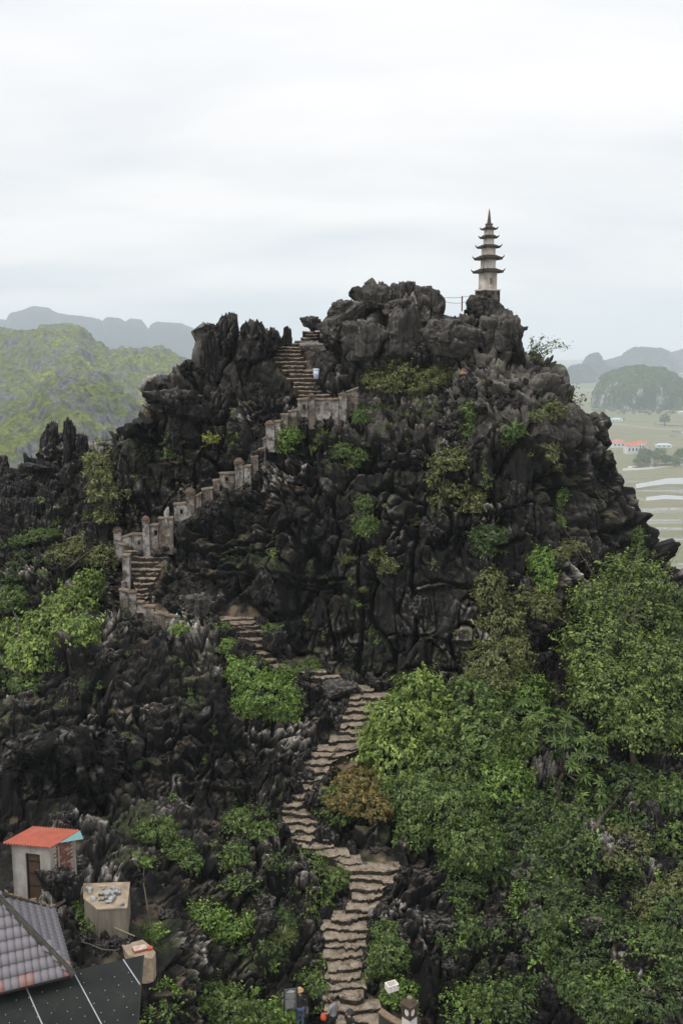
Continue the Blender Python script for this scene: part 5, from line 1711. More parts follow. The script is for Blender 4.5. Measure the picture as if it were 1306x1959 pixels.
props(MB().tube(pts, 0.018, 6).build('pole', M_POLE), 'thin yellowish pole lying on rocks near the awning', 'pole')
pts = [W(296, 1813, 33.4), W(325, 1834, 34.4), W(352, 1856, 34.8), W(372, 1880, 34.8)]
props(MB().tube(pts, 0.012, 5).build('cable', M_HOSE), 'thin dark cable running from the low tank over the rocks', 'cable')

# ------------------------------------------------------------------ foot of the stairs: crate, lantern post, low wall, notice board
M_WHITEP = plain('white_polystyrene', (0.72, 0.70, 0.66), 0.7, (0.6, 0.57, 0.52), 8)
M_TAPE = plain('red_tape', (0.5, 0.08, 0.05), 0.6); M_GAP = plain('brown_slot', (0.12, 0.06, 0.045), 0.8)
cd = float(SLOPE_D(np.array([750.0]), np.array([1893.0]))[0]) - 0.9
cp_ = W(749, 1893, cd)
crate = thing('crate', 'open white foam crate among green shrubs beside the lower steps', 'crate', cp_, R(24))
mb = MB(); w2, d2, h2, t2_ = 0.46, 0.34, 0.27, 0.035
mb.box((0, 0, t2_ / 2), (w2, d2, t2_))
for x, y, a_, b_ in ((0, -d2 / 2 + t2_ / 2, w2, t2_), (0, d2 / 2 - t2_ / 2, w2, t2_), (-w2 / 2 + t2_ / 2, 0, t2_, d2 - 2 * t2_), (w2 / 2 - t2_ / 2, 0, t2_, d2 - 2 * t2_)):
    mb.box((x, y, t2_ + (h2 - t2_) / 2 + 0.001), (a_, b_, h2 - t2_))
mb.build('box', M_WHITEP, crate)
mb = MB()
for x in (-0.13, 0.04, 0.17): mb.box((x, -d2 / 2 - 0.003, h2 - 0.07), (0.022, 0.008, 0.06))
mb.build('slot', M_GAP, crate)
mb = MB(); mb.box((w2 / 2 + 0.004, 0.02, h2 - 0.06), (0.01, 0.2, 0.05)); mb.box((0.2, -d2 / 2 - 0.004, h2 - 0.045), (0.06, 0.01, 0.045)); mb.build('tape', M_TAPE, crate)

M_LWHITE = plain('whitewashed_post', (0.55, 0.53, 0.51), 0.85, (0.42, 0.39, 0.36), 5, 0.3)
M_LBROWN = plain('brown_lantern_stone', (0.085, 0.06, 0.042), 0.85, (0.04, 0.03, 0.022), 6, 0.4)
M_LTOP = plain('lichen_stone', (0.25, 0.2, 0.14), 0.9, (0.12, 0.09, 0.06), 8)
ld = float(SLOPE_D(np.array([783.0]), np.array([1990.0]))[0]) - 1.0
ls = mpp(783, 1950, ld)
lp = W(782, 2010, ld)
lan = thing('lantern_post', 'white post with brown stone lantern head at the foot of the stairs', 'post', lp, R(45))
zt = lambda py: (2010 - py) * ls / math.cos(R(36)) * 1.0
pw = 29 * ls / 1.42
MB().box((0, 0, zt(1951) / 2), (pw, pw, zt(1951))).build('shaft', M_LWHITE, lan)
hw = 30.5 * ls / 1.42
hb, ht_ = zt(1950.8), zt(1931)
frame = MB()
for sx_ in (-1, 1):
    for sy_ in (-1, 1): frame.box((sx_ * hw * 0.42, sy_ * hw * 0.42, (hb + ht_) / 2), (hw * 0.16, hw * 0.16, ht_ - hb))
frame.box((0, 0, hb + 0.03), (hw * 1.0, hw * 1.0, 0.06)); frame.box((0, 0, ht_ - 0.04), (hw * 1.003, hw * 1.003, 0.08))
frame.build('lantern_frame', M_LBROWN, lan)
for k in range(4):
    a_ = k * math.pi / 2
    o = MB().box((0, -hw * 0.36, (hb + ht_) / 2), (hw * 0.66, 0.02, (ht_ - hb) * 0.72)).build('lantern_pane', M_LBROWN, lan); o.rotation_euler = (0, 0, a_)
    mbp = MB()
    mbp.add([(0.36 * hw * math.cos(t) * 0.7, -hw * 0.36 - 0.013, (hb + ht_) / 2 + 0.36 * hw * math.sin(t)) for t in (0.0, 0.9, 1.57, 2.3, 3.14, 3.9, 4.71, 5.4)], [tuple(range(8))])
    o = mbp.build('pane_opening', M_LWHITE, lan); o.rotation_euler = (0, 0, a_)
MB().box((0, 0, ht_ + 0.05), (hw * 1.22, hw * 1.22, 0.10)).build('eave_slab', M_LBROWN, lan)
MB().box((0, 0, ht_ + 0.1 + 0.09), (hw * 0.92, hw * 0.92, 0.178), taper=0.5).build('roof', M_LBROWN, lan)
MB().box((0, 0, ht_ + 0.30), (hw * 0.40, hw * 0.40, 0.035)).build('finial', M_LTOP, lan)

wA, wB = W(724, 1938, ld + 0.5), W(772, 1966, ld - 0.1)
lw = thing('low_wall', 'low dark wall with pale sloping top beside the lantern post', 'wall', wA)
mb = MB(); n_ = 7
vs = []
for i in range(n_):
    t = i / (n_ - 1); p = wA.lerp(wB, t) - wA; p.z += -0.05 * math.sin(t * math.pi)
    for a_, z in ((0, -1.6), (0, 0), (0.2, 0), (0.2, -1.6)): vs.append(p + Vector((0.10 if a_ else 0, a_, z)))
fs = [(0, 1, 2, 3), tuple(reversed(range((n_ - 1) * 4, n_ * 4)))]
for i in range(n_ - 1):
    b_ = i * 4
    fs += [(b_ + 0, b_ + 4, b_ + 5, b_ + 1), (b_ + 1, b_ + 5, b_ + 6, b_ + 2), (b_ + 2, b_ + 6, b_ + 7, b_ + 3)]
mb.add(vs, fs); mb.build('wall_body', plain('dark_damp_wall', (0.05, 0.042, 0.033), 0.9, (0.025, 0.022, 0.018), 4, 0.5), lw)
cop = MB()
for i in range(n_ - 1):
    p = vs[i * 4 + 1] + Vector((-0.02, -0.03, 0.003)); r_ = vs[i * 4 + 5] + Vector((-0.02, -0.03, 0.003))
    e = Vector((0.14, 0.27, 0)); g = Vector((0, 0, 0.06))
    cop.hexa([p, r_, r_ + e, p + e, p + g, r_ + g, r_ + e + g, p + e + g])
cop.build('coping', plain('soil_brown_coping', (0.22, 0.16, 0.11), 0.9, (0.12, 0.09, 0.06), 6, 0.5), lw)

M_BOARD = plain('slate_grey_board', (0.075, 0.08, 0.082), 0.6, (0.06, 0.064, 0.066), 4)
M_INK = plain('white_board_print', (0.5, 0.5, 0.48), 0.7); M_INK2 = plain('grey_board_print', (0.30, 0.31, 0.30), 0.7)
sd_ = float(SLOPE_D(np.array([555.0]), np.array([1950.0]))[0]) - 0.5
sp_ = W(556, 1952, sd_); ss_ = mpp(556, 1915, sd_)
sign = thing('notice_board', 'dark grey notice board with white print standing on two posts', 'sign', sp_, R(12))
kz = 1 / math.cos(R(33))
bw, bh, bz = 23 * ss_, 36 * ss_ * kz, 20 * ss_ * kz
MB().box((0, 0, bz + bh / 2), (bw, 0.04, bh)).build('board', M_BOARD, sign)
for x in (-1, 1): MB().box((x * (bw / 2 + 0.02), 0, (bz + bh) / 2), (0.04, 0.05, bz + bh + 0.02)).build('post', M_DARKFRAME, sign)
ink = MB()
rows_ = [(0.06, 0.30, 0.035), (0.125, 0.72, 0.05)]
z = bz + bh
ink.box((0.0, -0.023, z - 0.055), (bw * 0.34, 0.004, 0.028)); ink.box((0.0, -0.023, z - 0.105), (bw * 0.74, 0.004, 0.034)); ink.box((0.01, -0.023, z - 0.15), (bw * 0.6, 0.004, 0.02))
ink.build('heading_print', M_INK, sign)
ink = MB(); rg = random.Random(5)
zz = z - 0.20
while zz > bz + 0.05:
    if abs(zz - (z - 0.42)) < 0.03: ink.box((0.02, -0.023, zz), (bw * 0.5, 0.004, 0.016)); zz -= 0.05; continue
    w0 = bw * rg.uniform(0.6, 0.82); ink.box((-(bw * 0.84 - w0) / 2, -0.023, zz), (w0, 0.004, 0.012)); zz -= 0.034
ink.build('text_print', M_INK2, sign)

# litter
lb = W(341, 1176, wall_d(330, 1200) + 0.05)
props(MB().add([Vector(p) + lb for p in ((-.16, 0, 0), (0, -.1, .02), (.17, -.02, 0), (.05, .12, .02), (-.05, .02, .12), (.07, 0, .10))], [(0, 1, 4), (1, 5, 4), (1, 2, 5), (2, 3, 5), (3, 4, 5), (3, 0, 4)]).build('plastic_bag', plain('turquoise_plastic', (0.25, 0.55, 0.5), 0.4)), 'crumpled turquoise plastic bag on the end of the lower parapet', 'bag')
p = hit(884, 718)
if p: props(MB().add([Vector(v) + p for v in ((-.2, -.1, .1), (.1, -.15, .05), (.2, 0, .15), (-.05, .02, .3))], [(0, 1, 3), (1, 2, 3)]).build('litter', plain('faded_red_plastic', (0.45, 0.14, 0.10), 0.6)), 'scrap of faded red plastic on the pale rocks under the pagoda', 'litter')
print('built', round(time.time() - T0, 1))
# ------------------------------------------------------------------ people at the foot of the stairs
def skin_mat(): return plain('skin', (0.42, 0.25, 0.17), 0.6, (0.36, 0.21, 0.14), 8)


M_SKIN = skin_mat(); M_HAIR = plain('black_hair', (0.012, 0.010, 0.010), 0.5, (0.02, 0.017, 0.015), 20)


def skinned(name, pts, edges, radii, mat, parent, sub=2):
    me = bpy.data.meshes.new(name)
    me.from_pydata([tuple(p) for p in pts], edges, [])
    me.materials.append(mat)
    o = bpy.data.objects.new(name, me); COL.objects.link(o); o.parent = parent
    sk = o.modifiers.new('Skin', 'SKIN'); sk.use_smooth_shade = True
    if not me.skin_vertices:
        bpy.context.view_layer.objects.active = o
    lay_ = me.skin_vertices[0] if me.skin_vertices else None
    if lay_:
        for i, r_ in enumerate(radii):
            lay_.data[i].radius = (r_, r_ * 0.86) if not hasattr(r_, '__len__') else r_
            lay_.data[i].use_root = i == 0
    ss = o.modifiers.new('Subdivision', 'SUBSURF'); ss.levels = sub; ss.render_levels = sub
    return o


def person(loc, rz, label, shirt, trousers, pose, hat=None, hair=True, bag=None, h=1.66):
    """pose: dict of joint points in the person's own frame (x right, y forward, z up), for a 1.66 m figure."""
    root = thing('person', label, 'person', loc, rz, 'visitors at the foot of the stairs')
    root.scale = (h / 1.66,) * 3
    J = dict(pelvis=(0, 0, 0.90), waist=(0, 0, 1.02), chest=(0, 0.01, 1.22), neckb=(0, 0.0, 1.38), neck=(0, 0.015, 1.44),
             shL=(-0.17, 0, 1.345), shR=(0.17, 0, 1.345), elL=(-0.23, -0.02, 1.08), elR=(0.23, -0.02, 1.08), wrL=(-0.23, 0.06, 0.85), wrR=(0.23, 0.06, 0.85),
             hipL=(-0.09, 0, 0.86), hipR=(0.09, 0, 0.86), knL=(-0.10, 0.02, 0.47), knR=(0.10, 0.02, 0.47), anL=(-0.10, -0.02, 0.08), anR=(0.10, -0.02, 0.08), toL=(-0.11, 0.14, 0.03), toR=(0.11, 0.14, 0.03))
    J.update(pose)
    names = list(J)
    ix = {n: i for i, n in enumerate(names)}
    E = [('pelvis', 'waist'), ('waist', 'chest'), ('chest', 'neckb'), ('neckb', 'neck'), ('neckb', 'shL'), ('neckb', 'shR'), ('shL', 'elL'), ('elL', 'wrL'), ('shR', 'elR'), ('elR', 'wrR'),
         ('pelvis', 'hipL'), ('pelvis', 'hipR'), ('hipL', 'knL'), ('knL', 'anL'), ('anL', 'toL'), ('hipR', 'knR'), ('knR', 'anR'), ('anR', 'toR')]
    Rd = dict(pelvis=(0.14, 0.10), waist=(0.125, 0.09), chest=(0.155, 0.10), neckb=0.065, neck=0.052, shL=0.062, shR=0.062, elL=0.042, elR=0.042, wrL=0.028, wrR=0.028, hipL=0.09, hipR=0.09, knL=0.058, knR=0.058, anL=0.042, anR=0.042, toL=0.035, toR=0.035)
    # hands: palm and five fingers, part of the same body
    pts = [Vector(J[n]) for n in names]; ed = [(ix[a_], ix[b_]) for a_, b_ in E]; rad = [Rd[n] for n in names]
    for sd in 'LR':
        w_ = Vector(J['wr' + sd]); f_ = (w_ - Vector(J['el' + sd])).normalized()
        side = f_.cross(Vector((0, 1, 0.3))).normalized()
        k0 = len(pts); pts.append(w_ + f_ * 0.06); rad.append((0.034, 0.017)); ed.append((ix['wr' + sd], k0))
        fwd = Vector((0, 1, 0.1))
        for i, (o_, L) in enumerate(((-0.027, 0.072), (-0.009, 0.082), (0.009, 0.077), (0.026, 0.06))):
            a_ = len(pts)
            pts += [w_ + f_ * 0.10 + side * o_, w_ + f_ * (0.10 + L * 0.55) + side * o_ * 1.15 + fwd * 0.012, w_ + f_ * (0.10 + L * 0.9) + side * o_ * 1.15 + fwd * 0.034]
            rad += [0.0095, 0.0088, 0.0075]; ed += [(k0, a_), (a_, a_ + 1), (a_ + 1, a_ + 2)]
        a_ = len(pts); pts += [w_ + f_ * 0.05 + side * -0.034 + fwd * 0.012, w_ + f_ * 0.085 + side * -0.05 + fwd * 0.03]; rad += [0.012, 0.0095]; ed += [(ix['wr' + sd], a_), (a_, a_ + 1)]
    body = skinned('body', pts, ed, rad, M_SKIN, root, 1)
    # head: skull, jaw, nose, ears, eyes
    n_ = Vector(J['neck'])
    turn = Matrix.Rotation(pose.get('_turn', 0.0), 4, 'Z') if False else Matrix.Identity(4)
    hc = n_ + Vector((0, 0.015, 0.12))
    g = grid_faces(17, 24)
    th_ = np.linspace(0, math.pi, 17)[:, None]; ph = np.linspace(0, 2 * math.pi, 24)[None]
    sx_, sy_, sz_ = np.sin(th_) * np.cos(ph), np.sin(th_) * np.sin(ph), np.cos(th_) + 0 * ph
    X = 0.074 * sx_ * (1 - 0.20 * np.clip(-sz_, 0, 1)); Y = 0.094 * sy_ + 0.012 * np.clip(-sz_, 0, 1) * (sy_ > -0.2); Z = 0.115 * sz_
    nose = np.exp(-((sx_ / 0.16) ** 2 + ((sz_ + 0.16) / 0.22) ** 2)) * (sy_ > 0.3) * 0.022
    brow = np.exp(-((sz_ - 0.12) / 0.10) ** 2) * (sy_ > 0.5) * 0.005
    eyes = sum(np.exp(-(((sx_ - e_) / 0.14) ** 2 + ((sz_ - 0.0) / 0.1) ** 2)) for e_ in (-0.38, 0.38)) * (sy_ > 0.3) * 0.007
    Y = Y + nose + brow - eyes
    hd = link('head', np_mesh('head', np.stack([X, Y, Z], -1).reshape(-1, 3), g, True, (M_SKIN,)), root)
    hd.location = hc
    for e_ in (-1, 1):
        o = MB().lathe([(0.0, -0.006), (0.010, -0.003), (0.010, 0.003), (0, 0.006)], 8, cap=False).build('eye', M_HAIR, hd); o.location = (e_ * 0.028, 0.083, 0.005); o.rotation_euler = (math.pi / 2, 0, 0)
        o = MB().lathe([(0.004, -0.03), (0.016, -0.01), (0.018, 0.012), (0.006, 0.03)], 8).build('ear', M_SKIN, hd); o.location = (e_ * 0.073, -0.005, -0.01)
    MB().box((0, 0.094, -0.055), (0.04, 0.008, 0.008)).build('mouth', plain('lips', (0.30, 0.12, 0.10), 0.6), hd)
    if hair:
        k = sz_ > -0.35 + 0.75 * np.clip(sy_ + 0.15, 0, 1)
        hx = np.where(k, 1.10, 0.93)
        hm = np_mesh('hair', np.stack([X * hx, np.where(k, Y * 1.10 - 0.004, Y * 0.9), Z * np.where(k, 1.09, 0.93)], -1).reshape(-1, 3), g, True, (M_HAIR,))
        link('hair', hm, hd)
    if hat:
        MB().lathe([(0.165, 0.035), (0.16, 0.05), (0.095, 0.06), (0.09, 0.11), (0.06, 0.145), (0.005, 0.15)], 18).build('hat', hat, hd, True)
    # clothes follow the body
    T = ['waist', 'chest', 'neckb', 'shL', 'shR', 'pelvis']
    sp = [Vector(J[n]) for n in T] + [Vector(J['shL']).lerp(Vector(J['elL']), 0.62), Vector(J['shR']).lerp(Vector(J['elR']), 0.62)]
    skinned('shirt', sp, [(5, 0), (0, 1), (1, 2), (2, 3), (2, 4), (3, 6), (4, 7)], [(0.15, 0.112), (0.175, 0.118), (0.078, 0.075), 0.078, 0.078, (0.158, 0.118), 0.062, 0.062], shirt, root, 2)
    tp = [Vector(J[n]) for n in ('pelvis', 'hipL', 'hipR', 'knL', 'knR')] + [Vector(J['knL']).lerp(Vector(J['anL']), 0.85), Vector(J['knR']).lerp(Vector(J['anR']), 0.85)]
    skinned('trousers', tp, [(0, 1), (0, 2), (1, 3), (2, 4), (3, 5), (4, 6)], [(0.15, 0.112), 0.10, 0.10, 0.074, 0.074, 0.06, 0.06], trousers, root, 2)
    sh = plain('dark_shoe', (0.05, 0.05, 0.05), 0.6)
    for sd in 'LR':
        a_, t_ = Vector(J['an' + sd]), Vector(J['to' + sd])
        skinned('shoe', [a_ + Vector((0, -0.04, -0.045)), a_ + Vector((0, 0.03, -0.03)), t_ + Vector((0, 0.02, 0))], [(0, 1), (1, 2)], [0.045, 0.05, 0.036], sh, root, 1)
    return root, J


M_BLACKCLOTH = plain('black_cloth', (0.014, 0.014, 0.015), 0.9, (0.025, 0.025, 0.026), 9)
M_GREYCLOTH = plain('grey_tshirt', (0.21, 0.22, 0.24), 0.9, (0.15, 0.16, 0.18), 5)
M_JEANS = plain('blue_jeans', (0.055, 0.085, 0.16), 0.9, (0.035, 0.055, 0.11), 8)
M_STRAW = plain('tan_straw_hat', (0.40, 0.27, 0.13), 0.8, (0.30, 0.19, 0.09), 12)
M_ORANGE = plain('orange_bag_cloth', (0.48, 0.08, 0.035), 0.7, (0.36, 0.06, 0.03), 6)


def stand(px, py_foot, dd=0.0):
    D = float(SLOPE_D(np.array([float(px)]), np.array([float(py_foot)]))[0]) - 0.25 + dd
    return W(px, py_foot, D)


person(stand(574, 1966), R(15), 'person in black top and jeans with a tan hat beside the notice board', M_BLACKCLOTH, M_JEANS,
       dict(elL=(-0.22, 0.10, 1.10), wrL=(-0.12, 0.30, 1.14), elR=(0.22, 0.10, 1.10), wrR=(0.10, 0.30, 1.16), neck=(0, 0.03, 1.43)), hat=M_STRAW)
r2, J2 = person(stand(637, 1982), R(55), 'person in grey shirt with dark hair carrying an orange bag up the steps', M_GREYCLOTH, M_BLACKCLOTH,
       dict(wrR=(0.24, 0.03, 0.83), knL=(-0.10, 0.16, 0.52), anL=(-0.10, 0.06, 0.14), toL=(-0.11, 0.21, 0.09), elL=(-0.24, 0.06, 1.10), wrL=(-0.22, 0.24, 1.0)))
bag = thing('bag', 'bright orange bag held in front of the person in grey', 'bag', r2.matrix_basis @ Vector((-0.22, 0.30, 0.72)), R(55))
vs_ = []
MB().lathe([(0.02, 0.0), (0.11, 0.02), (0.13, 0.10), (0.10, 0.20), (0.05, 0.26), (0.03, 0.28)], 12).build('pouch', M_ORANGE, bag, True)
MB().tube([(-0.03, 0, 0.27), (-0.02, -0.03, 0.33), (0.02, -0.03, 0.33), (0.03, 0, 0.27)], 0.01, 6).build('handle', M_ORANGE, bag)
person(stand(668, 2004, 0.1), R(-40), 'person in black with a dark cap seen from above on the lowest step', M_BLACKCLOTH, M_BLACKCLOTH,
       dict(elL=(-0.27, 0.04, 1.12), wrL=(-0.36, 0.22, 1.12)), hat=plain('dark_blue_cap', (0.03, 0.035, 0.045), 0.8), h=1.6)
print('people', round(time.time() - T0, 1))
# ------------------------------------------------------------------ vegetation
def leaf_material(name, lit, dark, extra=None, trans=0.28):
    m = bpy.data.materials.new(name); m.use_nodes = True
    nt = m.node_tree; q = NT(nt)
    b = nt.nodes['Principled BSDF']
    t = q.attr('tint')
    c = q.mix(t, dark, lit)  # leaf tones vary at random; highlights and dark gaps are painted in too
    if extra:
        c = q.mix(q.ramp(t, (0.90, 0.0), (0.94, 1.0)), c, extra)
    q.l(c, b.inputs['Base Color'])
    b.inputs['Roughness'].default_value = 0.48
    b.inputs['Specular IOR Level'].default_value = 0.3
    tr = q.n('ShaderNodeBsdfTranslucent')
    q.l(q.mix(0.5, c, (0.9, 1.0, 0.35), 'MULTIPLY'), tr.inputs['Color'])
    ms = q.n('ShaderNodeMixShader'); ms.inputs[0].default_value = trans
    q.l(b.outputs[0], ms.inputs[1]); q.l(tr.outputs[0], ms.inputs[2])
    q.l(ms.outputs[0], nt.nodes['Material Output'].inputs['Surface'])
    return m


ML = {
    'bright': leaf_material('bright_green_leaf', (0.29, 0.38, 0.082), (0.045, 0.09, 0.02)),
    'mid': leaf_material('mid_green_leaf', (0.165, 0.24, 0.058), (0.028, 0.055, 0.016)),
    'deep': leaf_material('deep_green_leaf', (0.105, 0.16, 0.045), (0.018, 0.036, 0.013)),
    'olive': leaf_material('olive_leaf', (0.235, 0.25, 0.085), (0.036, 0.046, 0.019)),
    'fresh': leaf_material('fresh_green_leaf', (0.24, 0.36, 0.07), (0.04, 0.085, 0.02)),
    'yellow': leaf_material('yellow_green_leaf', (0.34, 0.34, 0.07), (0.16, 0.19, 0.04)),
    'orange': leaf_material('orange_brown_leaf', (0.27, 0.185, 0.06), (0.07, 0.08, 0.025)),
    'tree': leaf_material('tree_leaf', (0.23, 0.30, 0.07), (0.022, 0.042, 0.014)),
}
M_BARK = plain('grey_brown_bark', (0.10, 0.085, 0.065), 0.9, (0.05, 0.042, 0.033), 4, 0.6)


def nrm(a): return a / (np.linalg.norm(a, axis=-1, keepdims=True) + 1e-9)


def leaf_arrays(C, Nn, L, wr, droop, rng, spread=0.6):
    """Folded leaf blades (four points, two triangles each) at points C facing Nn."""
    n = len(C)
    nn = nrm(Nn + np.array([0, 0, 0.55]) + rng.normal(size=(n, 3)) * 0.42)
    a = nrm(Nn * 0.55 + rng.normal(size=(n, 3)) * spread - np.array([0, 0, droop]))
    a = nrm(a - nn * (a * nn).sum(1, keepdims=True) * 0.85)
    b = np.cross(a, nn)
    ln = (L * np.clip(np.exp(rng.normal(-0.03, 0.34, n)), 0.4, 1.7))[:, None]
    w = ln * wr * 0.5
    base = C - a * ln * 0.45; tip = C + a * ln * 0.55 - nn * ln * 0.10
    mid = C - a * ln * 0.02
    le = mid + b * w + nn * ln * 0.07; ri = mid - b * w + nn * ln * 0.07
    V = np.stack([base, le, tip, ri], 1).reshape(-1, 3)
    i = np.arange(n)[:, None] * 4
    F = np.concatenate([i + np.array([[0, 2, 1]]), i + np.array([[0, 3, 2]])], 1).reshape(-1, 3)
    return V, F


def crown_points(blobs, dens, rng, lumps=2.6, lump_amp=0.36, gap=-0.25, thick=0.3):
    """Leaf positions through the outer shell of lumpy blobs: (centre, (rx, ry, rz)) each."""
    Cs, Ns, Ts = [], [], []
    for bi, (c, r) in enumerate(blobs):
        c = np.array(c, float); r = np.array(r, float)
        area = 4 * math.pi * ((r[0] * r[1]) ** 1.6 / 3 + (r[0] * r[2]) ** 1.6 / 3 + (r[1] * r[2]) ** 1.6 / 3) ** (1 / 1.6)
        n = int(area * dens)
        d = nrm(rng.normal(size=(n, 3)))
        d = d[d[:, 2] > -0.55]
        o = rng.uniform(-30, 30, 3)
        Pn = tuple((d[:, k] * lumps + o[k]).astype(np.float32) for k in range(3))
        l1 = gn(Pn, 1.0, bi + 3); l2 = gn(Pn, 2.3, bi + 9)
        depth = rng.uniform(0, 1, len(d)) ** 1.6 * thick
        rad = (1 + lump_amp * l1 + 0.5 * lump_amp * l2) * (1 - depth) + rng.normal(0, 0.03, len(d))
        keep = (l1 + 0.7 * l2 + rng.normal(0, 0.15, len(d))) > gap
        P = c + d * r * rad[:, None]
        for bj, (c2, r2) in enumerate(blobs):
            if bj != bi: keep &= (((P - np.array(c2)) / (np.array(r2) * 0.72)) ** 2).sum(1) > 1
        Cs.append(P[keep]); Ns.append(nrm(d / r)[keep])
        Ts.append((0.35 + 0.45 * l1 + 0.25 * l2)[keep])  # paler on the lumps, darker in the hollows: light and shade in the tint
    return np.concatenate(Cs), np.concatenate(Ns), np.concatenate(Ts)


def crown_mesh(name, blobs, dens, L, wr, mat, seed, droop=0.35, spread=0.6, sprays=0, **kw):
    rng = np.random.default_rng(seed)
    C, Nn, T = crown_points(blobs, dens, rng, **kw)
    if sprays:      # shoots that stick out of the outline
        idx = rng.integers(0, len(C), sprays)
        sc, sn, st = [], [], []
        for i in idx:
            d = nrm(Nn[i] * 0.8 + np.array([0, 0, 0.5]) + rng.normal(size=3) * 0.35)
            ln = rng.uniform(2.5, 6) * L
            k = int(rng.integers(7, 14))
            u = np.linspace(0.1, 1, k)[:, None]
            sc.append(C[i] + d * ln * u - np.array([0, 0, 0.25]) * ln * u ** 2 + rng.normal(size=(k, 3)) * L * 0.3); sn.append(np.repeat(Nn[i][None], k, 0)); st.append(np.full(k, T[i] + 0.25))
        C = np.concatenate([C] + sc); Nn = np.concatenate([Nn] + sn); T = np.concatenate([T] + st)
    V, F = leaf_arrays(C, Nn, L, wr, droop, rng, spread)
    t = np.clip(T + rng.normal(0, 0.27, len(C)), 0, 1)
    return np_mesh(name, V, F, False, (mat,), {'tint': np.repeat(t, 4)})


def rosette_mesh(name, blobs, dens, L, wr, mat, seed, k=9):
    """Whorls of long leaves, as on the broad-leaved shrub."""
    rng = np.random.default_rng(seed)
    C, Nn, T = crown_points(blobs, dens, rng, gap=-0.6)
    n = len(C)
    axis = nrm(Nn + np.array([0, 0, 0.8]) + rng.normal(size=(n, 3)) * 0.3)
    x = nrm(np.cross(axis, rng.normal(size=(n, 3)))); y = np.cross(axis, x)
    Vs, Fs, ts = [], [], []
    for j in range(k):
        a_ = 2 * math.pi * j / k + rng.uniform(-0.25, 0.25, n)
        d = nrm(x * np.cos(a_)[:, None] + y * np.sin(a_)[:, None] + axis * 0.25)
        s = np.cross(axis, d)
        ln = (L * rng.uniform(0.7, 1.15, n))[:, None]
        b0 = C; m1 = C + d * ln * 0.55 + s * ln * wr * 0.5; m2 = C + d * ln * 0.55 - s * ln * wr * 0.5; tp = C + d * ln - axis * ln * 0.35
        V = np.stack([b0, m1, tp, m2], 1).reshape(-1, 3)
        i = np.arange(n)[:, None] * 4 + len(Vs) * n * 4
        Fs.append(np.concatenate([i + np.array([[0, 1, 2]]), i + np.array([[0, 2, 3]])], 1).reshape(-1, 3))
        Vs.append(V); ts.append(np.repeat(np.clip(T + rng.normal(0, 0.2, n), 0, 1), 4))
    return np_mesh(name, np.concatenate(Vs), np.concatenate(Fs), False, (mat,), {'tint': np.concatenate(ts)})


def tuft_mesh(name, R_, n, L, mat, seed, up=0.9):
    """Thin arching blades."""
    rng = np.random.default_rng(seed)
    a_ = rng.uniform(0, 2 * math.pi, n); r_ = R_ * np.sqrt(rng.uniform(0, 1, n)) * 0.4
    b0 = np.stack([np.cos(a_) * r_, np.sin(a_) * r_, 0 * r_], -1)
    d = nrm(np.stack([np.cos(a_) * 0.7, np.sin(a_) * 0.7, np.full(n, up)], -1) + rng.normal(size=(n, 3)) * 0.35)
    s = nrm(np.cross(d, np.array([0, 0, 1.0]))) * 0.010
    ln = (L * rng.uniform(0.5, 1.2, n))[:, None]
    m_ = b0 + d * ln * 0.6; tp = b0 + d * ln - np.array([0, 0, 0.30]) * ln
    V = np.stack([b0 - s, b0 + s, m_ + s, m_ - s, tp], 1).reshape(-1, 3)
    i = np.arange(n)[:, None] * 5
    F = np.concatenate([i + np.array([[0, 1, 2]]), i + np.array([[0, 2, 3]]), i + np.array([[3, 2, 4]])], 1).reshape(-1, 3)
    return np_mesh(name, V, F, False, (mat,), {'tint': np.repeat(rng.uniform(0, 1, n), 5)})


def limbs(root_pt, targets, r0, seed):
    rng = random.Random(seed)
    mb = MB()
    root_pt = Vector(root_pt)
    cen = sum((Vector(t) for t in targets), Vector()) / len(targets)
    fork = root_pt.lerp(cen, 0.42)
    mb.tube([root_pt - Vector((0, 0, 0.3)), root_pt, root_pt.lerp(fork, 0.5) + Vector((rng.uniform(-.1, .1), 0, 0)), fork], [r0 * 1.25, r0, r0 * 0.85, r0 * 0.7], 7)
    for t in targets:
        t = Vector(t)
        m_ = fork.lerp(t, 0.55) + Vector((rng.uniform(-.15, .15), rng.uniform(-.15, .15), rng.uniform(0, .2))) * (t - fork).length * 0.5
        mb.tube([fork, m_, t], [r0 * 0.55, r0 * 0.35, r0 * 0.1], 5)
        for _ in range(3):
            e_ = t + Vector((rng.uniform(-1, 1), rng.uniform(-1, 1), rng.uniform(-.4, 1))) * (t - fork).length * 0.35
            mb.tube([m_.lerp(t, rng.random()), e_], [r0 * 0.2, r0 * 0.05], 4)
    return mb


LAI = 3.0


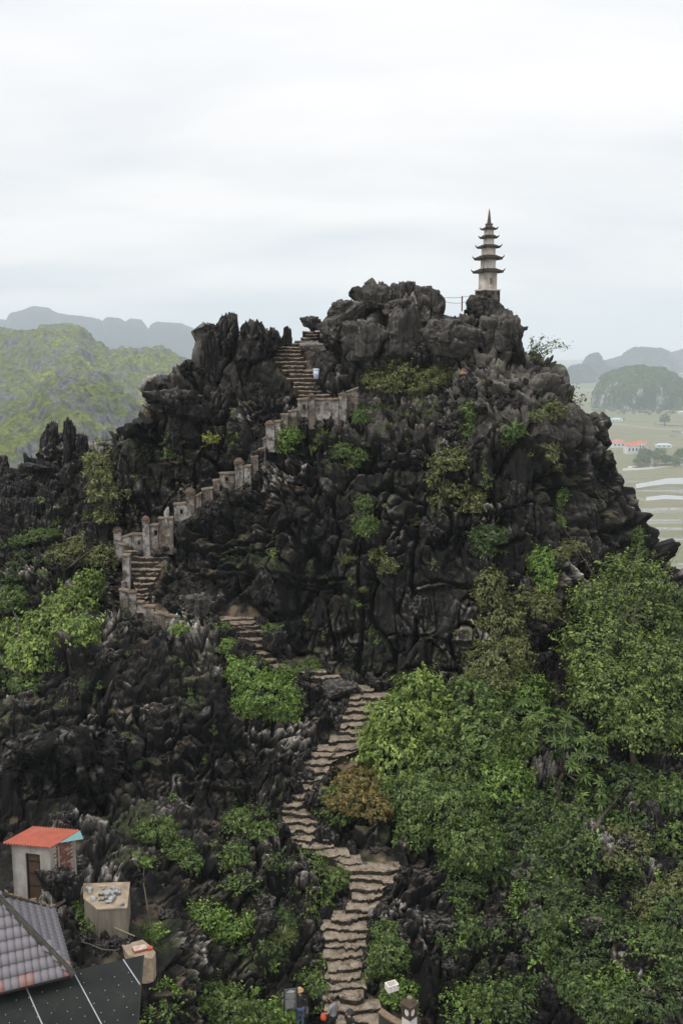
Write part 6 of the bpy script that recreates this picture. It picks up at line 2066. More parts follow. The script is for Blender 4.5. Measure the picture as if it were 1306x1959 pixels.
def plant(name, label, cat, blobs_px, mat, L, wr=0.5, dens=None, seed=0, group=None, out=0.25, dy=0.75, D=None, base=None, rosette=False, droop=0.35, sprays=0, trunk_r=None, lead=0.0, **kw):
    """A shrub or tree given by lobes as the photograph shows them (column, row, width, height), rooted on the terrain behind them."""
    bl = []
    for (px, py, w, h) in blobs_px:
        d = (D if D else (ground_d(px, py, 3) or 50)) + lead
        s = mpp(px, py, d)
        rx, rz = w * s / 2, h * s / 2
        c = W(px, py, d - out * rx)
        bl.append((c, (rx, max(rx * dy, 0.2), rz)))
    if base:
        b = W(base[0], base[1], (base[2] if len(base) > 2 else (ground_d(base[0], base[1], 3) or 50)))
    else:
        lowest = max(blobs_px, key=lambda q: q[1] + q[3] / 2)
        pyb = lowest[1] + lowest[3] * 0.45
        b = W(lowest[0], pyb, (ground_d(lowest[0], pyb, 3) or 50) + 0.05)
    root = thing(name, label, cat, b, 0, group)
    loc = [(c - b, r) for c, r in bl]
    if dens is None: dens = LAI / (L * L * wr)
    if rosette: me = rosette_mesh('crown', loc, dens, L, wr, mat, seed)
    else: me = crown_mesh('crown', loc, dens, L, wr, mat, seed, droop, sprays=sprays, **kw)
    link('crown', me, root)
    tr = trunk_r or (0.014 if cat == 'vine' else 0) or min(0.14, 0.05 + 0.04 * max(r[0] for _, r in loc))
    limbs((0, 0, 0), [c for c, _ in loc], tr, seed).build('trunk', M_BARK, root, True)
    return root


BIG = 'large shrubs right of the stairway'
plant('shrub', 'big bright green leafy shrub hanging beside the middle steps', 'shrub', [(800, 1335, 110, 100), (765, 1385, 130, 110), (830, 1400, 150, 130), (760, 1455, 130, 120), (720, 1420, 70, 60)], ML['bright'], 0.19, 0.55, seed=1, group=BIG, droop=0.9, sprays=120, lead=-0.5)
plant('shrub', 'leafy green shrub in the middle of the thicket under the cliff', 'shrub', [(900, 1350, 120, 100), (920, 1420, 150, 120), (860, 1470, 140, 120)], ML['mid'], 0.17, 0.55, seed=2, group=BIG, droop=0.8, sprays=110, lead=-0.3)
plant('vine', 'curtain of small-leaved vine spilling below the big bright shrub', 'vine', [(800, 1530, 150, 110), (860, 1560, 140, 130), (790, 1600, 70, 80), (900, 1620, 130, 110)], ML['mid'], 0.11, 0.65, seed=3, group=BIG, droop=1.2, sprays=60, lead=-0.1)
plant('shrub', 'dark shrub with whorled long leaves overhanging a black hollow', 'shrub', [(1000, 1385, 120, 90), (1060, 1400, 110, 80), (1110, 1440, 100, 70), (1140, 1490, 60, 60), (1140, 1530, 60, 40)], ML['mid'], 0.42, 0.27, seed=4, group=BIG, rosette=True, dens=4.6, lead=-1.2, base=(1070, 1500))
plant('shrub', 'mid-green shrub between the whorled shrub and the thicket', 'shrub', [(990, 1330, 120, 90), (980, 1430, 110, 100), (950, 1500, 130, 100)], ML['fresh'], 0.16, 0.5, seed=5, group=BIG, droop=0.6, sprays=80, lead=-0.2)
plant('vine', 'climbing green vine up the cliff foot left of the big tree', 'vine', [(935, 1130, 60, 90), (955, 1200, 100, 110), (940, 1270, 110, 90), (985, 1260, 80, 90), (925, 1310, 110, 60)], ML['olive'], 0.14, 0.55, seed=6, group=BIG, droop=0.9, sprays=90, lead=0.1)
plant('shrub', 'small upright green shrub clinging to the cliff above the climbing vine', 'shrub', [(1035, 1075, 50, 60), (1045, 1115, 50, 50)], ML['fresh'], 0.13, 0.5, seed=7, sprays=40)
plant('vine', 'trailing olive vine with a bare stem under the small cliff shrub', 'vine', [(1040, 1165, 60, 50), (1010, 1145, 60, 60), (1050, 1180, 40, 30)], ML['olive'], 0.13, 0.5, seed=8, sprays=40)
plant('tree', 'tall rounded dark green tree at the right foot of the cliff', 'tree', [(1175, 1090, 80, 60), (1220, 1115, 120, 80), (1145, 1150, 110, 80), (1235, 1190, 130, 110), (1150, 1235, 150, 120), (1255, 1285, 140, 130), (1165, 1330, 150, 120), (1225, 1390, 150, 110), (1130, 1285, 90, 80)], ML['tree'], 0.17, 0.5, seed=9, lead=-2.2, base=(1215, 1500, 47.0), sprays=260, trunk_r=0.2, out=0.15, lumps=4.2, lump_amp=0.5, gap=-0.12, thick=0.4)
plant('tree', 'dark leafy tree at the right edge behind the tall rounded tree', 'tree', [(1300, 1180, 90, 110), (1320, 1270, 110, 140), (1310, 1380, 110, 130)], ML['deep'], 0.15, 0.5, seed=10, lead=-0.8, sprays=90)
plant('shrub', 'green shrub with orange-brown leaves at the edge of the middle steps', 'shrub', [(690, 1500, 90, 60), (665, 1530, 80, 60), (710, 1545, 80, 60), (655, 1500, 40, 40)], ML['orange'], 0.13, 0.5, seed=11, sprays=60, lead=-0.4, group=BIG)
plant('shrub', 'small green shrub under the orange-leaved shrub', 'shrub', [(650, 1555, 60, 50), (635, 1525, 40, 50)], ML['mid'], 0.12, 0.5, seed=12, sprays=30)
LOWR = 'shrubs on the lower right slope'
for i, (lab, bl, mt, L) in enumerate([
    ('wide low shrub right below the vine curtain', [(880, 1690, 110, 70), (940, 1660, 110, 70)], 'deep', 0.10),
    ('grey-green shrub in the shade under the whorled shrub', [(1010, 1590, 130, 90), (1040, 1550, 100, 70)], 'deep', 0.11),
    ('fuzzy dark shrub right of the shaded shrub', [(1090, 1610, 110, 80)], 'deep', 0.10),
    ('pale-topped shrub on the right slope above the scrub', [(1195, 1615, 120, 80), (1170, 1640, 80, 60)], 'olive', 0.10),
    ('shrub at the right edge below the dark leafy tree', [(1280, 1530, 110, 90), (1290, 1610, 90, 80)], 'mid', 0.11),
    ('dense shrub between the tall tree and the pale-topped shrub', [(1200, 1500, 130, 90), (1140, 1560, 90, 60)], 'deep', 0.11),
    ('long mat of leafy scrub running down from the square outcrop', [(1060, 1700, 130, 60), (1120, 1740, 140, 60), (1170, 1780, 120, 60)], 'deep', 0.11),
    ('feathery shrub low on the right edge', [(1270, 1740, 110, 110), (1300, 1700, 90, 80)], 'olive', 0.10),
    ('scrub patch in the middle of the lower right slope', [(1110, 1830, 130, 70), (1080, 1870, 130, 60)], 'deep', 0.10),
    ('dark scrub patch in the lower right corner', [(1230, 1910, 150, 70), (1160, 1930, 120, 50)], 'deep', 0.10),
    ('scrub patch beside the three pale boulders', [(1260, 1800, 110, 50), (1300, 1850, 80, 60)], 'deep', 0.10),
    ('bright tuft of scrub left of the three pale boulders', [(1130, 1880, 90, 50)], 'fresh', 0.11),
    ('dark green clump on the rubble near the bottom edge', [(980, 1910, 110, 60)], 'deep', 0.10),
    ('little shrub on the black rubble left of the clump', [(905, 1785, 50, 30)], 'deep', 0.10),
]):
    bl = [(x, y, w * 0.9, h * 0.78) for x, y, w, h in bl]
    plant('shrub', lab, 'shrub', bl, ML[mt], L * 1.15, 0.5, seed=20 + i, group=LOWR, sprays=60, out=0.0, lump_amp=0.5, lumps=3.6, gap=-0.08)
LEFTG = 'greenery in the left gully'
plant('vine', 'bright green mass of creeper filling the left gully', 'vine', [(175, 1125, 70, 70), (135, 1165, 100, 80), (95, 1205, 110, 90), (150, 1210, 80, 70), (60, 1255, 90, 80), (30, 1220, 70, 80)], ML['bright'], 0.17, 0.6, seed=41, group=LEFTG, droop=0.9, sprays=120, lead=-0.6)
plant('shrub', 'dull green shrub above the bright creeper in the left gully', 'shrub', [(130, 1065, 90, 50), (175, 1045, 80, 60), (200, 1065, 50, 50)], ML['olive'], 0.13, 0.5, seed=42, group=LEFTG, sprays=60)
plant('tree', 'slender pale green tree in the cleft behind the left spur', 'tree', [(188, 895, 56, 60), (195, 940, 56, 70), (178, 880, 40, 30), (200, 985, 40, 50)], ML['olive'], 0.15, 0.5, seed=43, group=LEFTG, sprays=60, lead=-0.8)
plant('shrub', 'dark green growth in the lower corner of the left gully', 'shrub', [(20, 1150, 70, 60), (10, 1290, 60, 70), (50, 1310, 60, 40)], ML['mid'], 0.14, 0.5, seed=44, group=LEFTG, sprays=40)
plant('shrub', 'low dark shrub on the left spur', 'shrub', [(85, 1025, 60, 30), (40, 1035, 40, 24)], ML['mid'], 0.12, 0.5, seed=45, group=LEFTG, sprays=20)
MIDL = 'shrubs left of the stairway'
for i, (lab, bl, mt, L) in enumerate([
    ('dark green shrub in the bend of the stairs under the turn', [(470, 1290, 80, 60), (510, 1330, 120, 80), (540, 1360, 70, 60), (480, 1350, 80, 60)], 'fresh', 0.11),
    ('small low shrub on the right side of the stair bend', [(585, 1278, 60, 30), (545, 1285, 50, 24)], 'mid', 0.10),
    ('fresh green shrub on rubble right of the red-roofed hut', [(300, 1590, 80, 50), (340, 1625, 70, 40), (365, 1650, 50, 30)], 'mid', 0.10),
    ('round bright green bush standing on black rock left of the lower steps', [(390, 1755, 80, 50), (430, 1775, 80, 40)], 'fresh', 0.10),
    ('thin bluish shrub between the round bush and the lower steps', [(535, 1770, 70, 60), (525, 1810, 60, 60)], 'deep', 0.09),
    ('shrub under the left edge of the wide stair landing', [(645, 1685, 40, 50)], 'mid', 0.10),
    ('leafy shrub along the right edge of the lower steps', [(735, 1790, 60, 60), (745, 1830, 80, 70), (730, 1850, 60, 40)], 'mid', 0.10),
    ('low plant around the white crate', [(775, 1895, 50, 40), (745, 1905, 40, 24), (770, 1915, 50, 30)], 'fresh', 0.10),
    ('pair of leafy shrubs on dark rock right of the hut slope', [(455, 1570, 60, 50), (500, 1590, 60, 40)], 'mid', 0.10),
    ('dark shrub in rocks left of the stair landing', [(450, 1640, 50, 60)], 'mid', 0.10),
    ('large fern-like shrub at the bottom edge near the notice board', [(430, 1930, 110, 70), (490, 1945, 80, 50), (400, 1900, 70, 40)], 'mid', 0.12),
    ('leafy branch drooping in front of the notice board', [(525, 1940, 60, 30), (550, 1950, 40, 24)], 'fresh', 0.12),
    ('small shrub at the foot of the concrete water tank', [(165, 1748, 50, 36), (185, 1772, 40, 30)], 'mid', 0.10),
    ('little shrub beside the hut door', [(70, 1712, 34, 26)], 'mid', 0.09),
    ('low shrub on the left edge of the lower steps', [(610, 1895, 40, 40), (590, 1870, 40, 30)], 'mid', 0.10),
    ('feathery green plant right of the concrete tank', [(275, 1650, 30, 20), (290, 1790, 34, 24)], 'fresh', 0.09),
]):
    plant('shrub', lab, 'shrub', bl, ML[mt], L, 0.55, seed=60 + i, group=MIDL, sprays=40, out=0.2, lump_amp=0.4, lumps=3.0)
CLIFF = 'plants growing out of the cliff'
for i, (lab, bl, mt, L, cat) in enumerate([
    ('drooping olive tree growing out of the middle of the cliff', [(860, 885, 70, 50), (845, 920, 60, 60), (875, 935, 60, 50), (840, 960, 40, 30)], 'olive', 0.15, 'tree'),
    ('brownish drooping bush right of the olive cliff tree', [(905, 965, 50, 50), (915, 945, 30, 30)], 'olive', 0.12, 'shrub'),
    ('wide leafy shrub on the ledge under the summit blocks', [(720, 725, 60, 40), (770, 715, 80, 50), (745, 740, 80, 40)], 'olive', 0.13, 'shrub'),
    ('grassy green bank right of the ledge shrub', [(825, 730, 70, 50), (850, 715, 60, 40), (800, 745, 60, 30)], 'olive', 0.09, 'shrub'),
    ('feathery green bush below the brick platform', [(550, 835, 54, 40), (540, 855, 40, 40)], 'fresh', 0.09, 'shrub'),
    ('pair of green bushes on the ledge under the platform', [(655, 865, 40, 36), (685, 872, 36, 30), (675, 888, 34, 24)], 'mid', 0.10, 'shrub'),
    ('long green vine hanging in the middle of the cliff', [(695, 970, 36, 50), (705, 1010, 36, 50), (685, 1005, 30, 40)], 'mid', 0.10, 'vine'),
    ('trailing olive vine lower down the middle of the cliff', [(722, 1060, 30, 40), (742, 1085, 36, 40)], 'olive', 0.10, 'vine'),
    ('green plant hanging under the pale rock ledge', [(895, 790, 34, 50), (897, 825, 24, 36)], 'mid', 0.11, 'shrub'),
    ('leafy plant on the ledge right of the pale rock', [(980, 825, 50, 36), (970, 840, 30, 30)], 'mid', 0.11, 'shrub'),
    ('bushy plant on the stepped ledge at the right shoulder', [(1060, 790, 50, 40), (1030, 800, 36, 30)], 'olive', 0.10, 'shrub'),
    ('small vine on the right part of the cliff', [(1055, 870, 26, 40), (1065, 895, 20, 24)], 'olive', 0.10, 'vine'),
    ('vine hanging above the tall right tree', [(1075, 960, 24, 50), (1070, 1000, 24, 30)], 'mid', 0.11, 'vine'),
    ('leafy plant on the ledge just above the tall right tree', [(1085, 1045, 60, 30), (1070, 1060, 40, 24)], 'olive', 0.12, 'shrub'),
    ('small tree on the right flank of the cliff', [(1220, 1035, 30, 50), (1225, 1060, 30, 30)], 'mid', 0.12, 'shrub'),
    ('dark green plant under the bulging rock at the left edge', [(330, 850, 34, 40), (325, 870, 24, 24)], 'mid', 0.11, 'shrub'),
    ('yellow-green plant on the left part of the peak', [(400, 838, 26, 14), (408, 845, 20, 10)], 'yellow', 0.12, 'shrub'),
    ('green plant beside the turquoise bag below the parapet', [(345, 1205, 34, 20)], 'fresh', 0.10, 'shrub'),
    ('leafy shrub behind the brick platform', [(690, 800, 40, 36), (680, 780, 30, 24)], 'mid', 0.10, 'shrub'),
    ('dark spreading shrub on the cliff foot above the climbing vine', [(935, 1025, 70, 40), (925, 1050, 50, 40)], 'deep', 0.12, 'shrub'),
]):
    plant(cat if cat != 'shrub' else 'shrub', lab, cat, bl, ML[mt], L, 0.5, seed=90 + i, group=CLIFF, sprays=26, out=0.1, lump_amp=0.4, lumps=3.0)


def open_branch(px, py, D, tips, label, mat, L, seed, k=26):
    """A thin twiggy shrub seen against the sky: bare stems with leaves spaced along them."""
    b = W(px, py, D)
    root = thing('shrub', label, 'shrub', b, 0, 'thin shrubs on the skyline')
    rng = np.random.default_rng(seed)
    mb = MB(); C = []
    for tx, ty in tips:
        e_ = W(tx, ty, D + rng.uniform(-0.5, 0.5)) - b
        m_ = e_ * 0.5 + Vector((0, 0, 0.12 * e_.length))
        mb.tube([Vector((0, 0, 0)), m_, e_], [0.03, 0.02, 0.006], 5)
        for t in np.linspace(0.25, 1.05, k):
            p = (m_ * (2 * t) if t < 0.5 else m_.lerp(e_, 2 * t - 1))
            for _ in range(2): C.append(np.array(p) + rng.normal(size=3) * L * 0.75)
    C = np.array(C)
    V, F = leaf_arrays(C, nrm(rng.normal(size=C.shape)), L, 0.45, 0.4, rng)
    link('crown', np_mesh('crown', V, F, False, (mat,), {'tint': np.repeat(rng.uniform(0, 0.8, len(C)), 4)}), root)
    mb.build('trunk', M_BARK, root)


open_branch(1012, 690, 61.0, [(1018, 648), (1040, 645), (1062, 650), (1088, 664), (1075, 655), (1030, 660), (1045, 675)], 'thin leafy shrub leaning out to the right under the pagoda rock', ML['mid'], 0.16, 1)
open_branch(1072, 790, 60.0, [(1080, 735), (1100, 742), (1122, 758), (1112, 768), (1095, 760), (1085, 770)], 'thin leafy shrub sticking out of the right skyline', ML['mid'], 0.17, 2)
open_branch(288, 800, 61.0, [(276, 765), (284, 770), (272, 785), (280, 792)], 'little twiggy shrub with rusty leaves on the left skyline', ML['orange'], 0.13, 3, 12)
open_branch(196, 850, 70.0, [(180, 838), (200, 835), (214, 842)], 'sparse shrub on the skyline between the spur and the peak', ML['mid'], 0.14, 4, 18)

plant('shrub', 'low green plants on the brown landing below the left steps', 'shrub', [(425, 1200, 40, 22), (520, 1205, 36, 26)], ML['mid'], 0.10, 0.5, seed=210, sprays=20, out=0.1)
plant('shrub', 'leafy plants on rocks below the left landing', 'shrub', [(440, 1240, 44, 40), (455, 1262, 40, 30)], ML['fresh'], 0.10, 0.5, seed=211, sprays=20, out=0.1)

# small plants, alike and many: a few shapes, copied
SMALL = {
    'tuft': [tuft_mesh('blades', 0.3, 150, 0.55, ML['olive'], 300 + i) for i in range(2)],
    'herb': [crown_mesh('crown', [((0, 0, 0.12), (0.24, 0.24, 0.18)), ((0.14, 0.05, 0.05), (0.18, 0.18, 0.14))], 120, 0.10, 0.55, ML['fresh'], 310 + i, 0.5, sprays=8, lump_amp=0.5) for i in range(3)],
    'cover': [crown_mesh('crown', [((0, 0, 0.10), (0.50, 0.45, 0.22)), ((0.4, 0.1, 0.05), (0.35, 0.3, 0.2)), ((-0.35, -0.1, 0), (0.3, 0.3, 0.18))], 100, 0.095, 0.6, ML[k_], 320 + i, 0.4, sprays=24, lump_amp=0.5, gap=-0.15) for i, k_ in enumerate(('mid', 'deep', 'deep', 'deep'))],
    'hanging': [crown_mesh('crown', [((0, 0, 0.0), (0.22, 0.2, 0.26)), ((0.05, -0.05, -0.4), (0.16, 0.16, 0.3)), ((-0.08, -0.05, -0.75), (0.11, 0.1, 0.22))], 130, 0.10, 0.6, ML[k_], 330 + i, 0.9, sprays=10, lump_amp=0.5) for i, k_ in enumerate(('mid', 'olive'))],
}
NAMES = {'tuft': 'grass_tuft', 'herb': 'herb', 'cover': 'scrub_plant', 'hanging': 'hanging_plant'}
stub = MB().tube([(0, 0, -0.2), (0.01, 0, 0.0), (0.03, 0, 0.1)], [0.02, 0.016, 0.01], 5).build('stem', M_BARK)
STUB = stub.data; bpy.data.objects.remove(stub)
rv = random.Random(77)


LANDMARKS = [(604, 714, 'the waste bin'), (750, 720, 'the leafy ledge shrub'), (905, 735, 'the pale weathered rock'), (1040, 655, 'the skyline shrub'), (630, 780, 'the brick platform'), (860, 915, 'the olive cliff tree'),
             (695, 990, 'the long hanging vine'), (660, 1080, 'the big grass tuft'), (550, 845, 'the feathery bush'), (670, 875, 'the pair of bushes'), (735, 1075, 'the trailing vine'), (895, 805, 'the plant under the pale ledge'),
             (980, 830, 'the right ledge plant'), (1075, 975, 'the upper right vine'), (1040, 1095, 'the upright cliff shrub'), (935, 1040, 'the spreading cliff shrub'), (385, 1155, 'the smooth grey boulder'), (365, 950, 'the third domed pier'),
             (457, 900, 'the fourth domed pier'), (517, 820, 'the fifth domed pier'), (281, 1015, 'the second domed pier'), (330, 860, 'the dark ledge plant'), (400, 840, 'the yellow-green plant'), (500, 1330, 'the shrub in the stair bend'),
             (140, 1450, 'the huge boulder'), (80, 1640, 'the red-roofed hut'), (205, 1715, 'the stone pile'), (330, 1615, 'the shrub right of the hut'), (410, 1770, 'the round bush'), (530, 1790, 'the wispy shrub'), (480, 1580, 'the shrub pair'),
             (553, 1910, 'the notice board'), (430, 1930, 'the fern-like shrub'), (265, 1815, 'the low tank'), (450, 1640, 'the dark rock shrub'), (120, 1180, 'the bright creeper'), (100, 850, 'the rock fins'), (150, 1055, 'the dull gully shrub'),
             (1215, 1850, 'the three pale boulders'), (1004, 1690, 'the square outcrop'), (1120, 1740, 'the long scrub mat'), (1195, 1620, 'the pale-topped shrub'), (1270, 1740, 'the feathery edge shrub'), (980, 1910, 'the bottom clump'),
             (1110, 1840, 'the middle scrub patch'), (1230, 1915, 'the corner scrub'), (905, 1690, 'the wide low shrub'), (905, 1785, 'the little rubble shrub'), (1020, 1580, 'the shaded shrub'), (1090, 1610, 'the fuzzy shrub'), (1280, 1570, 'the right edge shrub'),
             (1170, 1520, 'the dense shrub'), (645, 1685, 'the landing shrub'), (610, 1895, 'the stair edge shrub'), (880, 1600, 'the vine curtain')]
LOOK = {'tuft': ['wiry grass tuft', 'bushy grass tuft'], 'herb': ['leafy herb', 'bright herb', 'round herb'], 'cover': ['mid-green scrub plant', 'dark scrub plant', 'dull dark scrub plant', 'dense dark scrub plant'], 'hanging': ['green hanging plant', 'olive hanging plant']}


def place_words(px, py, marks=None):
    x, y, nm = min(marks or LANDMARKS, key=lambda q: math.hypot(q[0] - px, q[1] - py))
    dx_, dy_ = px - x, py - y
    far = 'just ' if math.hypot(dx_, dy_) < 28 else ('well ' if math.hypot(dx_, dy_) > 70 else '')
    if abs(dx_) > 1.8 * abs(dy_): w_ = 'right of' if dx_ > 0 else 'left of'
    elif abs(dy_) > 1.8 * abs(dx_): w_ = 'below' if dy_ > 0 else 'above'
    else: w_ = ('below' if dy_ > 0 else 'above') + ' and ' + ('right of' if dx_ > 0 else 'left of')
    return far + w_ + ' ' + nm


def small(kind, px, py, label, group, sc=(0.7, 1.3)):
    D = ground_d(px, py, 1)
    if not D: return
    root = thing(NAMES[kind], label, 'plant' if kind != 'tuft' else 'grass', W(px, py, D - 0.06), rv.uniform(0, 6.28), group)
    mi = rv.randrange(len(SMALL[kind])); me = SMALL[kind][mi]
    k = rv.uniform(*sc)
    if group:
        u = (k - sc[0]) / (sc[1] - sc[0] + 1e-6)
        root['label'] = ('tiny ' if u < 0.33 else 'small ' if u < 0.7 else 'larger ') + LOOK[kind][mi] + ' ' + place_words(px, py)
    o = link('blades' if kind == 'tuft' else 'crown', me, root); o.scale = (k, k, k * rv.uniform(0.8, 1.2))
    if kind != 'tuft': link('stem', STUB, root).scale = (k, k, k)


def near_stairs(px, py):
    for p in PATHS:
        for x, y, w in p:
            if abs(py - y) < 12 and abs(px - x) < w + 10: return True
    return False


def scatter(n, box, kinds, label, group, sc=(0.7, 1.3), where=None):
    k = 0; tries = 0
    while k < n and tries < n * 30:
        tries += 1
        px, py = rv.uniform(box[0], box[1]), rv.uniform(box[2], box[3])
        if near_stairs(px, py) or (where and not where(px, py)): continue
        small(rv.choice(kinds), px, py, label, group, sc); k += 1


patch = lambda f, th, sd: (lambda px, py: float(gn((np.array([px * f], np.float32), np.array([py * f], np.float32), np.array([0.5], np.float32)), 1.0, sd)[0]) > th)
scatter(95, (850, 1306, 1620, 1960), ['cover', 'cover', 'cover', 'herb'], 'small leafy scrub plant among the broken rocks of the lower right slope', 'scrub plants of the lower right slope', (0.6, 1.45), patch(0.012, -0.05, 3))
scatter(46, (860, 1306, 1500, 1660), ['cover'], 'leafy scrub plant in the shade below the big shrubs', 'scrub plants below the big shrubs', (0.8, 1.5))
scatter(44, (260, 620, 1540, 1960), ['cover', 'herb', 'hanging'], 'small leafy plant among black rocks left of the lower steps', 'plants among the rocks left of the lower steps', (0.5, 1.1), patch(0.012, 0.0, 5))
scatter(26, (0, 480, 1190, 1540), ['herb', 'hanging', 'tuft'], 'small green plant in a crack of the black left rock face', 'plants in the left rock face', (0.35, 0.7))
scatter(60, (520, 1090, 780, 1240), ['herb', 'hanging', 'hanging', 'tuft'], 'small green plant growing from a crack of the main cliff', 'plants in cracks of the main cliff', (0.4, 0.8), patch(0.010, 0.05, 7))
scatter(22, (230, 520, 760, 1120), ['herb', 'hanging', 'tuft'], 'small green plant on the dark rock left of the parapet', 'plants on the left part of the peak', (0.35, 0.7))
scatter(26, (680, 1060, 640, 800), ['herb', 'tuft', 'cover'], 'small plant on the ledges below the summit', 'plants on the ledges below the summit', (0.45, 0.85))
scatter(20, (0, 210, 960, 1130), ['cover', 'herb'], 'small scrub plant on the left spur', 'scrub plants of the left spur', (0.6, 1.1))
scatter(18, (600, 640, 1650, 1940), ['herb', 'tuft'], 'small plant at the left edge of the lower steps', 'plants at the edge of the lower steps', (0.4, 0.7))
for px, py, s_ in ((660, 1078, 1.5), (690, 1880, 0.9), (1060, 785, 1.2), (520, 1840, 1.2), (540, 1800, 1.3)):
    small('tuft', px, py, {660: 'large spreading grass tuft on the middle of the cliff', 690: 'grass tuft at the right edge of the lower steps', 1060: 'grass tuft on the stepped right shoulder of the peak', 520: 'lower of two wispy grass tufts left of the lower steps', 540: 'upper of two wispy grass tufts left of the lower steps'}[px], None, (s_, s_ + 0.01))
print('plants', round(time.time() - T0, 1))
# ------------------------------------------------------------------ far houses, trees, poles and water on the plain
M_FWALL = plain('pale_house_wall', (0.62, 0.62, 0.64), 0.8, (0.5, 0.5, 0.52), 0.3)
M_FROOF = plain('orange_red_roof', (0.50, 0.13, 0.06), 0.8, (0.42, 0.11, 0.06), 0.4)
M_FPINK = plain('pink_red_roof', (0.45, 0.17, 0.15), 0.8, (0.4, 0.15, 0.14), 0.4)
M_FBLUE = plain('blue_sheet_roof', (0.40, 0.52, 0.54), 0.6, (0.34, 0.45, 0.47), 0.4)
M_FGLASS = plain('dark_window', (0.06, 0.07, 0.085), 0.4)


def plain_pt(px, py): return on_level(px, py, PLAIN_Z)


def house(px, py, w, h, d, roof, label, rz=0.1, roof_h=0.45, group='houses on the plain'):
    """w, h, d in photograph pixels at that spot."""
    p = plain_pt(px, py); s = mpp(px, py, p.y)
    w, h, d = w * s, h * s, d * s
    root = thing('house', label, 'house', p, rz, group)
    MB().box((0, 0, h / 2), (w, d, h)).build('wall', M_FWALL, root)
    rh = w * roof_h * 0.5
    mb = MB(); ov = 1.08
    mb.add([(-w / 2 * ov, -d / 2 * ov, h), (w / 2 * ov, -d / 2 * ov, h), (w / 2 * ov, d / 2 * ov, h), (-w / 2 * ov, d / 2 * ov, h), (-w * 0.25, 0, h + rh), (w * 0.25, 0, h + rh)],
           [(0, 1, 5, 4), (1, 2, 5), (2, 3, 4, 5), (3, 0, 4), (3, 2, 1, 0)])
    mb.build('roof', roof, root)
    for k in (-0.3, 0.0, 0.3):
        MB().box((w * k, -d / 2 - 0.04, h * 0.55), (w * 0.13, 0.08, h * 0.34)).build('window', M_FGLASS, root)


house(1206, 868, 24, 16, 16, M_FROOF, 'white house with orange-red roof beside the dark rock edge on the plain', 0.15)
house(1222, 860, 18, 13, 12, M_FROOF, 'smaller house with orange-red roof right of the white house', -0.1)
house(1180, 856, 26, 10, 14, M_FPINK, 'low house with pinkish roof half hidden behind the rock edge', 0.1)
house(1232, 862, 10, 6, 8, M_FPINK, 'tiny outbuilding with pinkish roof at the tall pole', 0.2)
house(1268, 856, 30, 5, 10, M_FBLUE, 'long pale shed in front of the tree row on the plain', -0.1, 0.2)
house(1302, 884, 22, 7, 12, M_FBLUE, 'shed with blue roof at the right edge below the tree row', 0.0, 0.25)
house(1178, 806, 22, 4, 8, M_FBLUE, 'pale low building on the far side of the paddies', 0.0, 0.25)
house(1302, 792, 12, 4, 8, M_FWALL, 'small white house at the foot of the wooded hill', 0.0, 0.3)
for i in range(26):
    rr_ = random.Random(500 + i)
    px, py = rr_.uniform(1085, 1310), rr_.uniform(690, 722)
    wd_, ro_ = rr_.uniform(4, 9), rr_.randrange(3)
    house(px, py, wd_, rr_.uniform(1.5, 3), 4, [M_FWALL, M_FBLUE, M_FPINK][ro_], ('tiny' if wd_ < 6 else 'small') + ' hazy building with ' + ['white', 'blue', 'pinkish'][ro_] + ' roof in the far town ' + ('left of' if px < 1190 else 'behind') + ' the wooded hill', rr_.uniform(-.3, .3), 0.3, 'buildings of the hazy far town')

FT = []
for i in range(4):
    bl = [((0, 0, 0.62), (0.42, 0.42, 0.36)), ((0.2, 0.1, 0.45), (0.3, 0.3, 0.28)), ((-0.22, -0.05, 0.48), (0.28, 0.3, 0.26))]
    FT.append(crown_mesh('crown', bl, 160, 0.11, 0.7, ML[('mid', 'deep', 'olive', 'mid')[i]], 600 + i, 0.3, lump_amp=0.4, gap=-0.5))
ft_trunk = MB().lathe([(0.05, -0.05), (0.035, 0.3), (0.015, 0.6)], 6).build('trunk', M_BARK); FTT = ft_trunk.data; bpy.data.objects.remove(ft_trunk)
rf_ = random.Random(31)


FARMARKS = [(1206, 862, 'the white house'), (1222, 856, 'the smaller red-roofed house'), (1234, 850, 'the tall white pole'), (1268, 854, 'the long pale shed'), (1302, 880, 'the blue-roofed shed'), (1246, 884, 'the short grey pole'), (1228, 882, 'the shorter grey pole'), (1270, 805, 'the lone paddy tree'), (1241, 793, 'the small round tree'), (1282, 795, 'the thin pole'), (1178, 805, 'the pale low building'), (1222, 770, 'the wooded hill')]
TREELOOK = ['green tree', 'dark tree', 'olive tree', 'leafy tree']


def far_tree(px, py, h_px, label, group, kind=None):
    p = plain_pt(px, py); s = mpp(px, py, p.y) * h_px
    root = thing('tree', label, 'tree', p, rf_.uniform(0, 6), group)
    ki = kind if kind is not None else rf_.randrange(4)
    if group: root['label'] = ('low ' if h_px < 8 else 'tall ' if h_px > 13.5 else 'rounded ') + TREELOOK[ki] + ' ' + place_words(px, py, FARMARKS)
    o = link('crown', FT[ki], root); o.scale = (s * rf_.uniform(0.9, 1.3), s * rf_.uniform(0.9, 1.3), s)
    link('trunk', FTT, root).scale = (s, s, s)


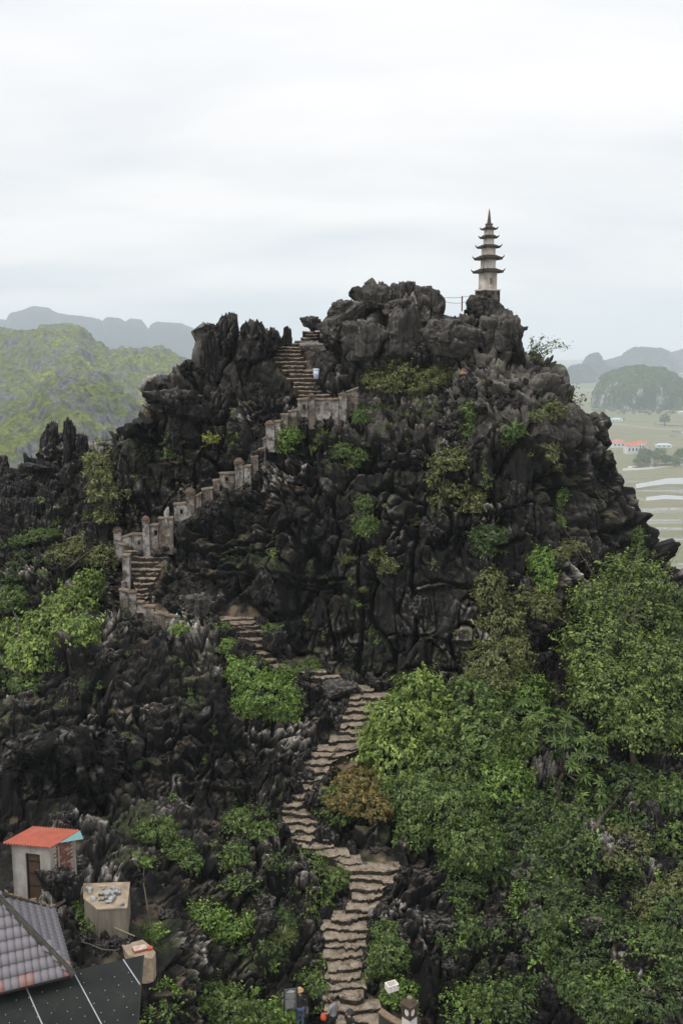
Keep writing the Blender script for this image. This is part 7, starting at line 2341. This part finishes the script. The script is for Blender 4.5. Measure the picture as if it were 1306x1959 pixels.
far_tree(1270, 815, 24, 'single dark tree standing alone among the green paddies', None, 1)
far_tree(1241, 796, 9, 'small round tree beyond the lone paddy tree', None, 0)
for i in range(60):
    px = rf_.uniform(1205, 1312); py = rf_.uniform(868, 894)
    if px < 1222 and py < 880: continue
    far_tree(px, py, rf_.uniform(9, 17), 'leafy tree in the row around the far houses', 'trees around the far houses')
for i in range(40):
    px = rf_.uniform(1130, 1312); py = rf_.uniform(786, 794)
    far_tree(px, py, rf_.uniform(5, 9), 'small tree along the foot of the wooded hill', 'trees at the foot of the wooded hill')
for px, py, h in ((1234, 866, 28), (1246, 888, 12), (1228, 884, 10), (1282, 800, 14)):
    p = plain_pt(px, py); s = mpp(px, py, p.y)
    root = thing('utility_pole', {1234: 'tall white pole beside the red-roofed houses', 1246: 'short grey pole in front of the tree row', 1228: 'shorter grey pole left in the tree row', 1282: 'thin pole at the foot of the wooded hill'}[px], 'pole', p, 0, 'poles on the plain')
    MB().lathe([(0.25, 0), (0.16, h * s)], 8).build('shaft', M_FWALL, root); MB().box((0, 0, h * s * 0.94), (1.4, 0.12, 0.12)).build('crossarm', M_FWALL, root)

# watered strips, tracks and banks between the paddies
M_TRACK = plain('pale_track', (0.36, 0.34, 0.31), 0.9, (0.28, 0.26, 0.23), 0.05)
m, nt, b = new_mat('still_water'); b.inputs['Base Color'].default_value = (0.20, 0.20, 0.17, 1); b.inputs['Roughness'].default_value = 0.08; b.inputs['Specular IOR Level'].default_value = 1.0
q = NT(nt); wg = q.n('ShaderNodeBsdfGlossy'); wg.inputs['Roughness'].default_value = 0.05; wg.inputs['Color'].default_value = (0.8, 0.82, 0.84, 1)
wm_ = q.n('ShaderNodeMixShader'); wm_.inputs[0].default_value = 0.3; q.l(b.outputs[0], wm_.inputs[1]); q.l(wg.outputs[0], wm_.inputs[2]); q.l(wm_.outputs[0], nt.nodes['Material Output'].inputs['Surface'])
M_WATER = m


def ribbon(name, pts, mat, lift):
    """A strip on the plain: (column, near row, far row) along it."""
    n = len(pts)
    vs = [tuple(plain_pt(x, y0) + Vector((0, 0, lift))) for x, y0, y1 in pts] + [tuple(plain_pt(x, y1) + Vector((0, 0, lift))) for x, y0, y1 in pts]
    me = bpy.data.meshes.new(name); me.from_pydata(vs, [], [(i, i + 1, n + i + 1, n + i) for i in range(n - 1)]); me.materials.append(mat)
    props(link(name, me), kind='structure')


ribbon('track', [(1190, 901, 896), (1220, 899, 894), (1250, 897, 893), (1290, 890, 888), (1330, 892, 889)], M_TRACK, 0.05)
ribbon('water', [(1200, 896, 892), (1225, 895, 890), (1255, 893, 888), (1300, 890, 887)], M_WATER, 0.09)
ribbon('water', [(1215, 935, 926), (1240, 930, 922), (1275, 926, 915), (1330, 926, 914)], M_WATER, 0.09)
ribbon('water', [(1235, 958, 951), (1270, 955, 947), (1330, 957, 951)], M_WATER, 0.09)
ribbon('track', [(1200, 938, 935.5), (1260, 932, 930), (1330, 929, 927.5)], plain('earth_bank', (0.14, 0.12, 0.07), 0.95, (0.08, 0.09, 0.04), 0.1), 0.12)
ribbon('water', [(1150, 801, 798), (1170, 803, 799), (1195, 804, 800)], M_WATER, 0.09)
ribbon('water', [(1250, 812, 810), (1275, 814, 812.5), (1310, 817, 815)], M_WATER, 0.09)
ribbon('water', [(1284, 826, 823), (1310, 829, 825), (1340, 829, 825)], M_WATER, 0.09)
ribbon('water', [(1280, 836, 833), (1292, 836, 833), (1300, 835, 834)], M_WATER, 0.09)
ribbon('track', [(1160, 812, 808), (1200, 816, 811), (1260, 822, 819), (1330, 826, 822)], plain('brown_field', (0.22, 0.19, 0.13), 0.95, (0.17, 0.16, 0.10), 0.02), 0.05)
print('far', round(time.time() - T0, 1))
